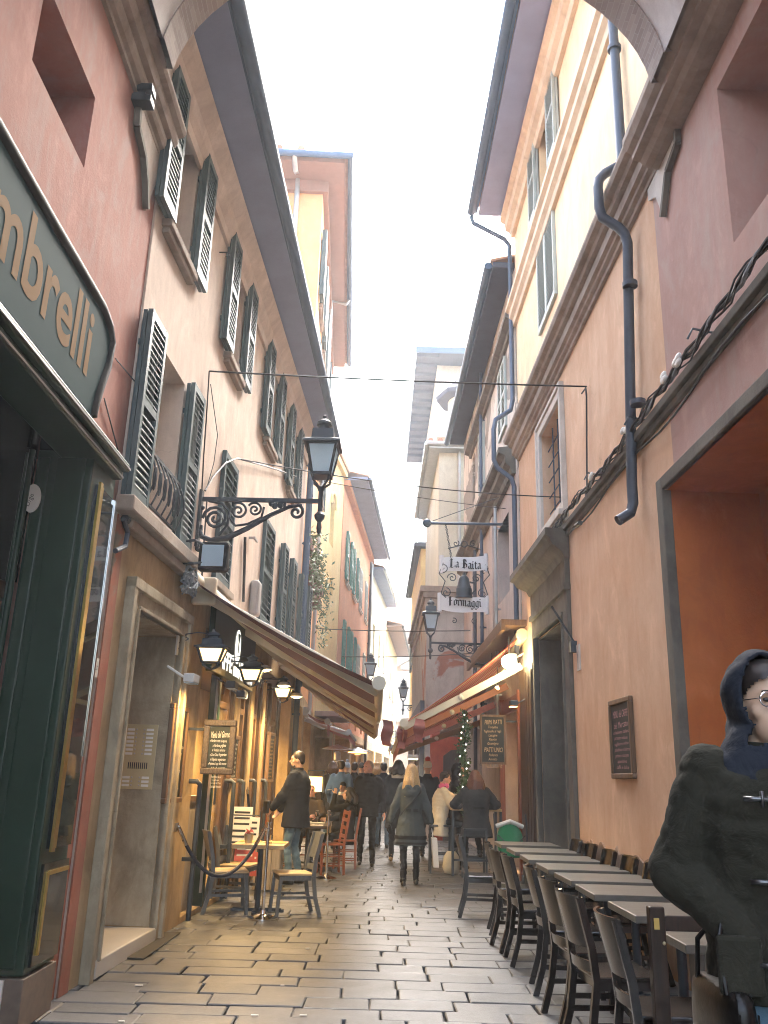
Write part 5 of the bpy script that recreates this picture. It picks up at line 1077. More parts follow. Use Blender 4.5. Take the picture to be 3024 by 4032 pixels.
# side wing seen left of the sign (small projecting block)
xs_, zs_ = bx(920, 1200, 30).x, bx(930, 1175, 30).z
m = MB(); m.box(xs_, 5, 34.05, 44, 0, bx(925, 1185, 34).z); m.build('side_wing', 'plaster_yellow', bB)
xq = bx(920, 1200, 34).x; zq = bx(925, 1185, 34).z
m = MB(); m.box(xq-.35, 5, 33.7, 44.4, zq+.01, zq+.2); m.tube([(xq-.42, 33.7, zq+.1), (xq-.42, 44.4, zq+.1)], .1, 8); m.build('wing_eave', 'eave_wood', bB)
for k in range(3):
    m = MB(); m.box(xs_-.12, xs_-.03, 34.6+k*3, 36+k*3, 6.4, 8.2); m.build('shutter', 'shutter_dark', bB)
# polygonal lantern turret and the flat rafter eave behind it
tt = thing('round_turret', 'round pale turret with dark octagonal roof behind the grey house', 'turret', (2.4, 30, 0))
c = bx(985, 900, 29); ctr = V((bx(983, 900, 30).x+.0, 30, 0)); zr = bx(960, 845, 29).z; rad = (bx(985, 900, 30).x-bx(941, 900, 30).x)
m = MB(); m.lathe([(rad, 6), (rad, zr)], ctr+V((.5, 0, 0)), 20); m.build('wall', 'plaster_pale', tt, smooth='auto')
m = MB(); R_ = rad*1.55; m.lathe([(rad*.9, zr+.01), (R_, zr+.05), (R_+.03, zr+.2), (.1, zr+1.3)], ctr+V((.5, 0, 0)), 8); m.build('roof', 'eave_wood', tt)
m = MB()
for k in range(5):
    a = pi+ .2 + k*.35; m.tube([ctr+V((.5+(rad+.02)*cos(a), (rad+.02)*sin(a), zr-2.6+j*.5)) for j in range(3)], .05, 6)
m.tube([ctr+V((.5+(rad+.02)*cos(a), (rad+.02)*sin(a), zr-1.5)) for a in [pi+.2+.1*k for k in range(15)]], .06, 6); m.build('window_moulding', 'eave_wood', tt)
re_ = thing('rafter_roof', 'far roof corner with exposed dark rafters above the turret', 'roof', (2, 36, 15))
a_, b_, c_ = bx(900, 765, 34), bx(1000, 766, 34), bx(902, 910, 44)
zz = a_.z; xA, xB = a_.x, bx(948, 770, 34).x
m = MB(); m.box(xA, 7, 33.9, 48, zz+.12, zz+.3); m.build('deck', 'eave_wood', re_)
m = MB(); m.box(xB, 7, 35, 48, zz-3.5, zz-.01); m.build('wall', 'plaster_pale', re_); m = MB()
for k in range(14): m.box(xA+.05, xB, 34.1+k*.95, 34.3+k*.95, zz-.06, zz+.11)
m.build('rafters', 'eave_wood', re_)
m = MB(); m.box(xA-.05, 7, 33.84, 33.9, zz+.02, zz+.32); m.build('fascia', 'gutter', re_)
# dark archway and red shopfront behind the right awning
rs = thing('red_shopfront', 'red painted shopfront with brown door behind the high table', 'shopfront', (2, 23.4, 0))
xr0 = bx(932, 1600, 23.4).x
m = MB(); m.box(xr0, 2.5, 23.45, 24.0, 0, 3.35); m.build('wall', 'shop_red', rs)
m = MB(); a = bx(958, 1600, 23.4).x; m.prism([(a, 23.42, .0), (a+1.1, 23.42, 0), (a+1.1, 23.42, 2.1), (a+.9, 23.42, 2.25), (a+.55, 23.42, 2.3), (a+.2, 23.42, 2.25), (a, 23.42, 2.1)], (0, .05, 0)); m.build('door', 'door_dark', rs)
m = MB(); m.box(a-.1, a+1.3, 23.40, 23.46, 2.6, 3.3); m.build('transom_panel', 'frame_wood', rs)
gs = thing('grey_archway', 'dark grey archway opening in the far right wall beyond the red shopfront', 'archway', (1.6, 26, 0))
m = MB(); m.box(xl-.14, xl-.02, 24.3, 33, 0, 3.6); m.build('wall', 'pipe_dark', gs); m = MB(); m.box(xl-.2, xl-.145, 26, 29, .02, 2.6); m.build('opening', 'door_dark', gs)
# lower red wall behind left distant shops: awnings over the far stalls
# ================================================================== hanging sign (blackletter), pole, right lamps, right awning
GL = {
 'i': (.42, [[(-.02, .9), (.12, .8), (.12, .14), (.26, .02)], [(.08, 1.3), (.16, 1.22)]]),
 'r': (.55, [[(-.02, .9), (.12, .8), (.12, .12), (.24, .0)], [(.14, .78), (.34, .97), (.5, .84)]]),
 'm': (1.1, [[(-.02, .9), (.12, .8), (.12, .12), (.2, .04)], [(.14, .78), (.34, .97), (.46, .84), (.46, .12), (.54, .04)], [(.48, .78), (.68, .97), (.8, .84), (.8, .14), (.94, .02)]]),
 'a': (.68, [[(.04, .86), (.24, .98), (.44, .84), (.44, .14), (.58, .02)], [(.44, .56), (.1, .42), (.08, .14), (.24, .02), (.44, .16)]]),
 'o': (.66, [[(.1, .82), (.1, .16), (.28, .02)], [(.1, .84), (.3, .98), (.48, .82), (.48, .18), (.28, .02)]]),
 'g': (.68, [[(.1, .82), (.1, .18), (.28, .04), (.46, .18)], [(.1, .84), (.28, .98), (.5, .92), (.46, .8), (.46, -.22), (.22, -.42), (.0, -.3)]]),
 't': (.5, [[(.16, 1.28), (.16, .14), (.34, .02)], [(-.02, .94), (.36, .94)]]),
 'L': (1.0, [[(.24, 1.5), (.2, .2), (.1, .1)], [(.38, 1.4), (.36, .25)], [(-.04, .06), (.2, .16), (.5, .0), (.76, .12), (.84, .3)], [(.02, 1.3), (.22, 1.52), (.5, 1.4)]]),
 'B': (1.0, [[(.2, 1.45), (.2, .12)], [(.34, 1.35), (.34, .2)], [(-.06, 1.25), (.2, 1.52), (.56, 1.44), (.66, 1.15), (.4, .84)], [(.4, .84), (.74, .68), (.74, .24), (.44, .0), (.2, .1), (-.04, .0)], [(-.06, .75), (.1, .85)]]),
 'F': (.9, [[(.22, 1.48), (.22, .02), (.02, -.12)], [(.37, 1.4), (.37, .1), (.28, -.06)], [(-.1, 1.28), (.2, 1.54), (.5, 1.4), (.76, 1.52)], [(.1, .8), (.62, .86)]]),
 ' ': (.5, [])}
def black_letter(mb, txt, x0, z0, xh, n, y0, curve=0.0, wtot=1.0, thick=.006):
    nib = V((cos(radians(38)), 0, sin(radians(38)))) * (.12*xh); x = x0
    for ch in txt:
        adv, strokes = GL[ch]
        for st in strokes:
            for (a, b), (c, d) in zip(st[:-1], st[1:]):
                f = lambda q, r: V((x+q*xh, 0, z0+r*xh + curve*sin(2*pi*(x+q*xh-x0)/wtot)))
                p, q = f(a, b), f(c, d); o = [p-nib, p+nib, q+nib, q-nib]
                e = (q-p).normalized()*.012*xh; o = [o[0]-e, o[1]-e, o[2]+e, o[3]+e]
                mb.add([(v.x, y0, v.z) for v in o] + [(v.x, y0-thick, v.z) for v in o], [(4, 5, 6, 7), (0, 1, 5, 4), (1, 2, 6, 5), (2, 3, 7, 6), (3, 0, 4, 7)])
        x += adv*xh
    return x - x0
YS = 16.5; tS = thing('hanging_sign', 'white scroll banners in blackletter with iron bell between, hung from a pole', 'sign', (1.6, YS, 4.6))
def banner(name, p0, p1, h, txt, seed):
    a, b = V((p0[0], YS, p0[1])), V((p1[0], YS, p1[1])); w = b.x-a.x; m = MB(); n = 24; top = []
    wave = lambda t: .018*sin(t*2*pi*.9+seed); vs = []
    for i in range(n+1):
        t = i/n; x = a.x+w*t; z = a.z+(b.z-a.z)*t + wave(t); y = YS + .02*sin(t*5)
        vs += [(x, y-.008, z), (x, y-.008, z+h), (x, y+.008, z+h), (x, y+.008, z)]
    m.loft([[V(q) for q in vs[4*i:4*i+4]] for i in range(n+1)])
    for e, sgn in ((0, -1), (1, 1)):   # rolled ends
        x = a.x+w*e; z = a.z+(b.z-a.z)*e+wave(e); m.tube([(x+sgn*.03, YS+.03, z-.03), (x+sgn*.03, YS+.03, z+h+.05)], .045, 10)
    o = m.build(name, 'banner_white', tS, smooth='auto'); m = MB(); xh = h*.40
    adv = sum(GL[c][0] for c in txt)*xh; k = min(1.0, w*.86/adv); xh *= k; adv *= k
    black_letter(m, txt, a.x+(w-adv)/2+.03, a.z+h*.3, xh, 0, YS-.03, .012, adv); m.build('lettering', 'ink', o); return o
p = lambda x, y: (onY(x, y, YS).x, onY(x, y, YS).z)
a = p(957, 1236); b = p(1047, 1231); banner('banner', a, b, .29, 'La Baita', .5)
a2 = p(953, 1318); b2 = p(1049, 1325); banner('banner', a2, b2, .29, 'Formaggi', 2.6)
cx_, czb = p(1003, 1294); m = MB(); cxx = V((cx_, YS, czb))
m.lathe([(.18, 0), (.175, .04), (.165, .05), (.155, .2), (.145, .21), (.14, .25), (.125, .27), (.11, .35), (.105, .39), (.08, .44), (.035, .47), (.03, .53), (.01, .54)], cxx+V((0, .07, .02)), 20); m.tube([cxx+V((.11, .07, .36)), cxx+V((.2, .07, .34)), cxx+V((.22, .07, .2)), cxx+V((.16, .07, .12))], .02, 7); m.build('milk_churn', 'iron', tS, smooth='auto')
m = MB()
def sp(c, r, t, a0, s): 
    m.tube([V((q.x+cx_, YS, q.z+czb)) for q in spiral(c, r, t, a0, s, 22)], .010, 6)
for s in (-1, 1):
    sp((.36*s, .12), .1, 1.3, 1.5, s); sp((.42*s, .62), .1, 1.3, 4.5, -s); sp((.24*s, .42), .1, 1.5, 0 if s > 0 else pi, s); sp((.17*s, 1.13), .07, 1.2, 1, s); sp((.2*s, -.44), .06, 1.2, 2, s)
    m.tube([(cx_+.42*s, YS, czb+.72), (cx_+.5*s, YS, czb+.5), (cx_+.38*s, YS, czb+.35), (cx_+.46*s, YS, czb+.1), (cx_+.36*s, YS, czb+.02)], .012, 6)
    m.tube([(cx_+.05*s, YS, czb+1.1), (cx_+.22*s, YS, czb+1.05), (cx_+.33*s, YS, czb+1.02)], .012, 6)
m.tube([(cx_+.06*cos(q), YS, czb+1.12+.06*sin(q)) for q in [2*pi*i/14 for i in range(15)]], .012, 6)
m.build('scrollwork', 'iron', tS, smooth='auto')
pw = onY(922, 1130, YS); m = MB(); m.tube([pw, V((2.42, YS, pw.z+.02))], .028, 10); m.ell(pw, .09, 12, 10)
tP = thing('sign_pole', 'slender iron pole with ball end carrying the hanging sign, right side', 'pole', (2.4, YS, pw.z)); m.build('pole', 'iron_blue', tP, smooth='auto')
m = MB(); ch0 = V((pw.x+.38, YS, pw.z)); ch1 = V((p(975, 1205)[0], YS, p(975, 1205)[1])); nlk = 20
for i in range(nlk):
    c = ch0.lerp(ch1, (i+.5)/nlk); ax = V((1, 0, 0)) if i % 2 else V((0, 1, 0)); m.tube([c+ax*(.018*cos(q))+V((0, 0, .034*sin(q))) for q in [2*pi*k/8 for k in range(9)]], .005, 4)
m.build('chain', 'iron', tP); m = MB(); m.tube([pw+V((.12, 0, .05)), V((2.4, YS, pw.z+.62))], .008, 5); m.build('tether', 'iron', tP)
# right lantern and the further ones
lw = onY(1055, 1392, 18.8); place_lamp('small dark street lantern on scroll bracket beneath the hanging sign', V((2.41, 18.8, lw.z)), pi, .97)
place_lamp('street lantern hanging in front of the brick palace portal', V((2.3, 33.8, onY(925, 1525, 33.8).z)), pi, 1.0)
place_lamp('tiny street lantern over far balcony at the street end', V((1.15, 55, onY(862, 1580, 55).z)), pi*.9, .9)
place_lamp('street lantern top poking up above the left awning edge', V((-1.62, 27.5, onY(745, 1478, 27.5).z)), 0, 1.0)
# overhead tethers across the street
oc = thing('overhead_cable', 'black tether cable spanning the street above lantern height', 'cable', (0, 12, 6.4), 'cables spanning the street')
def span(a, b, sag, r, t):
    m = MB(); m.tube([a.lerp(b, i/24)-V((0, 0, sag*4*(i/24)*(1-i/24))) for i in range(25)], r, 5); return m.build('cable', 'cable', t)
q = LC.px(452, 802, .04); LA = LC.P(q[0], q[1], .04); q = RN.px(1267, 835, .04); RA = RN.P(q[0], q[1], .04); span(LA, RA, .02, .011, oc)
for i, (lab, ya, yb, sag, (xa, ya_), (xb, yb_)) in enumerate((('thin cable from lantern bracket across to ochre window', 9.3, 11.3, .1, (520, 992), (1255, 1075)), ('thin cable sagging across the street below the sign pole', 16.8, 16.0, .06, (700, 1040), (1200, 1110)), ('lower of two wires crossing before the distant houses', 26.5, 22, .05, (690, 1358), (1050, 1361)), ('lowest wire crossing just above the awnings', 27, 20, .05, (740, 1418), (1040, 1410)))):
    t = thing('overhead_cable', lab, 'cable', (0, ya, 5), 'cables spanning the street'); span(onY(xa, ya_, ya), onY(xb, yb_, yb), sag, .008 if i < 2 else .014, t)
# right awnings
awning('red and cream striped awning with blazing lamp beneath, right side', (2.36, 14.15), (2.33, 19.6), 3.86, (.42, 14.15), (.36, 19.6), 2.36, 'awning_stripe', (.02, .3, .62, .97), 'cream_paint', drop=.5, armm=('cream_paint', 'arm_orange', 'awning_pink', 'arm_brown', 'cream_paint', 'awning_pink'), tilt=.62)
m = MB(); m.box(2.0, 2.42, 14.0, 19.7, 3.98, 4.08); m.box(2.0, 2.06, 14.0, 19.7, 3.9, 3.979); tag(m.build('awning_hood', 'frame_wood'), 'brown wooden hood over the striped awning roller, right wall', 'hood')
for lab, x, y, Y in (('red cloth pennant hanging from the striped awning corner', 905, 1575, 13.9), ('red cloth pennant hanging at left end of awning bar', 868, 1590, 14.6), ('brown cloth pennant hanging from the left awning bar', 836, 1580, 12.6)):
    c = onY(x, y, Y); m = MB(); n = 8; vs = []
    for i in range(n+1):
        vs += [c+V((-.075+.02*sin(i*.9+Y), .05*sin(i+Y), .17-.36*i/n)), c+V((.075+.02*sin(i*.7), .05*sin(i*1.3+1), .15-.36*i/n))]
    m.add(vs, [(2*i, 2*i+1, 2*i+3, 2*i+2) for i in range(n)]); tag(m.build('pennant', 'awning_redbrown', smooth=True, fix=False), lab, 'pennant', 'cloth pennants on the awning bars')
lc = onY(1100, 1432, 13.95)
t = flood('white flood lamp housing just above the dazzling round lamp', lc+V((.1, .5, .15)), True, pi/2, 1.6, 'bulb_blaze', 'white_paint', None); m = MB(); m.ell(lc+V((-.03, -.08, -.16)), (.13, .1, .11), 14, 10); o = m.build('globe', 'bulb_blaze', t, smooth=True) if False else None
t2 = thing('globe_lamp', 'dazzling round lamp under the near end of striped awning', 'lamp', lc+V((-.02, -.12, -.115))); m = MB(); m.ell(lc+V((-.02, -.12, 0)), (.125, .11, .115), 14, 10); m.build('globe', 'bulb_blaze', t2, smooth=True); m = MB(); m.tube([lc+V((-.02, -.12, .1)), lc+V((-.02, -.12, .4))], .012, 6); m.build('stem', 'iron', t2)
plight(lc+V((-.05, -.28, -.12)), 45, (1, .74, .4), .12, False)
t = flood('orange heat lamp beside brown boards under the right awning', onY(1108, 1520, 14.0), True, pi/2, 1.3, 'heater_glow', 'pipe_dark', None); plight(onY(1108, 1520, 14.0)+V((-.1, -.1, -.1)), 3, (1, .45, .16), .06, False)
for i, (x, y, Y) in enumerate(((1090, 1455, 16.5), (1062, 1465, 17.2), (1075, 1488, 15.8))):
    t = thing('hanging_bulb', ('bare glowing bulb just left of the blazing flood lamp', 'small glowing bulb deeper under striped awning', 'lowest glowing bulb under the striped awning')[i], 'bulb', onY(x, y, Y), 'bulbs strung under the striped awning'); c = onY(x, y, Y); m = MB(); m.ell(c, .05, 10, 8); m.build('bulb', 'bulb_hot', t, smooth=True); m = MB(); m.tube([c+V((0, 0, .04)), c+V((0, 0, .5))], .008, 5); m.build('flex', 'cable', t)
# timber front right of the awning, menu board, garland
ts = thing('timber_shopfront', 'dark timber shopfront with lit orange doorway behind the high table', 'shopfront', (2.4, 15.5, 0))
m = MB(RN.xf()); u = do[1]+do_t+.04; m.box(u, RN.L, 0, .07, 0, 3.3)
for k in range(3): m.box(u+.02+k*.22, u+.2+k*.22, .071, .085, .1, 3.2)
m.build('board_panel', 'door_dark', ts)
m = MB(fR2.xf()); m.box(.05, .16, 0, .09, 0, 3.0); m.box(2.1, 2.25, 0, .09, 0, 3.0); m.box(.16, 2.1, 0, .07, 2.7, 2.95); m.build('door_frame', 'wood_red', ts)
m = MB(fR2.xf()); m.box(.2, 2.05, -.86, -.8, .02, 2.7); m.build('interior', 'plaster_orange', ts)
plight(fR2.P(1.1, 2.2, -.35), 24, (1, .55, .22), .08)
m = MB(fR2.xf()); m.box(.9, 1.0, -.3, -.1, .02, 2.65); m.box(1.35, 1.5, -.4, -.2, .02, 2.65); m.build('door_leaf', 'frame_wood', ts)
q0, q1 = onY(1037, 1650, 15.0), onY(1092, 1545, 15.0); fxr = Fr((q0.x, 15.0), (q1.x, 15.0), -1)
t = thing('chalk_menu', 'dark chalkboard with tan lettering hung right of green garland', 'menu board', (q0.x, 15, q0.z)); w_, z0, z1 = q1.x-q0.x, q0.z, q1.z
m = MB(fxr.xf()); b = .035
m.box(0, w_, -.03, .02, z0, z0+b); m.box(0, w_, -.03, .02, z1-b, z1); m.box(0, b, -.03, .021, z0+b, z1-b); m.box(w_-b, w_, -.03, .021, z0+b, z1-b); m.build('frame', 'frame_wood', t); m = MB(fxr.xf()); m.box(b, w_-b, -.02, .0, z0+b, z1-b); m.build('board', 'slate', t)
m = MB(fxr.xf()); rnd = random.Random(6); iw = w_-2*b; board_lines(m, [('PRIMI PIATTI', .11, iw*.8), ('Tortellini', .06, iw*.45), ('Tagliatelle al ragù', .06, iw*.8), ('Lasagne', .06, iw*.4), ('Risotto', .06, iw*.35), ('Gramigna', .06, iw*.5), ('PIATTI UNICI', .11, iw*.85), ('Polenta', .06, iw*.4), ('Arrosto', .06, iw*.4), ('INSALATONE', .11, iw*.8)], w_/2, z1-b, .004, rnd); m.build('chalk_writing', 'chalk_tan', t)
m = MB(); m.bar((w_+q0.x, 15.02, z1-.1), (2.42, 15.02, z1-.1), .03); m.build('hanger', 'iron', t)
g0 = onY(1003, 1545, 15.4); t = thing('garland', 'green garland with white fairy lights hanging beside the chalkboard', 'garland', (g0.x, 15.4, 1.0)); m = MB(); rnd = random.Random(12)
for k in range(14): leaves(m, (g0.x+.03*sin(k), 15.4, 2.55-.115*k), (.05, .05, .06), 60, .04, rnd)
m.build('foliage', 'leaf', t, fix=False); m = MB(); m.tube([(g0.x, 15.4, 2.7), (g0.x+.02, 15.4, 1.0)], .01, 5); m.build('wire', 'cable', t)
for k in range(16):
    m = MB(); m.ell((g0.x+rnd.uniform(-.09, .09), 15.3+rnd.uniform(-.03, .03), 2.6-.1*k), .012, 6, 5); m.build('fairy_light', 'fairy', t)
# ================================================================== far shops: pink awnings, heaters, stall lamps
awning('pink awning over the far left shops', (-1.95, 23), (-1.75, 28), 3.0, (-.75, 23), (-.7, 28), 2.62, 'awning_pink', (.02,), 'zinc', .2)
awning('small red canopy over a shop door on the left', (-1.75, 20.9), (-1.8, 22.0), 2.98, (-1.2, 20.9), (-1.2, 22.0), 2.75, 'awning_redbrown', (), 'zinc', .3)
awning('far pink awning on the right beyond the pennants', (1.35, 30), (1.5, 36), 2.9, (.45, 30), (.5, 36), 2.55, 'awning_pink', (.02,), 'zinc', .2)
for lab, x, Y, glow in (('patio heater with pale steel hood above the crowd', 731, 24, False), ('patio heater with glowing red hood above the crowd', 775, 26, True)):
    c = ground(x, 1700, 0); X_ = onY(x, 1560, Y).x; t = thing('patio_heater', lab, 'patio heater', (X_, Y, 0), 'patio heaters in the crowd'); c = V((X_, Y, 0)); m = MB(); m.lathe([(.22, 0), (.22, .5), (.04, .52), (.035, 1.9), (.1, 1.92), (.1, 2.12), (.05, 2.15)], c, 14); m.build('stand', 'steel', t, smooth='auto'); m = MB(); m.lathe([(.42, 2.2), (.40, 2.22), (.06, 2.32), (.02, 2.34)], c, 20); m.build('hood', 'zinc', t, smooth='auto')
    if glow: m = MB(); m.lathe([(.28, 2.175), (.28, 2.195)], c, 20); m.build('burner', 'heater_glow', t)
c = onY(682, 1690, 16.6); t = thing('table_lantern', 'glowing glass lantern standing among the cafe diners', 'lantern', c-V((0, 0, .2))); m = MB(); m.box(c.x-.13, c.x+.13, c.y-.13, c.y+.13, c.z-.16, c.z+.1); m.build('glass', 'lamp_glass_lit', t); m = MB()
for a, b in ((-1, -1), (1, -1), (1, 1), (-1, 1)): m.bar((c.x+a*.14, c.y+b*.14, c.z-.18), (c.x+a*.14, c.y+b*.14, c.z+.2), .02)
m.box(c.x-.15, c.x+.15, c.y-.15, c.y+.15, c.z+.2, c.z+.22); m.lathe([(.02, 0), (.02, c.z-.18)], (c.x, c.y, 0), 8); m.lathe([(.2, 0), (.2, .03)], (c.x, c.y, 0), 14); m.build('frame', 'iron', t); plight(c+V((0, -.25, .0)), 2, (1, .66, .3), .1, False)
c = onY(892, 1635, 24); t = flood('bright white stall lamp on an arm by the grey archway', c, True, 0, 1.6, 'bulb_hot', 'white_paint', None); plight(c+V((0, -.3, -.1)), 4, (1, .85, .6), .1)
# warm interior lamps of the shops along the left, where the photo shows them lit
for y in (11.2, 13.2, 15.4): plight(V((LC.P(0, 0).x+.05*(y-6.6)-.75, y, 2.6)), 30, (1, .66, .28), .12)
for x_, y, zz_, pw_ in ((-2.05, 19.0, 2.5, 40), (-2.1, 23.5, 2.4, 40), (-1.6, 32.5, 2.4, 40), (-1.2, 38, 2.4, 40)): plight(V((x_, y, zz_)), pw_, (1, .66, .3), .12)
# ================================================================== FURNITURE
def make_chair(name, label, mt, seat_m, loc, group, cat='chair'):
    """bistro chair: sabre legs, deep curved back panel, lower rail; faces local +Y"""
    t = thing(name, label, cat, (0, 0, 0), group); w, d, h = .205, .2, .45
    m = MB(); n = 8
    f = lambda y, z: [(-w, y, z), (w, y, z)]
    m.loft([[V((-w, -d, h-.025)), V((w, -d, h-.025)), V((w+.01, d, h-.02)), V((-w-.01, d, h-.02))], [V((-w, -d, h)), V((w, -d, h)), V((w+.01, d, h+.006)), V((-w-.01, d, h+.006))]]); m.build('seat', seat_m, t, bevel=.008)
    m = MB(); m.box(-w+.02, w-.02, -d+.02, d-.02, h-.075, h-.027); m.build('seat_frame', mt, t)
    for s in (-1, 1):
        m = MB(); x = s*w; ps = [(x, -d-.09, 0), (x, -d-.03, .2), (x, -d, .42), (x*.99, -d-.02, .6), (x*.97, -d-.085, .87)]
        for a, b in zip(ps[:-1], ps[1:]): m.bar(a, b, .03, .042, (0, 1, 0))
        m.build('rear_leg', mt, t)
        m = MB(); m.bar((s*(w-.01), d-.03, h-.03), (s*(w+.0), d, 0), .036, .036, (0, 1, 0)); m.build('front_leg', mt, t)
        m = MB(); m.bar((x, -d-.03, .2), (x, d-.01, .2), .02, .03); m.build('side_stretcher', mt, t)
    def rail(z0, z1, y0, y1, nm, deep=.055, th=.016):
        m = MB(); N = 10; rings = []
        for i in range(N+1):
            a = -1+2*i/N; x = a*(w+.012); b = deep*(1-a*a); rings.append([V((x, y0-b, z0)), V((x, y0-b-th, z0)), V((x, y1-b-th, z1)), V((x, y1-b, z1))])
        m.loft(rings); m.build(nm, mt, t, smooth='auto')
    rail(.60, .88, -d-.005, -d-.08, 'back_panel'); rail(.47, .53, -d+.01, -d+.0, 'back_rail', .045)
    t.location = loc; return t
gR = 'dark bistro chairs along the right tables'
corner = [ground(1055.5+x*.3637, 1608.5+y*.3637, .745) for x, y in [(860, 1050), (665, 905), (510, 850), (365, 765), (265, 705), (185, 655), (120, 610), (30, 570)]]
print('tables', [tuple(round(q, 2) for q in c) for c in corner])
def make_table(name, label, cat, w, d, h, top_m, leg_m, group=None):
    t = thing(name, label, cat, (0, 0, 0), group); m = MB(); m.box(-w/2, w/2, -d/2, d/2, h-.045, h); m.build('top', top_m, t, bevel=.006)
    m = MB(); m.lathe([(.032, .04), (.032, h-.05)], (0, 0, 0), 12); m.box(-.16, .16, -.16, .16, h-.06, h-.046); m.build('column', leg_m, t, smooth='auto')
    m = MB(); m.bar((-.28, 0, .025), (.28, 0, .025), .05, .035); m.bar((0, -.28, .0255), (0, .28, .0255), .05, .035)
    for a, b in ((-.28, 0), (.28, 0), (0, -.28), (0, .28)): m.lathe([(.03, 0), (.03, .03)], (a, b, 0), 10)
    m.build('foot', leg_m, t); return t
nth = ['first', 'second', 'third', 'fourth', 'fifth', 'sixth', 'seventh', 'eighth', 'ninth', 'tenth']
tab0 = None; ys = []
Xt = 1.63
Yc = [5.13, 6.09, 7.08, 7.95, 8.85, 9.8, 10.8, 11.85]
rndf = random.Random(21)
for i, y in enumerate(Yc):
    lab = ('%s grey-brown cafe table from the camera in the right row' % nth[i]) if i < 7 else 'furthest grey-brown cafe table in the right row, lit warm'
    loc = V((Xt+.37+rndf.uniform(-.02, .02), y, 0))
    if tab0 is None:
        tab0 = make_table('cafe_table', lab, 'table', .76, .66, .745, 'wood_table', 'iron', 'grey-brown cafe tables in the right row'); tab0.location = loc
    else: dup(tab0, loc, rndf.uniform(-.02, .02), lab)
ch0_ = None
for i, y in enumerate([4.85, 5.7, 6.42, 7.25, 8.3, 8.9, 9.78, 10.9]):
    lab = ('%s dark bistro chair from the camera on the street side of the right tables' % nth[i]) if i < 7 else 'furthest dark bistro chair on the street side, standing clear of its table'
    loc = V((1.53-.02*(i % 3)+rndf.uniform(-.03, .03) - (.22 if i == 7 else 0), y, 0)); rz_ = -pi/2 + rndf.uniform(-.1, .1)
    if ch0_ is None: ch0_ = make_chair('bistro_chair', lab, 'chair_dark', 'chair_dark', loc, gR); ch0_.rotation_euler = (0, 0, rz_)
    else: dup(ch0_, loc, rz_, lab)
for i, y in enumerate([7.73, 8.49, 9.22, 10.0, 10.7]):
    dup(ch0_, V((2.1, y, 0)), pi/2+rndf.uniform(-.06, .06), '%s dark bistro chair from the camera with its back against ochre wall' % nth[i])
# dark barrier post with a rail near the camera
pb0 = onY(1415, 1957, 4.55); t = thing('wooden_barrier', 'dark polished wooden barrier post with yellow sticker and brass knob, foreground right', 'barrier', (pb0.x, 4.55, 0)); m = MB(); m.box(pb0.x-.038, pb0.x+.038, 4.52, 4.58, 0, pb0.z); m.build('post', 'wood_dark', t, bevel=.008); m = MB(); m.box(pb0.x+.039, pb0.x+.75, 4.535, 4.565, pb0.z-.11, pb0.z-.04); m.build('rail', 'wood_dark', t, bevel=.006)
m = MB(); m.box(pb0.x-.02, pb0.x+.005, 4.514, 4.519, pb0.z-.10, pb0.z-.05); m.build('sticker', 'paper_yellow', t); m = MB(); m.ell((pb0.x+.022, 4.512, pb0.z-.16), .009, 8, 6); m.build('knob', 'brass', t)
m = MB(); m.box(pb0.x+.75, pb0.x+.82, 4.52, 4.58, 0, pb0.z-.02); m.build('post', 'wood_dark', t, bevel=.008)
# left cafe table, chairs, planters and posts with ropes
tl = make_table('bistro_table', 'grey cafe table with yellowish top between the left chairs', 'table', .60, .62, .74, 'wood_table_light', 'iron'); pT = ground(578, 1962, 0); pT = V((onY(566, 1800, 10.75).x, 10.75, 0)); tl.location = pT
gl = 'grey wooden chairs at the left cafe table'
cl = make_chair('wooden_chair', 'grey wooden chair with tan seat left of the cafe table', 'chair_grey', 'wood_table_light', V((onY(500, 1830, 10.65).x, 10.65, 0)), gl); cl.rotation_euler = (0, 0, -pi/2+.25)
dup(cl, V((onY(635, 1830, 10.6).x, 10.6, 0)), pi/2+.3, 'grey wooden chair in front of the standing man, right of the table')
dup(cl, V((onY(522, 1820, 11.35).x, 11.35, 0)), -pi/2-.2, 'grey wooden chair half hidden behind the left chair')
for lab, dx, r_, h_, mm in (('steel sugar pot with dark red flower on the cafe table', -.14, .055, .1, 'steel'), ('glass jar on the cafe table by standing man', .1, .045, .09, 'clear_glass')):
    m = MB(); c = pT+V((dx, -.1, .745)); m.lathe([(r_*.8, 0), (r_, h_), (r_*.9, h_), (r_*.7, .01)], c, 14); o = tag(m.build('pot', mm, smooth='auto'), lab, 'pot')
    if mm == 'steel': m = MB(); leaves(m, c+V((0, 0, h_+.02)), (.02, .02, .015), 40, .02, rndf); m.build('flower', 'paper_red', o, fix=False)
for lab, dx, dy in (('yellow paper place mat nearest the left chair', -.14, .12), ('yellow paper place mat nearest the right chair', .15, .08)):
    m = MB(); c = pT+V((dx, dy, .7465)); m.box(c.x-.13, c.x+.13, c.y-.1, c.y+.1, c.z, c.z+.002); tag(m.build('place_mat', 'paper_yellow'), lab, 'place mat')
def stanchion(label, p):
    t = thing('rope_post', label, 'rope post', p, 'chrome rope posts beside the cafe'); m = MB(); m.lathe([(.165, 0), (.165, .018), (.12, .035), (.04, .055), (.025, .09)], p, 24); m.build('base', 'chrome', t, smooth='auto'); m = MB(); m.lathe([(.019, .06), (.019, .97), (.026, .972), (.026, .995), (.02, 1.0)], p, 14); m.build('pole', 'chrome', t, smooth='auto')
    m = MB(); m.tube([p+V((.035*cos(a), .035*sin(a), .93)) for a in [2*pi*i/14 for i in range(15)]], .006, 5); m.build('ring', 'chrome', t); return t
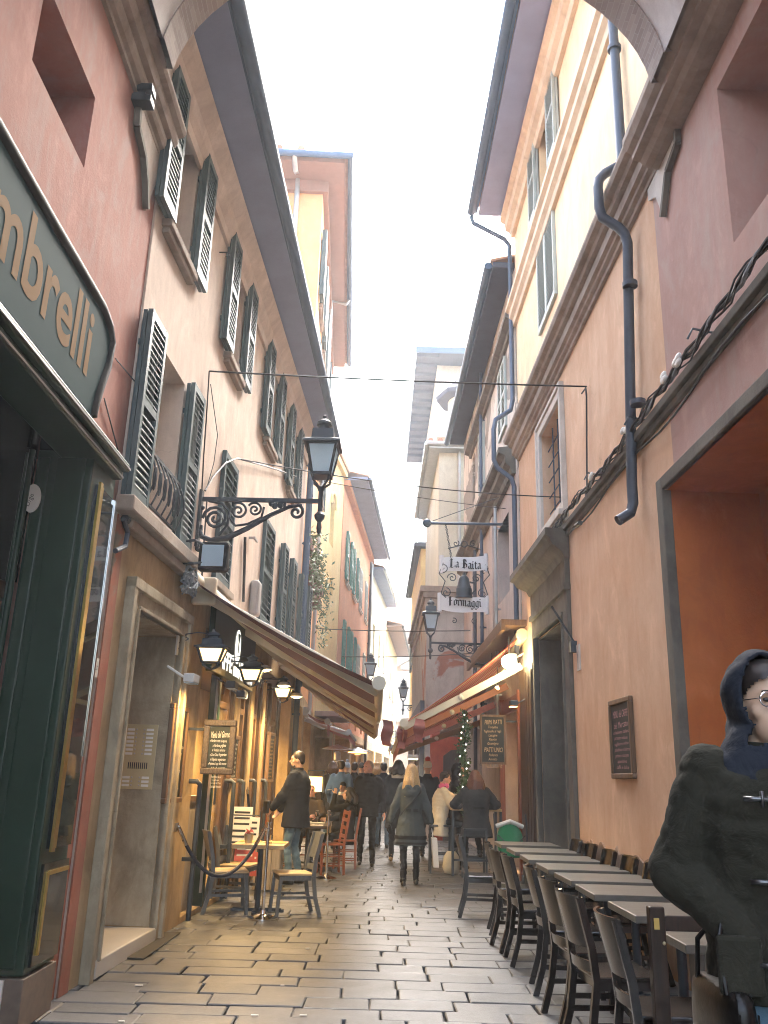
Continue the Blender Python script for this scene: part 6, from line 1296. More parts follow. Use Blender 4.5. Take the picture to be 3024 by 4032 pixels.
pA = ground(567, 1985); pB = ground(704, 1899); stanchion('chrome rope post standing before the cafe table', pA); stanchion('chrome rope post beside the red chairs', pB)
def rope(label, a, b, sag):
    t = thing('barrier_rope', label, 'rope', (a+b)/2-V((0, 0, sag)), 'blue barrier ropes'); m = MB(); pts = [a.lerp(b, i/30)-V((0, 0, sag*4*(i/30)*(1-i/30))) for i in range(31)]; m.tube(pts[2:-2], .019, 10); m.build('cord', 'rope_blue', t, smooth='auto')
    for p, q in ((pts[0], pts[3]), (pts[-1], pts[-4])): m = MB(); m.tube([p, q], .021, 10); m.tube([p+V((.0, .012*cos(k), .015+.018*sin(k))) for k in [2*pi*i/10 for i in range(11)]], .005, 5); m.build('end_cap', 'chrome', t, smooth='auto')
hk = LC.px(385, 1785, .06); rope('dark blue rope sagging between the wall hook and the near post', LC.P(hk[0], hk[1], .06), pA+V((-.04, 0, .93)), .48)
hk2 = LC.px(535, 1705, .1); rope('short dark rope end hanging by the poster rack', LC.P(hk2[0], hk2[1], .1), LC.P(hk2[0]+.35, .95, .1), .05)
m = MB(LC.xf()); m.box(hk[0]-.03, hk[0]+.03, 0, .05, hk[1]-.05, hk[1]+.03); tag(m.build('rope_hook', 'steel'), 'small steel rope hook on wall below the tall chalk menu', 'hook')
# wood-clad planter box behind the table
m = MB(); 
px_ = onY(580, 1850, 12.6).x
pl = thing('planter', 'weathered wooden planter crate behind the cafe table', 'planter', (px_, 12.4, 0))
for k in range(3): m.box(px_-.18+k*.12, px_-.07+k*.12, 12.5, 12.53, .02, .6)
m.build('slat_front', 'wood_bleached', pl); m = MB(); m.box(px_-.18, px_+.18, 12.531, 12.85, .02, .58); m.build('box', 'wood_bleached', pl)
# red ladder-back chairs and laid table
def ladder_chair(label, loc, rz_, first=None):
    if first is not None: return dup(first, loc, rz_, label)
    t = thing('red_chair', label, 'chair', (0, 0, 0), 'red wooden chairs of the cafe diners'); m = MB(); m.box(-.2, .2, -.19, .19, .44, .47); m.build('seat', 'wood_red', t, bevel=.008)
    for s in (-1, 1):
        m = MB(); m.bar((s*.19, -.2, 0), (s*.19, -.19, .46), .036); m.bar((s*.19, -.19, .46), (s*.19, -.27, .98), .034); m.build('rear_leg', 'wood_red', t); m = MB(); m.bar((s*.19, .17, 0), (s*.19, .17, .44), .036); m.build('front_leg', 'wood_red', t)
        for z in (.14, .28): m = MB(); m.bar((s*.19, -.19, z), (s*.19, .17, z), .02); m.build('stretcher', 'wood_red', t)
    for z in (.16, .3): m = MB(); m.bar((-.19, .17, z), (.19, .17, z), .02); m.bar((-.19, -.195, z), (.19, -.195, z), .02) if False else None; m.build('stretcher', 'wood_red', t)
    for z, y in ((.58, -.21), (.71, -.23), (.83, -.248), (.94, -.262)): m = MB(); m.bar((-.185, y, z), (.185, y, z), .016, .055); m.build('back_slat', 'wood_red', t)
    t.location = loc; t.rotation_euler = (0, 0, rz_); return t
rc = ladder_chair('red wooden chair nearest the walking man', V((-.52, 15.9, 0)), pi/2)
ladder_chair('red wooden chair with its tall back beside the rope post', V((-.72, 14.9, 0)), pi/2+.25, rc)
ladder_chair('red wooden chair under the seated man by the lantern', V((-1.2, 16.45, 0)), pi+.1, rc)
ladder_chair('red wooden chair at the wall side of the laid table', V((-1.55, 14.7, 0)), -pi/2, rc)
td = make_table('dining_table', 'dark dining table laid with plates and papers behind the standing man', 'table', .7, 1.2, .74, 'wood_dark', 'iron'); td.location = (-1.12, 15.2, 0)
for lab, dx, dy in (('white plate at near end of the laid table', -.1, -.42), ('white plate in the middle of the laid table', .14, -.05), ('white plate at the far end of the laid table', -.08, .35)):
    m = MB(); m.lathe([(.06, 0), (.07, .004), (.12, .016), (.118, .02), (.06, .008)], (-1.12+dx, 15.2+dy, .741), 20); tag(m.build('plate', 'white_paint', smooth='auto'), lab, 'plate')
for lab, dx, dy in (('paper menu sheet on near corner of the laid table', .18, -.38), ('paper menu sheet on far corner of the laid table', .16, .3)):
    m = MB(); m.box(-1.12+dx-.1, -1.12+dx+.1, 15.2+dy-.14, 15.2+dy+.14, .7405, .743); tag(m.build('menu_sheet', 'paper'), lab, 'paper')
def goblet(label, p, s=1.0):
    m = MB(); m.lathe([(.035*s, 0), (.03*s, .004), (.005*s, .01), (.005*s, .09*s), (.03*s, .11*s), (.04*s, .15*s), (.034*s, .2*s), (.032*s, .198*s), (.037*s, .15*s), (.02*s, .112*s)], p, 14); return tag(m.build('wine_glass', 'clear_glass', smooth='auto'), label, 'glass', 'drinking glasses')
goblet('stemmed wine glass on the laid table above the rope post', V((-.95, 14.85, .741)), 1.1); goblet('stemmed glass on the laid table near the lantern', V((-1.2, 15.5, .741)))
# high table and stools
ht = thing('high_table', 'tall black framed bar table with wooden top and food', 'table', (1.62, 15.5, 0)); hx, hy, hz = 1.5, 15.4, 1.06
m = MB(); m.box(hx-.22, hx+.62, hy-.35, hy+.35, hz-.04, hz); m.build('top', 'wood_table_light', ht, bevel=.006)
for a, b in ((-.2, -.32), (.6, -.32), (-.2, .32), (.6, .32)): m = MB(); m.bar((hx+a, hy+b, 0), (hx+a, hy+b, hz-.041), .04, .04, (0, 1, 0)); m.build('leg', 'iron', ht)
m = MB(); m.bar((hx-.2, hy-.32, .25), (hx+.6, hy-.32, .25), .03); m.bar((hx-.2, hy+.32, .25), (hx+.6, hy+.32, .25), .03); m.build('foot_rail', 'iron', ht)
def stool(label, loc, first=None, rz_=0):
    if first is not None: return dup(first, loc, rz_, label)
    t = thing('bar_stool', label, 'stool', (0, 0, 0), 'black square bar stools'); m = MB(); m.box(-.19, .19, -.19, .19, .74, .77); m.build('seat', 'iron', t, bevel=.005)
    for a, b in ((-1, -1), (1, -1), (1, 1), (-1, 1)): m = MB(); m.bar((a*.175, b*.175, 0), (a*.175, b*.175, .739), .03, .03, (0, 1, 0)); m.build('leg', 'iron', t)
    for s in (-1, 1): m = MB(); m.bar((-.175, s*.175, .3), (.175, s*.175, .3), .025); m.build('foot_rail', 'iron', t)
    t.location = loc; return t
st0 = stool('black bar stool under the woman in cream jacket', V((1.13, 15.6, 0))); stool('black bar stool under the curly haired person in dark coat', V((1.62, 14.75, 0)), st0)
for lab, dx, dy, r_, h_ in (('tall beer glass in front of the cream jacket', .02, .1, .035, .2), ('small tumbler on the high table', .2, -.1, .03, .09), ('second tumbler on the high table by the board', .35, .05, .03, .1)):
    m = MB(); m.lathe([(r_*.8, 0), (r_, h_), (r_*.92, h_), (r_*.75, .01)], (hx+dx, hy+dy, hz), 14); tag(m.build('tumbler', 'clear_glass' if h_ < .15 else 'beer', smooth='auto'), lab, 'glass')
m = MB(); m.box(hx+.05, hx+.4, hy-.3, hy-.12, hz, hz+.018); tag(m.build('serving_board', 'frame_wood', bevel=.004), 'wooden serving board on the near edge of high table', 'board')
m = MB(); 
for k in range(9): m.ell((hx+.1+.03*k, hy-.21+.03*sin(k*2), hz+.035), (.03, .022, .016), 8, 6)
tag(m.build('food', 'crust', smooth=True), 'sliced snacks heaped on the serving board', 'food')
# stroller and the pale bag on the ground by the stool
sp_ = onY(1102, 1790, 13.6); t = thing('stroller', 'green baby stroller parked against the dark doorway', 'stroller', (sp_.x, 13.6, 0)); X_ = sp_.x; m = MB(); rings = []
for i in range(9):
    f = i/8; z = .42+.50*f; w_ = .19+.035*sin(pi*f)-.09*max(0, f-.72)/.28*1.2; y_ = 13.5+.12*f; rings.append([V((X_-w_, y_+.05, z)), V((X_-w_*.6, y_-.04*sin(pi*f)-.02, z)), V((X_+w_*.6, y_-.04*sin(pi*f)-.02, z)), V((X_+w_, y_+.05, z)), V((X_+w_*.6, y_+.25, z)), V((X_-w_*.6, y_+.25, z))])
m.loft(rings); o = m.build('hood', 'stroller_green', t, smooth='auto'); s_ = o.modifiers.new('s', 'SUBSURF'); s_.levels = s_.render_levels = 2
m = MB(); m.tube([(X_-.2, 13.66, .86), (X_, 13.6, .935), (X_+.2, 13.66, .86)], .035, 8); m.build('hood_trim', 'white_paint', t, smooth='auto'); m = MB()
for s in (-1, 1): m.tube([(X_+s*.24, 13.62, 1.04), (X_+s*.235, 13.5, .7), (X_+s*.22, 13.75, .1)], .014, 7); m.tube([(X_+s*.22, 13.5, .6), (X_+s*.22, 13.3, .12)], .014, 7)
m.tube([(X_-.2, 13.45, .75), (X_, 13.44, .55), (X_+.2, 13.45, .75)], .008, 5); m.build('frame', 'iron', t, smooth='auto')
for s in (-1, 1):
    for y_ in (13.3, 13.8): m = MB(); m.tube([(X_+s*.22-.02, y_, .09), (X_+s*.22+.02, y_, .09)], .09, 16); m.build('wheel', 'iron', t)
m = MB(); m.loft([[V((1.3+.13*k*cos(a), 15.35+.1*k*sin(a), z)) for a in [2*pi*i/12 for i in range(12)]] for z, k in ((.02, .9), (.12, 1.15), (.28, 1.0), (.36, .55))]); tag(m.build('shopping_bag', 'fabric_beige', smooth=True), 'pale soft bag slumped on the ground under the high table', 'bag')
m = MB(); rndl = random.Random(31)
for k, (x, y) in enumerate(((300, 2043), (665, 2050), (722, 2052), (550, 2195), (655, 2195), (610, 2130), (262, 2208), (300, 2130))):
    c = ground(x*.5 if x > 700 else x, y); m = MB(); a = rndl.uniform(0, 3); L_ = rndl.uniform(.015, .035); m.cbox((c.x, c.y, .006), (L_*1.6, L_*.6, .004)); tag(m.build('litter_scrap', 'paper'), 'tiny pale scrap of paper lying on the near paving', 'litter', 'paper scraps on the paving')
# ================================================================== PEOPLE
from mathutils import noise as mnoise
WR = {'coat': (.0052, 3.6), 'jacket': (.005, 4.2), 'trousers': (.009, 5), 'hood': (.006, 6)}
def hash_(s): return (sum(ord(c)*(i+1) for i, c in enumerate(s)) % 97)*1.37
def remeshed(mb, name, mat_, root, vox=.014, smooth_it=4, subd=0):
    """union the closed shapes in mb into one continuous skin and parent it to root"""
    me = bpy.data.meshes.new(name); me.from_pydata([tuple(v) for v in mb.v], [], mb.f)
    bm = bmesh.new(); bm.from_mesh(me); bmesh.ops.recalc_face_normals(bm, faces=bm.faces); bm.to_mesh(me); bm.free()
    o = bpy.data.objects.new(name, me); COL.objects.link(o)
    r = o.modifiers.new('r', 'REMESH'); r.mode = 'VOXEL'; r.voxel_size = vox; r.adaptivity = 0
    if smooth_it: s = o.modifiers.new('s', 'SMOOTH'); s.iterations = smooth_it; s.factor = .5
    dg = bpy.context.evaluated_depsgraph_get(); dg.update(); nm = bpy.data.meshes.new_from_object(o.evaluated_get(dg))
    o.modifiers.clear(); o.data = nm; bpy.data.meshes.remove(me); nm.name = name; nm.materials.clear(); nm.materials.append(M[mat_] if isinstance(mat_, str) else mat_)
    if name in WR:
        amp, fq = WR[name]; off = V((hash_(root.name), 0, 0)); nm.update(); nv = [v.normal.copy() for v in nm.vertices]
        for v, n_ in zip(nm.vertices, nv):
            p = V((v.co.x*fq, v.co.y*fq, v.co.z*fq*1.7))+off; q = mnoise.noise(p+V((mnoise.noise(p*.7)*.8, 0, mnoise.noise(p*.9+V((5, 3, 1)))*.8))); r1 = (1-min(1, abs(q)*1.5))**2.2; q2 = mnoise.noise(p*2.1+V((3, 7, 2))); r2 = (1-min(1, abs(q2)*1.6))**3; v.co += n_*amp*(.55-1.7*r1-.8*r2)
    nm.polygons.foreach_set('use_smooth', [True]*len(nm.polygons)); o.parent = root; ORG[o.name] = ORG[root.name]; return o
def cap(m, a, b, ra, rb, n=12):
    a, b = V(a), V(b); d = b-a; L = d.length or 1e-4; d = d/L; pts, rs = [], []
    for k in (0, .3, .6, .9): pts.append(a - d*ra*cos(k*pi/2*.98)); rs.append(max(.002, ra*sin(k*pi/2*.98+.06)))
    pts += [a, a.lerp(b, .5), b]; rs += [ra, (ra+rb)/2, rb]
    for k in (.9, .6, .3, 0): pts.append(b + d*rb*cos(k*pi/2*.98)); rs.append(max(.002, rb*sin(k*pi/2*.98+.06)))
    m.tube(pts, rs, n)
def ik(a, b, l1, l2, pole):
    a, b = V(a), V(b); d = b-a; D = min(d.length, (l1+l2)*.998); d.normalize(); x = (l1*l1-l2*l2+D*D)/(2*D); h = sqrt(max(0, l1*l1-x*x)); p = V(pole); p = (p-d*p.dot(d)); p = p.normalized() if p.length > 1e-4 else V((0, 1, 0)); return a+d*x+p*h, a+d*D
def ringset(m, stations, n=18):
    """stations: (center, right axis, front axis, rx, ry)"""
    m.loft([[c + r*(rx*cos(2*pi*k/n)) + f*(ry*sin(2*pi*k/n)) for k in range(n)] for c, r, f, rx, ry in stations])
def hand_geo(m, w, d, palmn, s=1.0, curl=.5, thumb=1):
    """hand from wrist w along d; palmn: palm normal (fingers curl towards it)"""
    d = V(d).normalized(); pn = V(palmn); pn = (pn-d*pn.dot(d)).normalized(); sd = d.cross(pn)*thumb
    for k in (-.022, -.007, .008, .022): cap(m, w+d*.02*s+sd*k*s*.8, w+d*.085*s+sd*k*s, .013*s, .0115*s, 8)
    for i, (k, L) in enumerate(((.024, .068), (.008, .08), (-.008, .075), (-.024, .058))):
        a = w+d*.09*s+sd*k*s; dd = (d*cos(curl*.6)+pn*sin(curl*.6)); b = a+dd*L*.5*s; dd2 = (d*cos(curl*1.7)+pn*sin(curl*1.7)); c = b+dd2*L*.5*s; cap(m, a, b, .0095*s, .009*s, 7); cap(m, b, c, .009*s, .0075*s, 7)
    a = w+d*.03*s+sd*.03*s; b = a+(d*.6+sd*.6+pn*.35).normalized()*.04*s; c = b+(d*.8+sd*.1+pn*.5).normalized()*.032*s; cap(m, a, b, .0125*s, .011*s, 7); cap(m, b, c, .011*s, .008*s, 7)
SKIN = {}
def person(label, loc, yaw, h=1.74, top='coat_black', trous='trousers_black', shoes='shoe_black', skin='skin', hem=.84, flare=1.0, bulk=1.0, pelvis=None, lean=(0, 0), twist=0.0, head=(0, 0), feet=None, hands=None, hair='short', hairm='hair_dark', hood=False, quilt=0, vox=.014, detail=True, collar=True, fem=False, gloves=None, elbow_out=None, knee=None, curl=.5, group=None, name='person', hidehands=(False, False), neck=.05):
    s = h/1.75; t = thing(name, label, 'person', (0, 0, 0), group); X, Y, Z = V((1, 0, 0)), V((0, 1, 0)), V((0, 0, 1))
    pv = V(pelvis)*1.0 if pelvis else V((0, 0, .95*s)); up = V((lean[0], lean[1], 1)).normalized(); rt = (X*cos(twist)+Y*sin(twist)); rt = (rt-up*rt.dot(up)).normalized(); fr = up.cross(rt)
    sh = pv+up*(.49*s); nk = sh+up*(neck*s); W = (.168 if not fem else .142)*s*(1+.25*(bulk-1)); 
    feet = feet or [(-.1, .03, 0), (.1, -.02, 0)]; feet = [V(f)*1 for f in feet]
    hands = hands or [tuple(sh-rt*(W+.06)+V((0, .04, 0))-Z*.52*s), tuple(sh+rt*(W+.06)+V((0, .04, 0))-Z*.52*s)]
    hy, hp = head; hr = Matrix.Rotation(hy, 3, 'Z') @ Matrix.Rotation(hp, 3, 'X')
    hc = nk+up*(.035*s)+hr @ V((0, .015*s, .115*s))
    hips = [pv-rt*.09*s-up*.02, pv+rt*.09*s-up*.02]; an = [f+V((0, 0, .085*s)) for f in feet]; kn = []
    for i in (0, 1):
        k, a = ik(hips[i], an[i], .435*s, .425*s, knee or (0, 1, .0)); kn.append(k); an[i] = a
    shs = [sh-rt*W-up*.02*s, sh+rt*W-up*.02*s]; el, wr = [], []
    for i in (0, 1):
        pol = elbow_out[i] if elbow_out else ((-.5 if i == 0 else .5), -1, -.2)
        e, w_ = ik(shs[i], hands[i], .285*s, .26*s, pol); el.append(e); wr.append(w_)
    # --- body: one skin with head, neck, hands, and limbs under the clothes
    m = MB(); HL = lambda v: hc+hr @ (V(v)*s)
    m.ell(hc+hr @ V((0, -.008*s, .018*s)), (.074*s, .093*s, .1*s), 16, 12, hr)
    m.ell(HL((0, .03, -.055)), (.053*s, .06*s, .062*s), 14, 10, hr); m.ell(HL((0, .062, -.088)), (.026*s, .022*s, .02*s), 10, 8, hr)
    cap(m, HL((0, .082, .012)), HL((0, .108, -.022)), .009*s, .0145*s, 8); m.ell(HL((0, .082, -.052)), (.024*s, .016*s, .013*s), 10, 6, hr); m.ell(HL((0, .075, .032)), (.05*s, .02*s, .012*s), 12, 6, hr)
    for sx in (-1, 1): m.ell(HL((sx*.074, -.005, -.015)), (.009*s, .018*s, .03*s), 8, 6, hr); m.ell(HL((sx*.045, .05, -.02)), (.022*s, .02*s, .02*s), 8, 6, hr)
    cap(m, nk-up*.05*s, hc-up*.06*s-hr @ V((0, .02*s, 0)), .058*s, .052*s)
    ringset(m, [(pv-up*.05*s, rt, fr, .13*s, .1*s), (pv+up*.2*s, rt, fr, .12*s, .085*s), (sh-up*.1*s, rt, fr, .15*s, .095*s), (sh+up*.03*s, rt, fr, .09*s, .06*s)], 12)
    for i in (0, 1):
        cap(m, shs[i], el[i], .045*s, .036*s, 8); cap(m, el[i], wr[i], .036*s, .026*s, 8); cap(m, hips[i], kn[i], .065*s, .045*s, 8); cap(m, kn[i], an[i], .042*s, .032*s, 8)
        if not hidehands[i] and not gloves: hand_geo(m, wr[i], (wr[i]-el[i]), (rt if i == 0 else -rt)+fr*.3, s, curl, 1 if i == 0 else -1)
    remeshed(m, 'body', skin, t, min(vox, .010), 2)
    if gloves:
        m = MB()
        for i in (0, 1): hand_geo(m, wr[i], (wr[i]-el[i]), (rt if i == 0 else -rt)+fr*.3, s*1.08, curl, 1 if i == 0 else -1)
        remeshed(m, 'gloves', gloves, t, .008, 1)
    if detail:
        for sx in (-1, 1): e = MB(); e.ell(HL((sx*.031, .078, .012)), (.012*s, .006*s, .006*s), 8, 6, hr); e.build('eye', 'eye_dark', t); e = MB(); e.ell(HL((sx*.031, .085, .034)), (.018*s, .006*s, .004*s), 8, 5, hr); e.build('eyebrow', hairm, t)
        e = MB(); e.ell(HL((0, .097, -.055)), (.018*s, .004*s, .003*s), 8, 5, hr); e.build('mouth', 'lip', t)
    # --- trousers, shoes
    m = MB()
    for i in (0, 1): cap(m, hips[i], kn[i], .088*s, .064*s); cap(m, kn[i], an[i]+V((0, 0, -.01)), .064*s, .052*s)
    m.ell(pv-up*.01, (.165*s, .125*s, .12*s), 14, 10); remeshed(m, 'trousers', trous, t, vox, 3)
    for i in (0, 1):
        m = MB(); dirf = (kn[i]-hips[i]); fd = V((0, 1, 0)) if not pelvis else V((dirf.x*.3, max(.4, dirf.y), 0)).normalized(); f0 = an[i]-V((0, 0, .05*s)); cap(m, f0-fd*.04*s+V((0, 0, -.0)), f0+fd*.13*s-V((0, 0, .008)), .037*s, .032*s); cap(m, an[i], f0, .045*s, .04*s); o = remeshed(m, 'shoe', shoes, t, .012, 2)
    # --- jacket or coat
    m = MB(); zh = hem*s; st = []; b = bulk; tot = (sh-pv).length
    def station(f, rx, ry): return (pv+up*(tot*f), rt, fr, rx*s*b, ry*s*b)
    prof = [(0.0, .178, .135), (.2, .168, .128), (.42, .172, .132), (.65, .185, .14), (.82, .188, .135), (.93, .165, .118), (1.02, .115, .095), (1.08, .075, .075)]
    if fem: prof = [(0, .178, .14), (.2, .155, .122), (.42, .158, .132), (.65, .168, .145), (.82, .168, .13), (.93, .148, .112), (1.02, .1, .09), (1.08, .07, .072)]
    if quilt:
        fine = []
        for k in range(len(prof)-1):
            for q in range(4): w_ = q/4; A, B_ = prof[k], prof[k+1]; fine.append(tuple(A[j]+(B_[j]-A[j])*w_ for j in range(3)))
        prof = [(f, rx*(1+quilt*abs(sin(f*pi*7))), ry*(1+quilt*abs(sin(f*pi*7)))) for f, rx, ry in fine]+[prof[-1]]
    low = []
    if not pelvis or True:
        zz = pv.z
        if zh < zz:
            for k in (1, .75, .5, .25): c = pv.copy(); c.z = zz-(zz-zh)*k; low.append((c, rt, fr, (.178+.07*(flare)*k*(zz-zh)/.45)*s*b, (.138+.05*flare*k*(zz-zh)/.45)*s*b))
    ringset(m, low+[station(*p) for p in prof])
    for i in (0, 1):
        cap(m, shs[i]-(rt*(-.01) if i == 0 else rt*.01), el[i], .067*s*b, .058*s*b); cap(m, el[i], el[i].lerp(wr[i], .93), .06*s*b, .046*s*b)
        if quilt:
            for k in range(5): q = shs[i].lerp(el[i], .1+.2*k); m.ell(q, .068*s*b); q = el[i].lerp(wr[i], .1+.2*k); m.ell(q, .058*s*b-.003*k)
        nsl = 4
        for k in range(nsl): q = el[i].lerp(wr[i], .05+.06*k); m.ell(q+V((random.uniform(-.01, .01), random.uniform(-.01, .01), 0)), .061*s*b)
    if collar: ringset(m, [(nk-up*.03*s, rt, fr, .085*s, .08*s), (nk+up*.045*s, rt, fr, .078*s, .078*s), (nk+up*.05*s, rt, fr, .06*s, .06*s)], 14)
    remeshed(m, 'coat' if hem < .7 else 'jacket', top, t, vox, 4 if not quilt else 2)
    # --- hair, hats, hoods
    m = MB()
    if hood:
        m.ell(HL((0, -.022, .025)), (.102*s, .125*s, .128*s), 18, 14, hr); m.ell(HL((0, -.05, -.08)), (.095*s, .09*s, .09*s), 14, 10, hr)
        ringset(m, [(nk-up*.075*s, rt, fr, .19*s, .135*s), (nk-up*.02*s, rt, fr, .155*s, .125*s), (nk+up*.03*s, rt, fr, .118*s, .108*s), (nk+up*.075*s, rt, fr, .098*s, .1*s)], 18)
        o = remeshed(m, 'hood', hood, t, .012, 3)
        bm = bmesh.new(); bm.from_mesh(o.data); cut = hc+hr @ V((0, .047*s, .0)); nn = hr @ V((0, 1, .12)); dl = [v for v in bm.verts if (v.co-cut).dot(nn) > 0 and (v.co-hc).dot(hr @ V((0, 0, 1))) > -.105*s]; bmesh.ops.delete(bm, geom=dl, context='VERTS'); bm.to_mesh(o.data); bm.free()
        so_ = o.modifiers.new('t', 'SOLIDIFY'); so_.thickness = .01; so_.offset = 1
    elif hair == 'short':
        m.ell(HL((0, -.018, .036)), (.081*s, .094*s, .092*s), 16, 12, hr); m.ell(HL((0, -.06, -.01)), (.07*s, .05*s, .06*s), 12, 8, hr); o = remeshed(m, 'hair', hairm, t, .010, 2); trim(o, hc+hr @ V((0, .066*s, .06*s)), hr @ V((0, .9, -.62)))
    elif hair == 'thin':
        m.ell(HL((0, -.02, .024)), (.0785*s, .094*s, .093*s), 16, 12, hr); o = remeshed(m, 'hair', hairm, t, .010, 2); trim(o, hc+hr @ V((0, .03*s, .07*s)), hr @ V((0, .9, -.4)))
    elif hair in ('long', 'bob', 'curly'):
        m.ell(HL((0, -.02, .034)), (.09*s, .105*s, .1*s), 16, 12, hr); L = {'long': .40, 'bob': .16, 'curly': .26}[hair]
        rnd = random.Random(len(label))
        for k in range(26 if hair == 'long' else 30):
            a = rnd.uniform(-2.5, 2.5); q = HL((.078*sin(a), -.02-.085*cos(a), .02)); e = q+V((rnd.uniform(-.03, .03)+sin(a)*.05, 0, 0))-Z*L*rnd.uniform(.7, 1.0)*s + (hr @ V((0, -.035-.02*cos(a), 0)))
            mid = q.lerp(e, .5)+hr @ V((0, -.03, 0)); r_ = .024 if hair == 'long' else .03; cap(m, q, mid, r_, r_, 7); cap(m, mid, e, r_, .012 if hair == 'long' else .03, 7)
        o = remeshed(m, 'hair', hairm, t, .009 if vox < .016 else .013, 1)
        bm = bmesh.new(); bm.from_mesh(o.data); dl = []
        for v in bm.verts:
            q = hr.transposed() @ (v.co-hc)
            if q.y > .045*s and -.14*s < q.z < .06*s and abs(q.x) < .07*s: dl.append(v)
        bmesh.ops.delete(bm, geom=dl, context='VERTS'); bm.to_mesh(o.data); bm.free()
    elif hair in ('beanie', 'pompom'):
        m.ell(HL((0, -.012, .05)), (.088*s, .1*s, .095*s), 16, 12, hr); o = remeshed(m, 'hat', hairm, t, .010, 2); trim(o, HL((0, 0, .02)), hr @ V((0, .25, -1)))
    t.location = loc; t.rotation_euler = (0, 0, yaw)
    t['_p'] = 0; del t['_p']
    ex = dict(hc=hc, hr=hr, wr=wr, el=el, sh=shs, nk=nk, pv=pv, rt=rt, fr=fr, up=up, s=s, an=an, kn=kn, HL=HL); ex['t'] = t; return ex
def trim(o, p, n):
    bm = bmesh.new(); bm.from_mesh(o.data); dl = [v for v in bm.verts if (v.co-p).dot(n) > 0]; bmesh.ops.delete(bm, geom=dl, context='VERTS'); bm.to_mesh(o.data); bm.free()
def local(ex): return MB()      # build in the person's own axes
def add_part(ex, mb, name, m, smooth=True, **k):
    o = mb.build(name, m, ex['t'], smooth=smooth, **k); return o
mat('skin', (.5, .3, .21), .5, var=.08, scale=12); mat('skin_pink', (.58, .31, .24), .5, var=.08, scale=12); mat('lip', (.33, .12, .1), .5); mat('eye_dark', (.02, .015, .012), .3)
mat('hair_dark', (.018, .012, .009), .5, var=.4, scale=60); mat('hair_brown', (.08, .04, .02), .5, var=.4, scale=60); mat('hair_blond', (.42, .28, .13), .42, var=.35, scale=45, bmp=.5, bscale=50); mat('hair_grey', (.36, .3, .25), .5, var=.2, scale=50); mat('hair_red', (.11, .04, .022), .5, var=.5, scale=50)
fabric('coat_black', (.012, .012, .014)); fabric('coat_navy', (.01, .013, .022)); fabric('coat_grey', (.055, .068, .07)); fabric('coat_char', (.032, .034, .038)); fabric('coat_blue', (.03, .07, .17)); fabric('coat_cream', (.62, .56, .43)); fabric('coat_brown', (.055, .042, .03)); fabric('coat_olive', (.026, .0245, .0165), bmp=.5)
fabric('hood_blue', (.019, .023, .032)); fabric('jeans', (.10, .17, .23)); fabric('trousers_black', (.009, .009, .01)); fabric('wool_white', (.6, .58, .53)); fabric('wool_red', (.5, .06, .04)); fabric('wool_blue', (.32, .42, .52)); fabric('fur_pale', (.5, .43, .34)); fabric('scarf_pink', (.6, .12, .25)); fabric('scarf_purple', (.1, .03, .12)); fabric('scarf_grey', (.25, .28, .29)); mat('shoe_black', (.012, .011, .01), .35, var=.2); mat('leather', (.006, .005, .004), .36, var=.3, bmp=.3, bscale=30, spec=.35); mat('shoe_tan', (.4, .26, .12), .6)
# --- left standing man, profile to the left
A = ground(626, 1921); ex = person('dark haired bearded man in navy coat and jeans standing at the left cafe table', V((-1.17, 13.4, 0)), radians(78), 1.85, 'coat_navy', 'jeans', 'shoe_black', 'skin', hem=.73, bulk=1.34, hair='short', feet=[(-.12, .02, 0), (.13, -.06, 0)], hands=[(-.13, .33, 1.04), (.12, .30, 1.0)], head=(radians(12), radians(-4)), flare=.5)
m = MB(); HL = ex['HL']
for k in range(9): a = -1.2+.3*k; m.ell(HL((.052*sin(a), .03+.045*cos(a), -.088)), (.02, .02, .02), 8, 6)
remeshed(m, 'beard', 'hair_dark', ex['t'], .01, 1)
m = MB(); w = ex['wr'][0]; m.box(w.x-.05, w.x+.09, w.y+.05, w.y+.14, w.z-.08, w.z+.1); add_part(ex, m, 'held_purse', 'leather', False, bevel=.02)
# --- walking man towards us
ex = person('balding grey haired man in black puffer jacket walking towards the camera', V((-.14, 16.45, 0)), radians(180), 1.80, 'coat_black', 'trousers_black', 'shoe_black', 'skin_pink', hem=.80, bulk=1.12, quilt=.045, hair='thin', hairm='hair_grey', feet=[(-.11, .16, 0), (.12, -.12, 0)], hands=[(-.3, .06, .92), (.27, .12, .90)], head=(radians(-50), 0), flare=.1, vox=.012)
# --- blonde woman from behind
ex = person('blonde woman in long grey striped coat walking away with white paper bag', V((.54, 13.62, 0)), radians(4), 1.71, 'coat_grey', 'trousers_black', 'shoe_black', 'skin', hem=.57, flare=.95, bulk=1.12, fem=True, hair='long', hairm='hair_blond', feet=[(-.10, -.05, 0), (.11, .14, 0)], hands=[(-.33, .05, .84), (.34, .04, .82)], gloves='coat_black', vox=.012)
s = ex['s']; pv = ex['pv']
for z, hh in ((.69, .05), (.61, .03)):
    m = MB(); c = V((0, 0, z*s)); zz = pv.z; k = (zz-z*s)/(zz-.57*s); rx = (.178+.07*.95*k*(zz-.57*s)/.45)*s*1.12+.007; ry = (.138+.05*.95*k*(zz-.57*s)/.45)*s*1.12+.007
    m.loft([[c+V((0, 0, dz))+V((rx*q*cos(2*pi*i/28), ry*q*sin(2*pi*i/28), 0)) for i in range(28)] for dz, q in ((-hh/2, 1.012), (hh/2, 1.0))], False); add_part(ex, m, 'coat_stripe', 'coat_black', fix=False)
m = MB()
for sx in (-1, 1): m.cbox((sx*.055, -.158, 1.06), (.075, .02, .04))
add_part(ex, m, 'back_belt', 'coat_black', False)
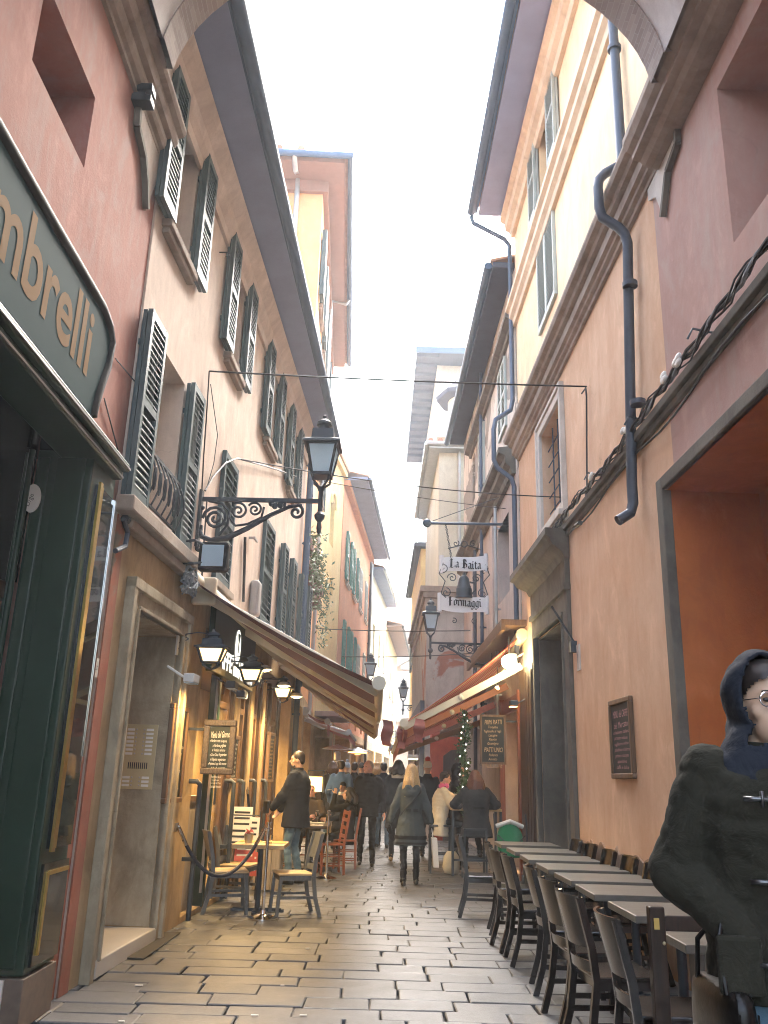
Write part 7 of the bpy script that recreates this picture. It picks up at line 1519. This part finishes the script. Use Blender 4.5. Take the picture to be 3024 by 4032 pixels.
m = MB(); m.ell((0, -.12, 1.335*s), (.14, .07, .085), 14, 10); m.ell((-.06, -.125, 1.40*s), (.07, .055, .06), 12, 8); m.ell((.06, -.125, 1.40*s), (.07, .055, .06), 12, 8); remeshed(m, 'hood', 'coat_grey', ex['t'], .012, 3)
m = MB(); m.tube([(.15, -.05, 1.43), (.11, -.165, 1.30), (.0, -.172, 1.18), (-.1, -.165, 1.08), (-.17, -.1, .98)], .014, 6); add_part(ex, m, 'bag_strap', 'leather')
w = ex['wr'][1]
bg_ = thing('paper_bag', 'white paper carrier bag hanging from the gloved hand of blonde woman', 'bag', V((.54, 13.62, 0))+V((w.x+.02, w.y, .3))); m = MB(); o = V((.54+w.x+.03, 13.62+w.y+.03, 0)); z1 = w.z-.22; z0 = z1-.40
m.loft([[o+V((-.03+.03*k, -.13, z)), o+V((.05+.03*k, -.13, z)), o+V((.05+.03*k, .13, z)), o+V((-.03+.03*k, .13, z))] for z, k in ((z0, 1.0), ((z0+z1)/2, .45), (z1, 0))]); m.build('sack', 'white_bag', bg_)
m = MB()
for y in (-.05, .05): m.tube([o+V((-.01, y-.04, z1)), o+V((-.025, y*.2-.01, w.z-.09)), o+V((-.01, y+.04, z1))], .006, 5)
m.build('handle', 'white_bag', bg_)
# --- cream jacket woman seated at the high table, facing right
ex = person('person in cream padded jacket and purple scarf eating at the high table', V((1.13, 15.6, 0)), radians(-84), 1.70, 'coat_cream', 'trousers_black', 'shoe_black', 'skin', hem=.60, bulk=1.16, fem=True, quilt=.04, pelvis=(0, -.02, .86), lean=(0, .12), feet=[(-.13, .28, .3), (.13, .30, .3)], hands=[(-.08, .46, 1.34), (.16, .42, 1.12)], hair='short', hairm='hair_dark', head=(0, radians(-8)), flare=.1, vox=.012, elbow_out=[(-.5, 0, -1), (.5, -.2, -1)], curl=1.1)
nk = ex['nk']; m = MB(); ringset(m, [(nk-V((0, 0, .04)), V((1, 0, 0)), V((0, 1, 0)), .10, .10), (nk+V((0, .01, .02)), V((1, 0, 0)), V((0, 1, 0)), .105, .105), (nk+V((0, .01, .06)), V((1, 0, 0)), V((0, 1, 0)), .085, .085)], 16); remeshed(m, 'scarf', 'scarf_purple', ex['t'], .012, 2)
m = MB(); m.ell(nk+V((.07, -.03, .02)), (.045, .06, .05), 10, 8); m.ell(nk+V((.06, .05, .02)), (.05, .05, .05), 10, 8); remeshed(m, 'scarf_stripe', 'scarf_pink', ex['t'], .012, 2)
m = MB(); w = ex['wr'][0]; m.ell(w+V((.03, .10, .03)), (.05, .035, .03), 10, 8); add_part(ex, m, 'bread_roll', 'crust')
m = MB(); hc = ex['hc']; m.tube([hc+V((-.08, -.03, .05)), hc+V((-.075, .05, .085)), hc+V((0, .085, .095)), hc+V((.075, .05, .085)), hc+V((.08, -.03, .05))], .007, 6); add_part(ex, m, 'sunglasses', 'black_paint')
# --- hooded person standing behind the table
ex = person('person in black jacket with hood up standing behind the high table', V((1.50, 16.25, 0)), radians(-100), 1.77, 'coat_black', 'trousers_black', 'shoe_black', 'skin', hem=.78, bulk=1.1, hood='coat_black', hands=[(-.12, .30, 1.30), (.14, .36, 1.14)], curl=1.0)
m = MB(); w = ex['wr'][1]; m.box(w.x-.04, w.x+.035, w.y+.08, w.y+.1, w.z-.02, w.z+.13); add_part(ex, m, 'phone', 'white_paint', False)
# --- curly haired person, back to us on the near stool
ex = person('person with curly auburn hair in charcoal coat sitting back to camera', V((1.66, 14.78, 0)), radians(6), 1.74, 'coat_char', 'trousers_black', 'shoe_black', 'skin', hem=.62, bulk=1.28, fem=False, pelvis=(0, 0, .87), lean=(.0, .10), feet=[(-.12, .26, .3), (.12, .27, .3)], hands=[(-.2, .34, 1.09), (.24, .33, 1.08)], hair='curly', hairm='hair_red', head=(0, radians(-15)), flare=1.1, elbow_out=[(-1, -.6, -.4), (1, -.6, -.4)])
nk = ex['nk']; m = MB(); ringset(m, [(nk-V((0, 0, .05)), V((1, 0, 0)), V((0, 1, 0)), .12, .115), (nk+V((0, .0, .02)), V((1, 0, 0)), V((0, 1, 0)), .125, .12), (nk+V((0, .0, .07)), V((1, 0, 0)), V((0, 1, 0)), .10, .10)], 16); remeshed(m, 'scarf', 'scarf_grey', ex['t'], .012, 2)
m = MB(); m.box(-.09, .09, -.192, -.17, 1.07, 1.1); add_part(ex, m, 'back_belt', 'coat_black', False)
# --- seated diners
ex = person('dark haired smoker sitting sideways on the red chair, hand at mouth', V((-.52, 15.92, 0)), radians(88), 1.66, 'coat_black', 'trousers_black', 'shoe_black', 'skin', hem=.40, bulk=1.08, fem=True, quilt=.03, pelvis=(0, -.03, .56), lean=(0, -.02), feet=[(-.1, .42, 0), (.1, .42, 0)], hands=[(-.02, .20, 1.20), (.18, .34, .78)], hair='bob', hairm='hair_dark', head=(radians(8), radians(4)), flare=.0, elbow_out=[(-.25, .5, -1), (.6, -.6, -.5)], curl=.9)
m = MB(); w = ex['wr'][0]; m.tube([w+V((.0, .06, .08)), w+V((.0, .14, .075))], .005, 6); add_part(ex, m, 'cigarette', 'paper')
person('diner in brown jacket sitting with back to the glowing lantern', V((-1.18, 16.5, 0)), radians(172), 1.72, 'coat_brown', 'trousers_black', 'shoe_black', 'skin_pink', hem=.46, bulk=1.15, pelvis=(0, -.03, .56), feet=[(-.12, .42, 0), (.12, .42, 0)], hands=[(-.18, .38, .82), (.18, .38, .82)], hair='short', hairm='hair_brown', flare=0)
# --- crowd further up the lane
CR = [('walker with brown hair in dark grey quilted coat seen from behind', 719, 1657, 21.5, 'coat_char', 'bob', 'hair_brown', 1.0, .5),
 ('person in bright blue jacket seen from behind in the crowd', 738, 1650, 20.0, 'coat_blue', 'short', 'hair_dark', 1.2, .78),
 ('person in pale blue pompom hat within the crowd', 750, 1646, 23.0, 'coat_brown', 'pompom', 'wool_blue', 1.05, .6),
 ('man in black coat just right of the pompom hat', 766, 1652, 22.2, 'coat_black', 'short', 'hair_dark', 1.1, .55),
 ('person in dark knit cap left of the balding man', 782, 1652, 23.4, 'coat_char', 'beanie', 'coat_char', 1.1, .7),
 ('blond haired walker partly hidden by the balding man', 814, 1650, 21.0, 'coat_brown', 'bob', 'hair_blond', 1.1, .7),
 ('person in dark blue padded jacket right of the balding man', 829, 1657, 20.6, 'coat_navy', 'short', 'hair_dark', 1.25, .7),
 ('black haired walker with pale fur collar beside blonde woman', 861, 1658, 17.6, 'coat_black', 'bob', 'hair_dark', 1.1, .55),
 ('person in red and white bobble hat behind the cream jacket', 924, 1646, 18.4, 'coat_black', 'pompom', 'wool_white', 1.1, .6),
 ('grey haired walker far behind the blonde woman', 902, 1660, 25.0, 'coat_brown', 'short', 'hair_grey', 1.1, .6),
 ('distant walker in navy coat at the middle of the lane', 845, 1664, 29.0, 'coat_navy', 'short', 'hair_brown', 1.1, .55),
 ('distant walker in black coat under the far pink awning', 795, 1662, 30.0, 'coat_black', 'bob', 'hair_dark', 1.1, .55),
 ('distant person in pale cap beyond the blond haired walker', 822, 1668, 33.0, 'coat_char', 'beanie', 'wool_white', 1.1, .6)]
for i, (lab, x, y, Y, top, hr_, hm, bk, hem) in enumerate(CR):
    p = onY(x, y, Y); hh = min(1.84, max(1.6, p.z+.13)); sgn = -1 if i % 2 else 1
    e = person(lab, V((p.x, Y, 0)), radians(random.Random(i).uniform(-14, 14)), hh, top, 'trousers_black' if i % 3 else 'jeans', 'shoe_black' if i != 7 else 'shoe_tan', 'skin', hem=hem, bulk=bk, hair=hr_, hairm=hm, feet=[(-.1, .13*sgn, 0), (.1, -.13*sgn, 0)], vox=.018, detail=False, fem=i % 3 == 0, group='walkers in the crowd up the lane', flare=.6)
    if hr_ == 'pompom':
        m = MB(); m.ell(e['HL']((0, -.02, .165)), .042 if i != 8 else .06, 10, 8); remeshed(m, 'pompom', 'wool_blue' if i == 2 else 'wool_red', e['t'], .012, 1); m = MB(); ringset(m, [(e['HL']((0, -.01, .02)), V((1, 0, 0)), V((0, 1, 0)), .092, .105), (e['HL']((0, -.01, .06)), V((1, 0, 0)), V((0, 1, 0)), .094, .107)], 14); m.ell(e['HL']((0, -.01, .06)), (.07, .08, .06), 10, 8); remeshed(m, 'hat_brim', hm, e['t'], .012, 2)
    if i == 7: nk = e['nk']; m = MB(); ringset(m, [(nk-V((0, 0, .06)), V((1, 0, 0)), V((0, 1, 0)), .15, .14), (nk+V((0, 0, .03)), V((1, 0, 0)), V((0, 1, 0)), .13, .13)], 14); remeshed(m, 'fur_collar', 'wool_white', e['t'], .014, 2)
p = onY(742, 1672, 18.6); e = person('child in navy coat with white scarf standing in the crowd', V((p.x, 18.6, 0)), radians(150), 1.38, 'coat_navy', 'trousers_black', 'shoe_black', 'skin', hem=.6, bulk=1.15, hair='beanie', hairm='coat_navy', vox=.014)
nk = e['nk']; m = MB(); ringset(m, [(nk-V((0, 0, .04)), V((1, 0, 0)), V((0, 1, 0)), .09, .09), (nk+V((0, 0, .03)), V((1, 0, 0)), V((0, 1, 0)), .085, .085)], 14); remeshed(m, 'scarf', 'wool_white', e['t'], .012, 2)
# --- foreground man with the hood, cut by the frame
FX, FY = 1.215, 2.74
ex = person('tall hooded man in black duffle jacket and jeans, cropped at right edge', V((FX, FY, 0)), radians(172), 1.93, 'coat_olive', 'jeans', 'shoe_black', 'skin_face', hem=.86, bulk=1.2, hood='hood_blue', feet=[(-.13, .0, 0), (.13, .05, 0)], hands=[(-.26, .06, .95), (.14, .145, 1.10)], hidehands=(False, True), neck=.015, head=(radians(8), radians(-3)), flare=.25, vox=.009, elbow_out=[(-1, -.6, -.2), (.75, -.6, -.1)])
s = ex['s']; hc, hr, nk = ex['hc'], ex['hr'], ex['nk']
def fy(x, z): # front surface of the jacket
    return .19*sqrt(max(.05, 1-(x/.27)**2))
m = MB(); m.tube([(0, .192, z) for z in (.9, 1.1, 1.3, 1.5)], .006, 5); m.box(-.022, -.006, .178, .196, .88, 1.5); add_part(ex, m, 'placket', 'coat_olive', False)
for k, z in enumerate((1.06, 1.27, 1.49)):
    m = MB(); x = .085; y = fy(x, z)+.012; m.tube([(x-.05, y, z), (x-.02, y+.008, z), (x+.02, y+.008, z), (x+.05, y, z)], .0075, 7); m.tube([(x, y+.01, z-.022), (x, y+.012, z+.022)], .006, 6); add_part(ex, m, 'toggle', 'steel_dark')
m = MB(); m.tube([(-.004, .165, 1.50), (-.002, .155, 1.56)], .006, 6); m.cbox((-.003, .172, 1.505), (.014, .008, .05)); add_part(ex, m, 'zip', 'chrome', False)
m = MB(); sh = ex['sh'][1]; m.add([(.13, .165, 1.52), (.19, .15, 1.53), (.155, .195, 1.30), (.10, .20, 1.30)], [(0, 1, 2, 3)]); 
m = MB(); w = ex['wr'][1]; m.box(.12, .24, .17, .20, .98, 1.13); add_part(ex, m, 'pocket_flap', 'coat_olive', False, bevel=.012)
# glasses and collar
m = MB()
for sx in (-1, 1): m.tube([ex['HL']((sx*.033+.026*cos(a), .098, .012+.02*sin(a))) for a in [2*pi*i/16 for i in range(17)]], .0036, 6); m.tube([ex['HL']((sx*.058, .096, .015)), ex['HL']((sx*.076, .0, .01))], .002, 5)
m.tube([ex['HL']((-.008, .1, .014)), ex['HL']((.008, .1, .014))], .002, 5); add_part(ex, m, 'glasses', 'chrome')
m = MB(); ringset(m, [(nk-V((0, 0, .06)), V((1, 0, 0)), V((0, 1, 0)), .085, .088), (nk+V((0, .0, .02)), V((1, 0, 0)), V((0, 1, 0)), .074, .074)], 18); remeshed(m, 'shirt_collar', 'wool_white', ex['t'], .01, 2)
m = MB(); m.ell(ex['HL']((0, -.006, .046)), (.081*s, .099*s, .086*s), 18, 12, hr); o = remeshed(m, 'hair', 'hair_dark', ex['t'], .009, 2); trim(o, ex['HL']((0, .07, .058)), hr @ V((0, .75, -.75)))
# his leather shopper, hanging by its handles from the forearm
w = ex['wr'][1]; e_ = ex['el'][1]; R_ = Matrix.Rotation(radians(172), 3, 'Z'); cuff = R_ @ (e_.lerp(w, .80)) + V((FX, FY, 0)); print('cuff', cuff)
bt = thing('leather_bag', 'black leather shopper with brass buckle hanging from hooded man forearm', 'bag', cuff-V((0, 0, .55)))
bxx, byy, bz1 = cuff.x-.035, cuff.y-.06, cuff.z-.13; bz0 = bz1-.40
m = MB(); rings = []
for k in range(9):
    f = k/8; z = bz0+(bz1-bz0)*f; hw = .068-.03*f**2+.006*sin(f*9); hl = .19-.02*f; n = 20
    rings.append([V((bxx+hw*abs(cos(a))**.7*(1 if cos(a) > 0 else -1), byy+.10+hl*abs(sin(a))**.7*(1 if sin(a) > 0 else -1), z)) for a in [2*pi*i/n for i in range(n)]])
m.loft(rings); o = m.build('body', 'leather', bt, smooth='auto'); sd_ = o.modifiers.new('s', 'SUBSURF'); sd_.levels = sd_.render_levels = 1
for dx in (-.03, .03):
    m = MB(); m.tube([V((bxx+dx, byy-.02, bz1-.02)), V((bxx+dx*1.2, byy+.0, bz1+.1)), V((cuff.x+dx*.7, cuff.y, cuff.z+.062)), V((bxx+dx*1.2, byy+.16, bz1+.09)), V((bxx+dx, byy+.2, bz1-.02))], .0075, 8); m.build('handle', 'leather', bt, smooth='auto')
m = MB(); m.tube([V((bxx-.03+.0, byy-.095, bz1-.05+.0)), V((bxx-.03, byy-.095, bz0+.05))], .003, 5); m.tube([V((bxx+.02, byy-.093, bz1-.05)), V((bxx+.025, byy-.095, bz0+.05))], .003, 5); m.build('seam', 'leather', bt)
m = MB(); m.box(bxx-.02, bxx+.0, byy-.104, byy-.094, bz0+.13, bz0+.2); m.tube([V((bxx-.01+.016*cos(a), byy-.106, bz0+.11+.02*sin(a))) for a in [2*pi*i/12 for i in range(13)]], .003, 5); m.build('buckle', 'brass', bt)
# ================================================================== CAMERA, SKY, SUN
hz = MB().box(-40, 40, -12, 120, -1.1, 18.5).build('haze', 'haze', None, loc=(0, 0, 0)); hz['kind'] = 'stuff'  # added veil box imitating lens flare, no real mist in the street
cam = bpy.data.cameras.new('camera'); co = bpy.data.objects.new('camera', cam); COL.objects.link(co)
cam.sensor_fit = 'VERTICAL'; cam.sensor_height = 24; cam.sensor_width = 18; cam.lens = 24*F_PX/4032; cam.clip_end = 600; cam.clip_start = .05
co.matrix_world = Matrix(((cR.x, cU.x, -cF.x, 0), (cR.y, cU.y, -cF.y, 0), (cR.z, cU.z, -cF.z, CAM_Z), (0, 0, 0, 1)))
SC.camera = co
wd = bpy.data.worlds.new('World'); SC.world = wd; wd.use_nodes = True; nt = wd.node_tree; bg = nt.nodes['Background']
sk = nt.nodes.new('ShaderNodeTexSky'); sk.sky_type = 'NISHITA'; sk.sun_disc = False; EL, AZ = radians(48), radians(20)
sk.sun_elevation = EL; sk.sun_rotation = AZ; sk.dust_density = 5; sk.ozone_density = 1.0; sk.air_density = 1.2
hs = nt.nodes.new('ShaderNodeHueSaturation'); hs.inputs['Saturation'].default_value = .7; nt.links.new(sk.outputs[0], hs.inputs['Color']); nt.links.new(hs.outputs[0], bg.inputs['Color'])
bg.inputs['Strength'].default_value = .15
sl = bpy.data.lights.new('sun', 'SUN'); sl.energy = .8; sl.angle = radians(40); sl.color = (1, .96, .9); so = bpy.data.objects.new('sun', sl); COL.objects.link(so)
d = V((sin(AZ)*cos(EL), cos(AZ)*cos(EL), sin(EL))); so.rotation_euler = d.to_track_quat('Z', 'Y').to_euler()
SC.view_settings.view_transform = 'Standard'; SC.view_settings.look = 'None'; SC.view_settings.exposure = 3.5; SC.view_settings.gamma = 1
SC.cycles.use_denoising = True; SC.cycles.denoising_prefilter = 'ACCURATE'; SC.cycles.pixel_filter_type = 'BLACKMAN_HARRIS'; SC.cycles.filter_width = 1.05; SC.cycles.use_adaptive_sampling = True; SC.cycles.adaptive_threshold = .015; SC.cycles.max_bounces = 8; SC.cycles.diffuse_bounces = 5; SC.cycles.glossy_bounces = 3; SC.cycles.transparent_max_bounces = 12
SC.cycles.sample_clamp_indirect = 6
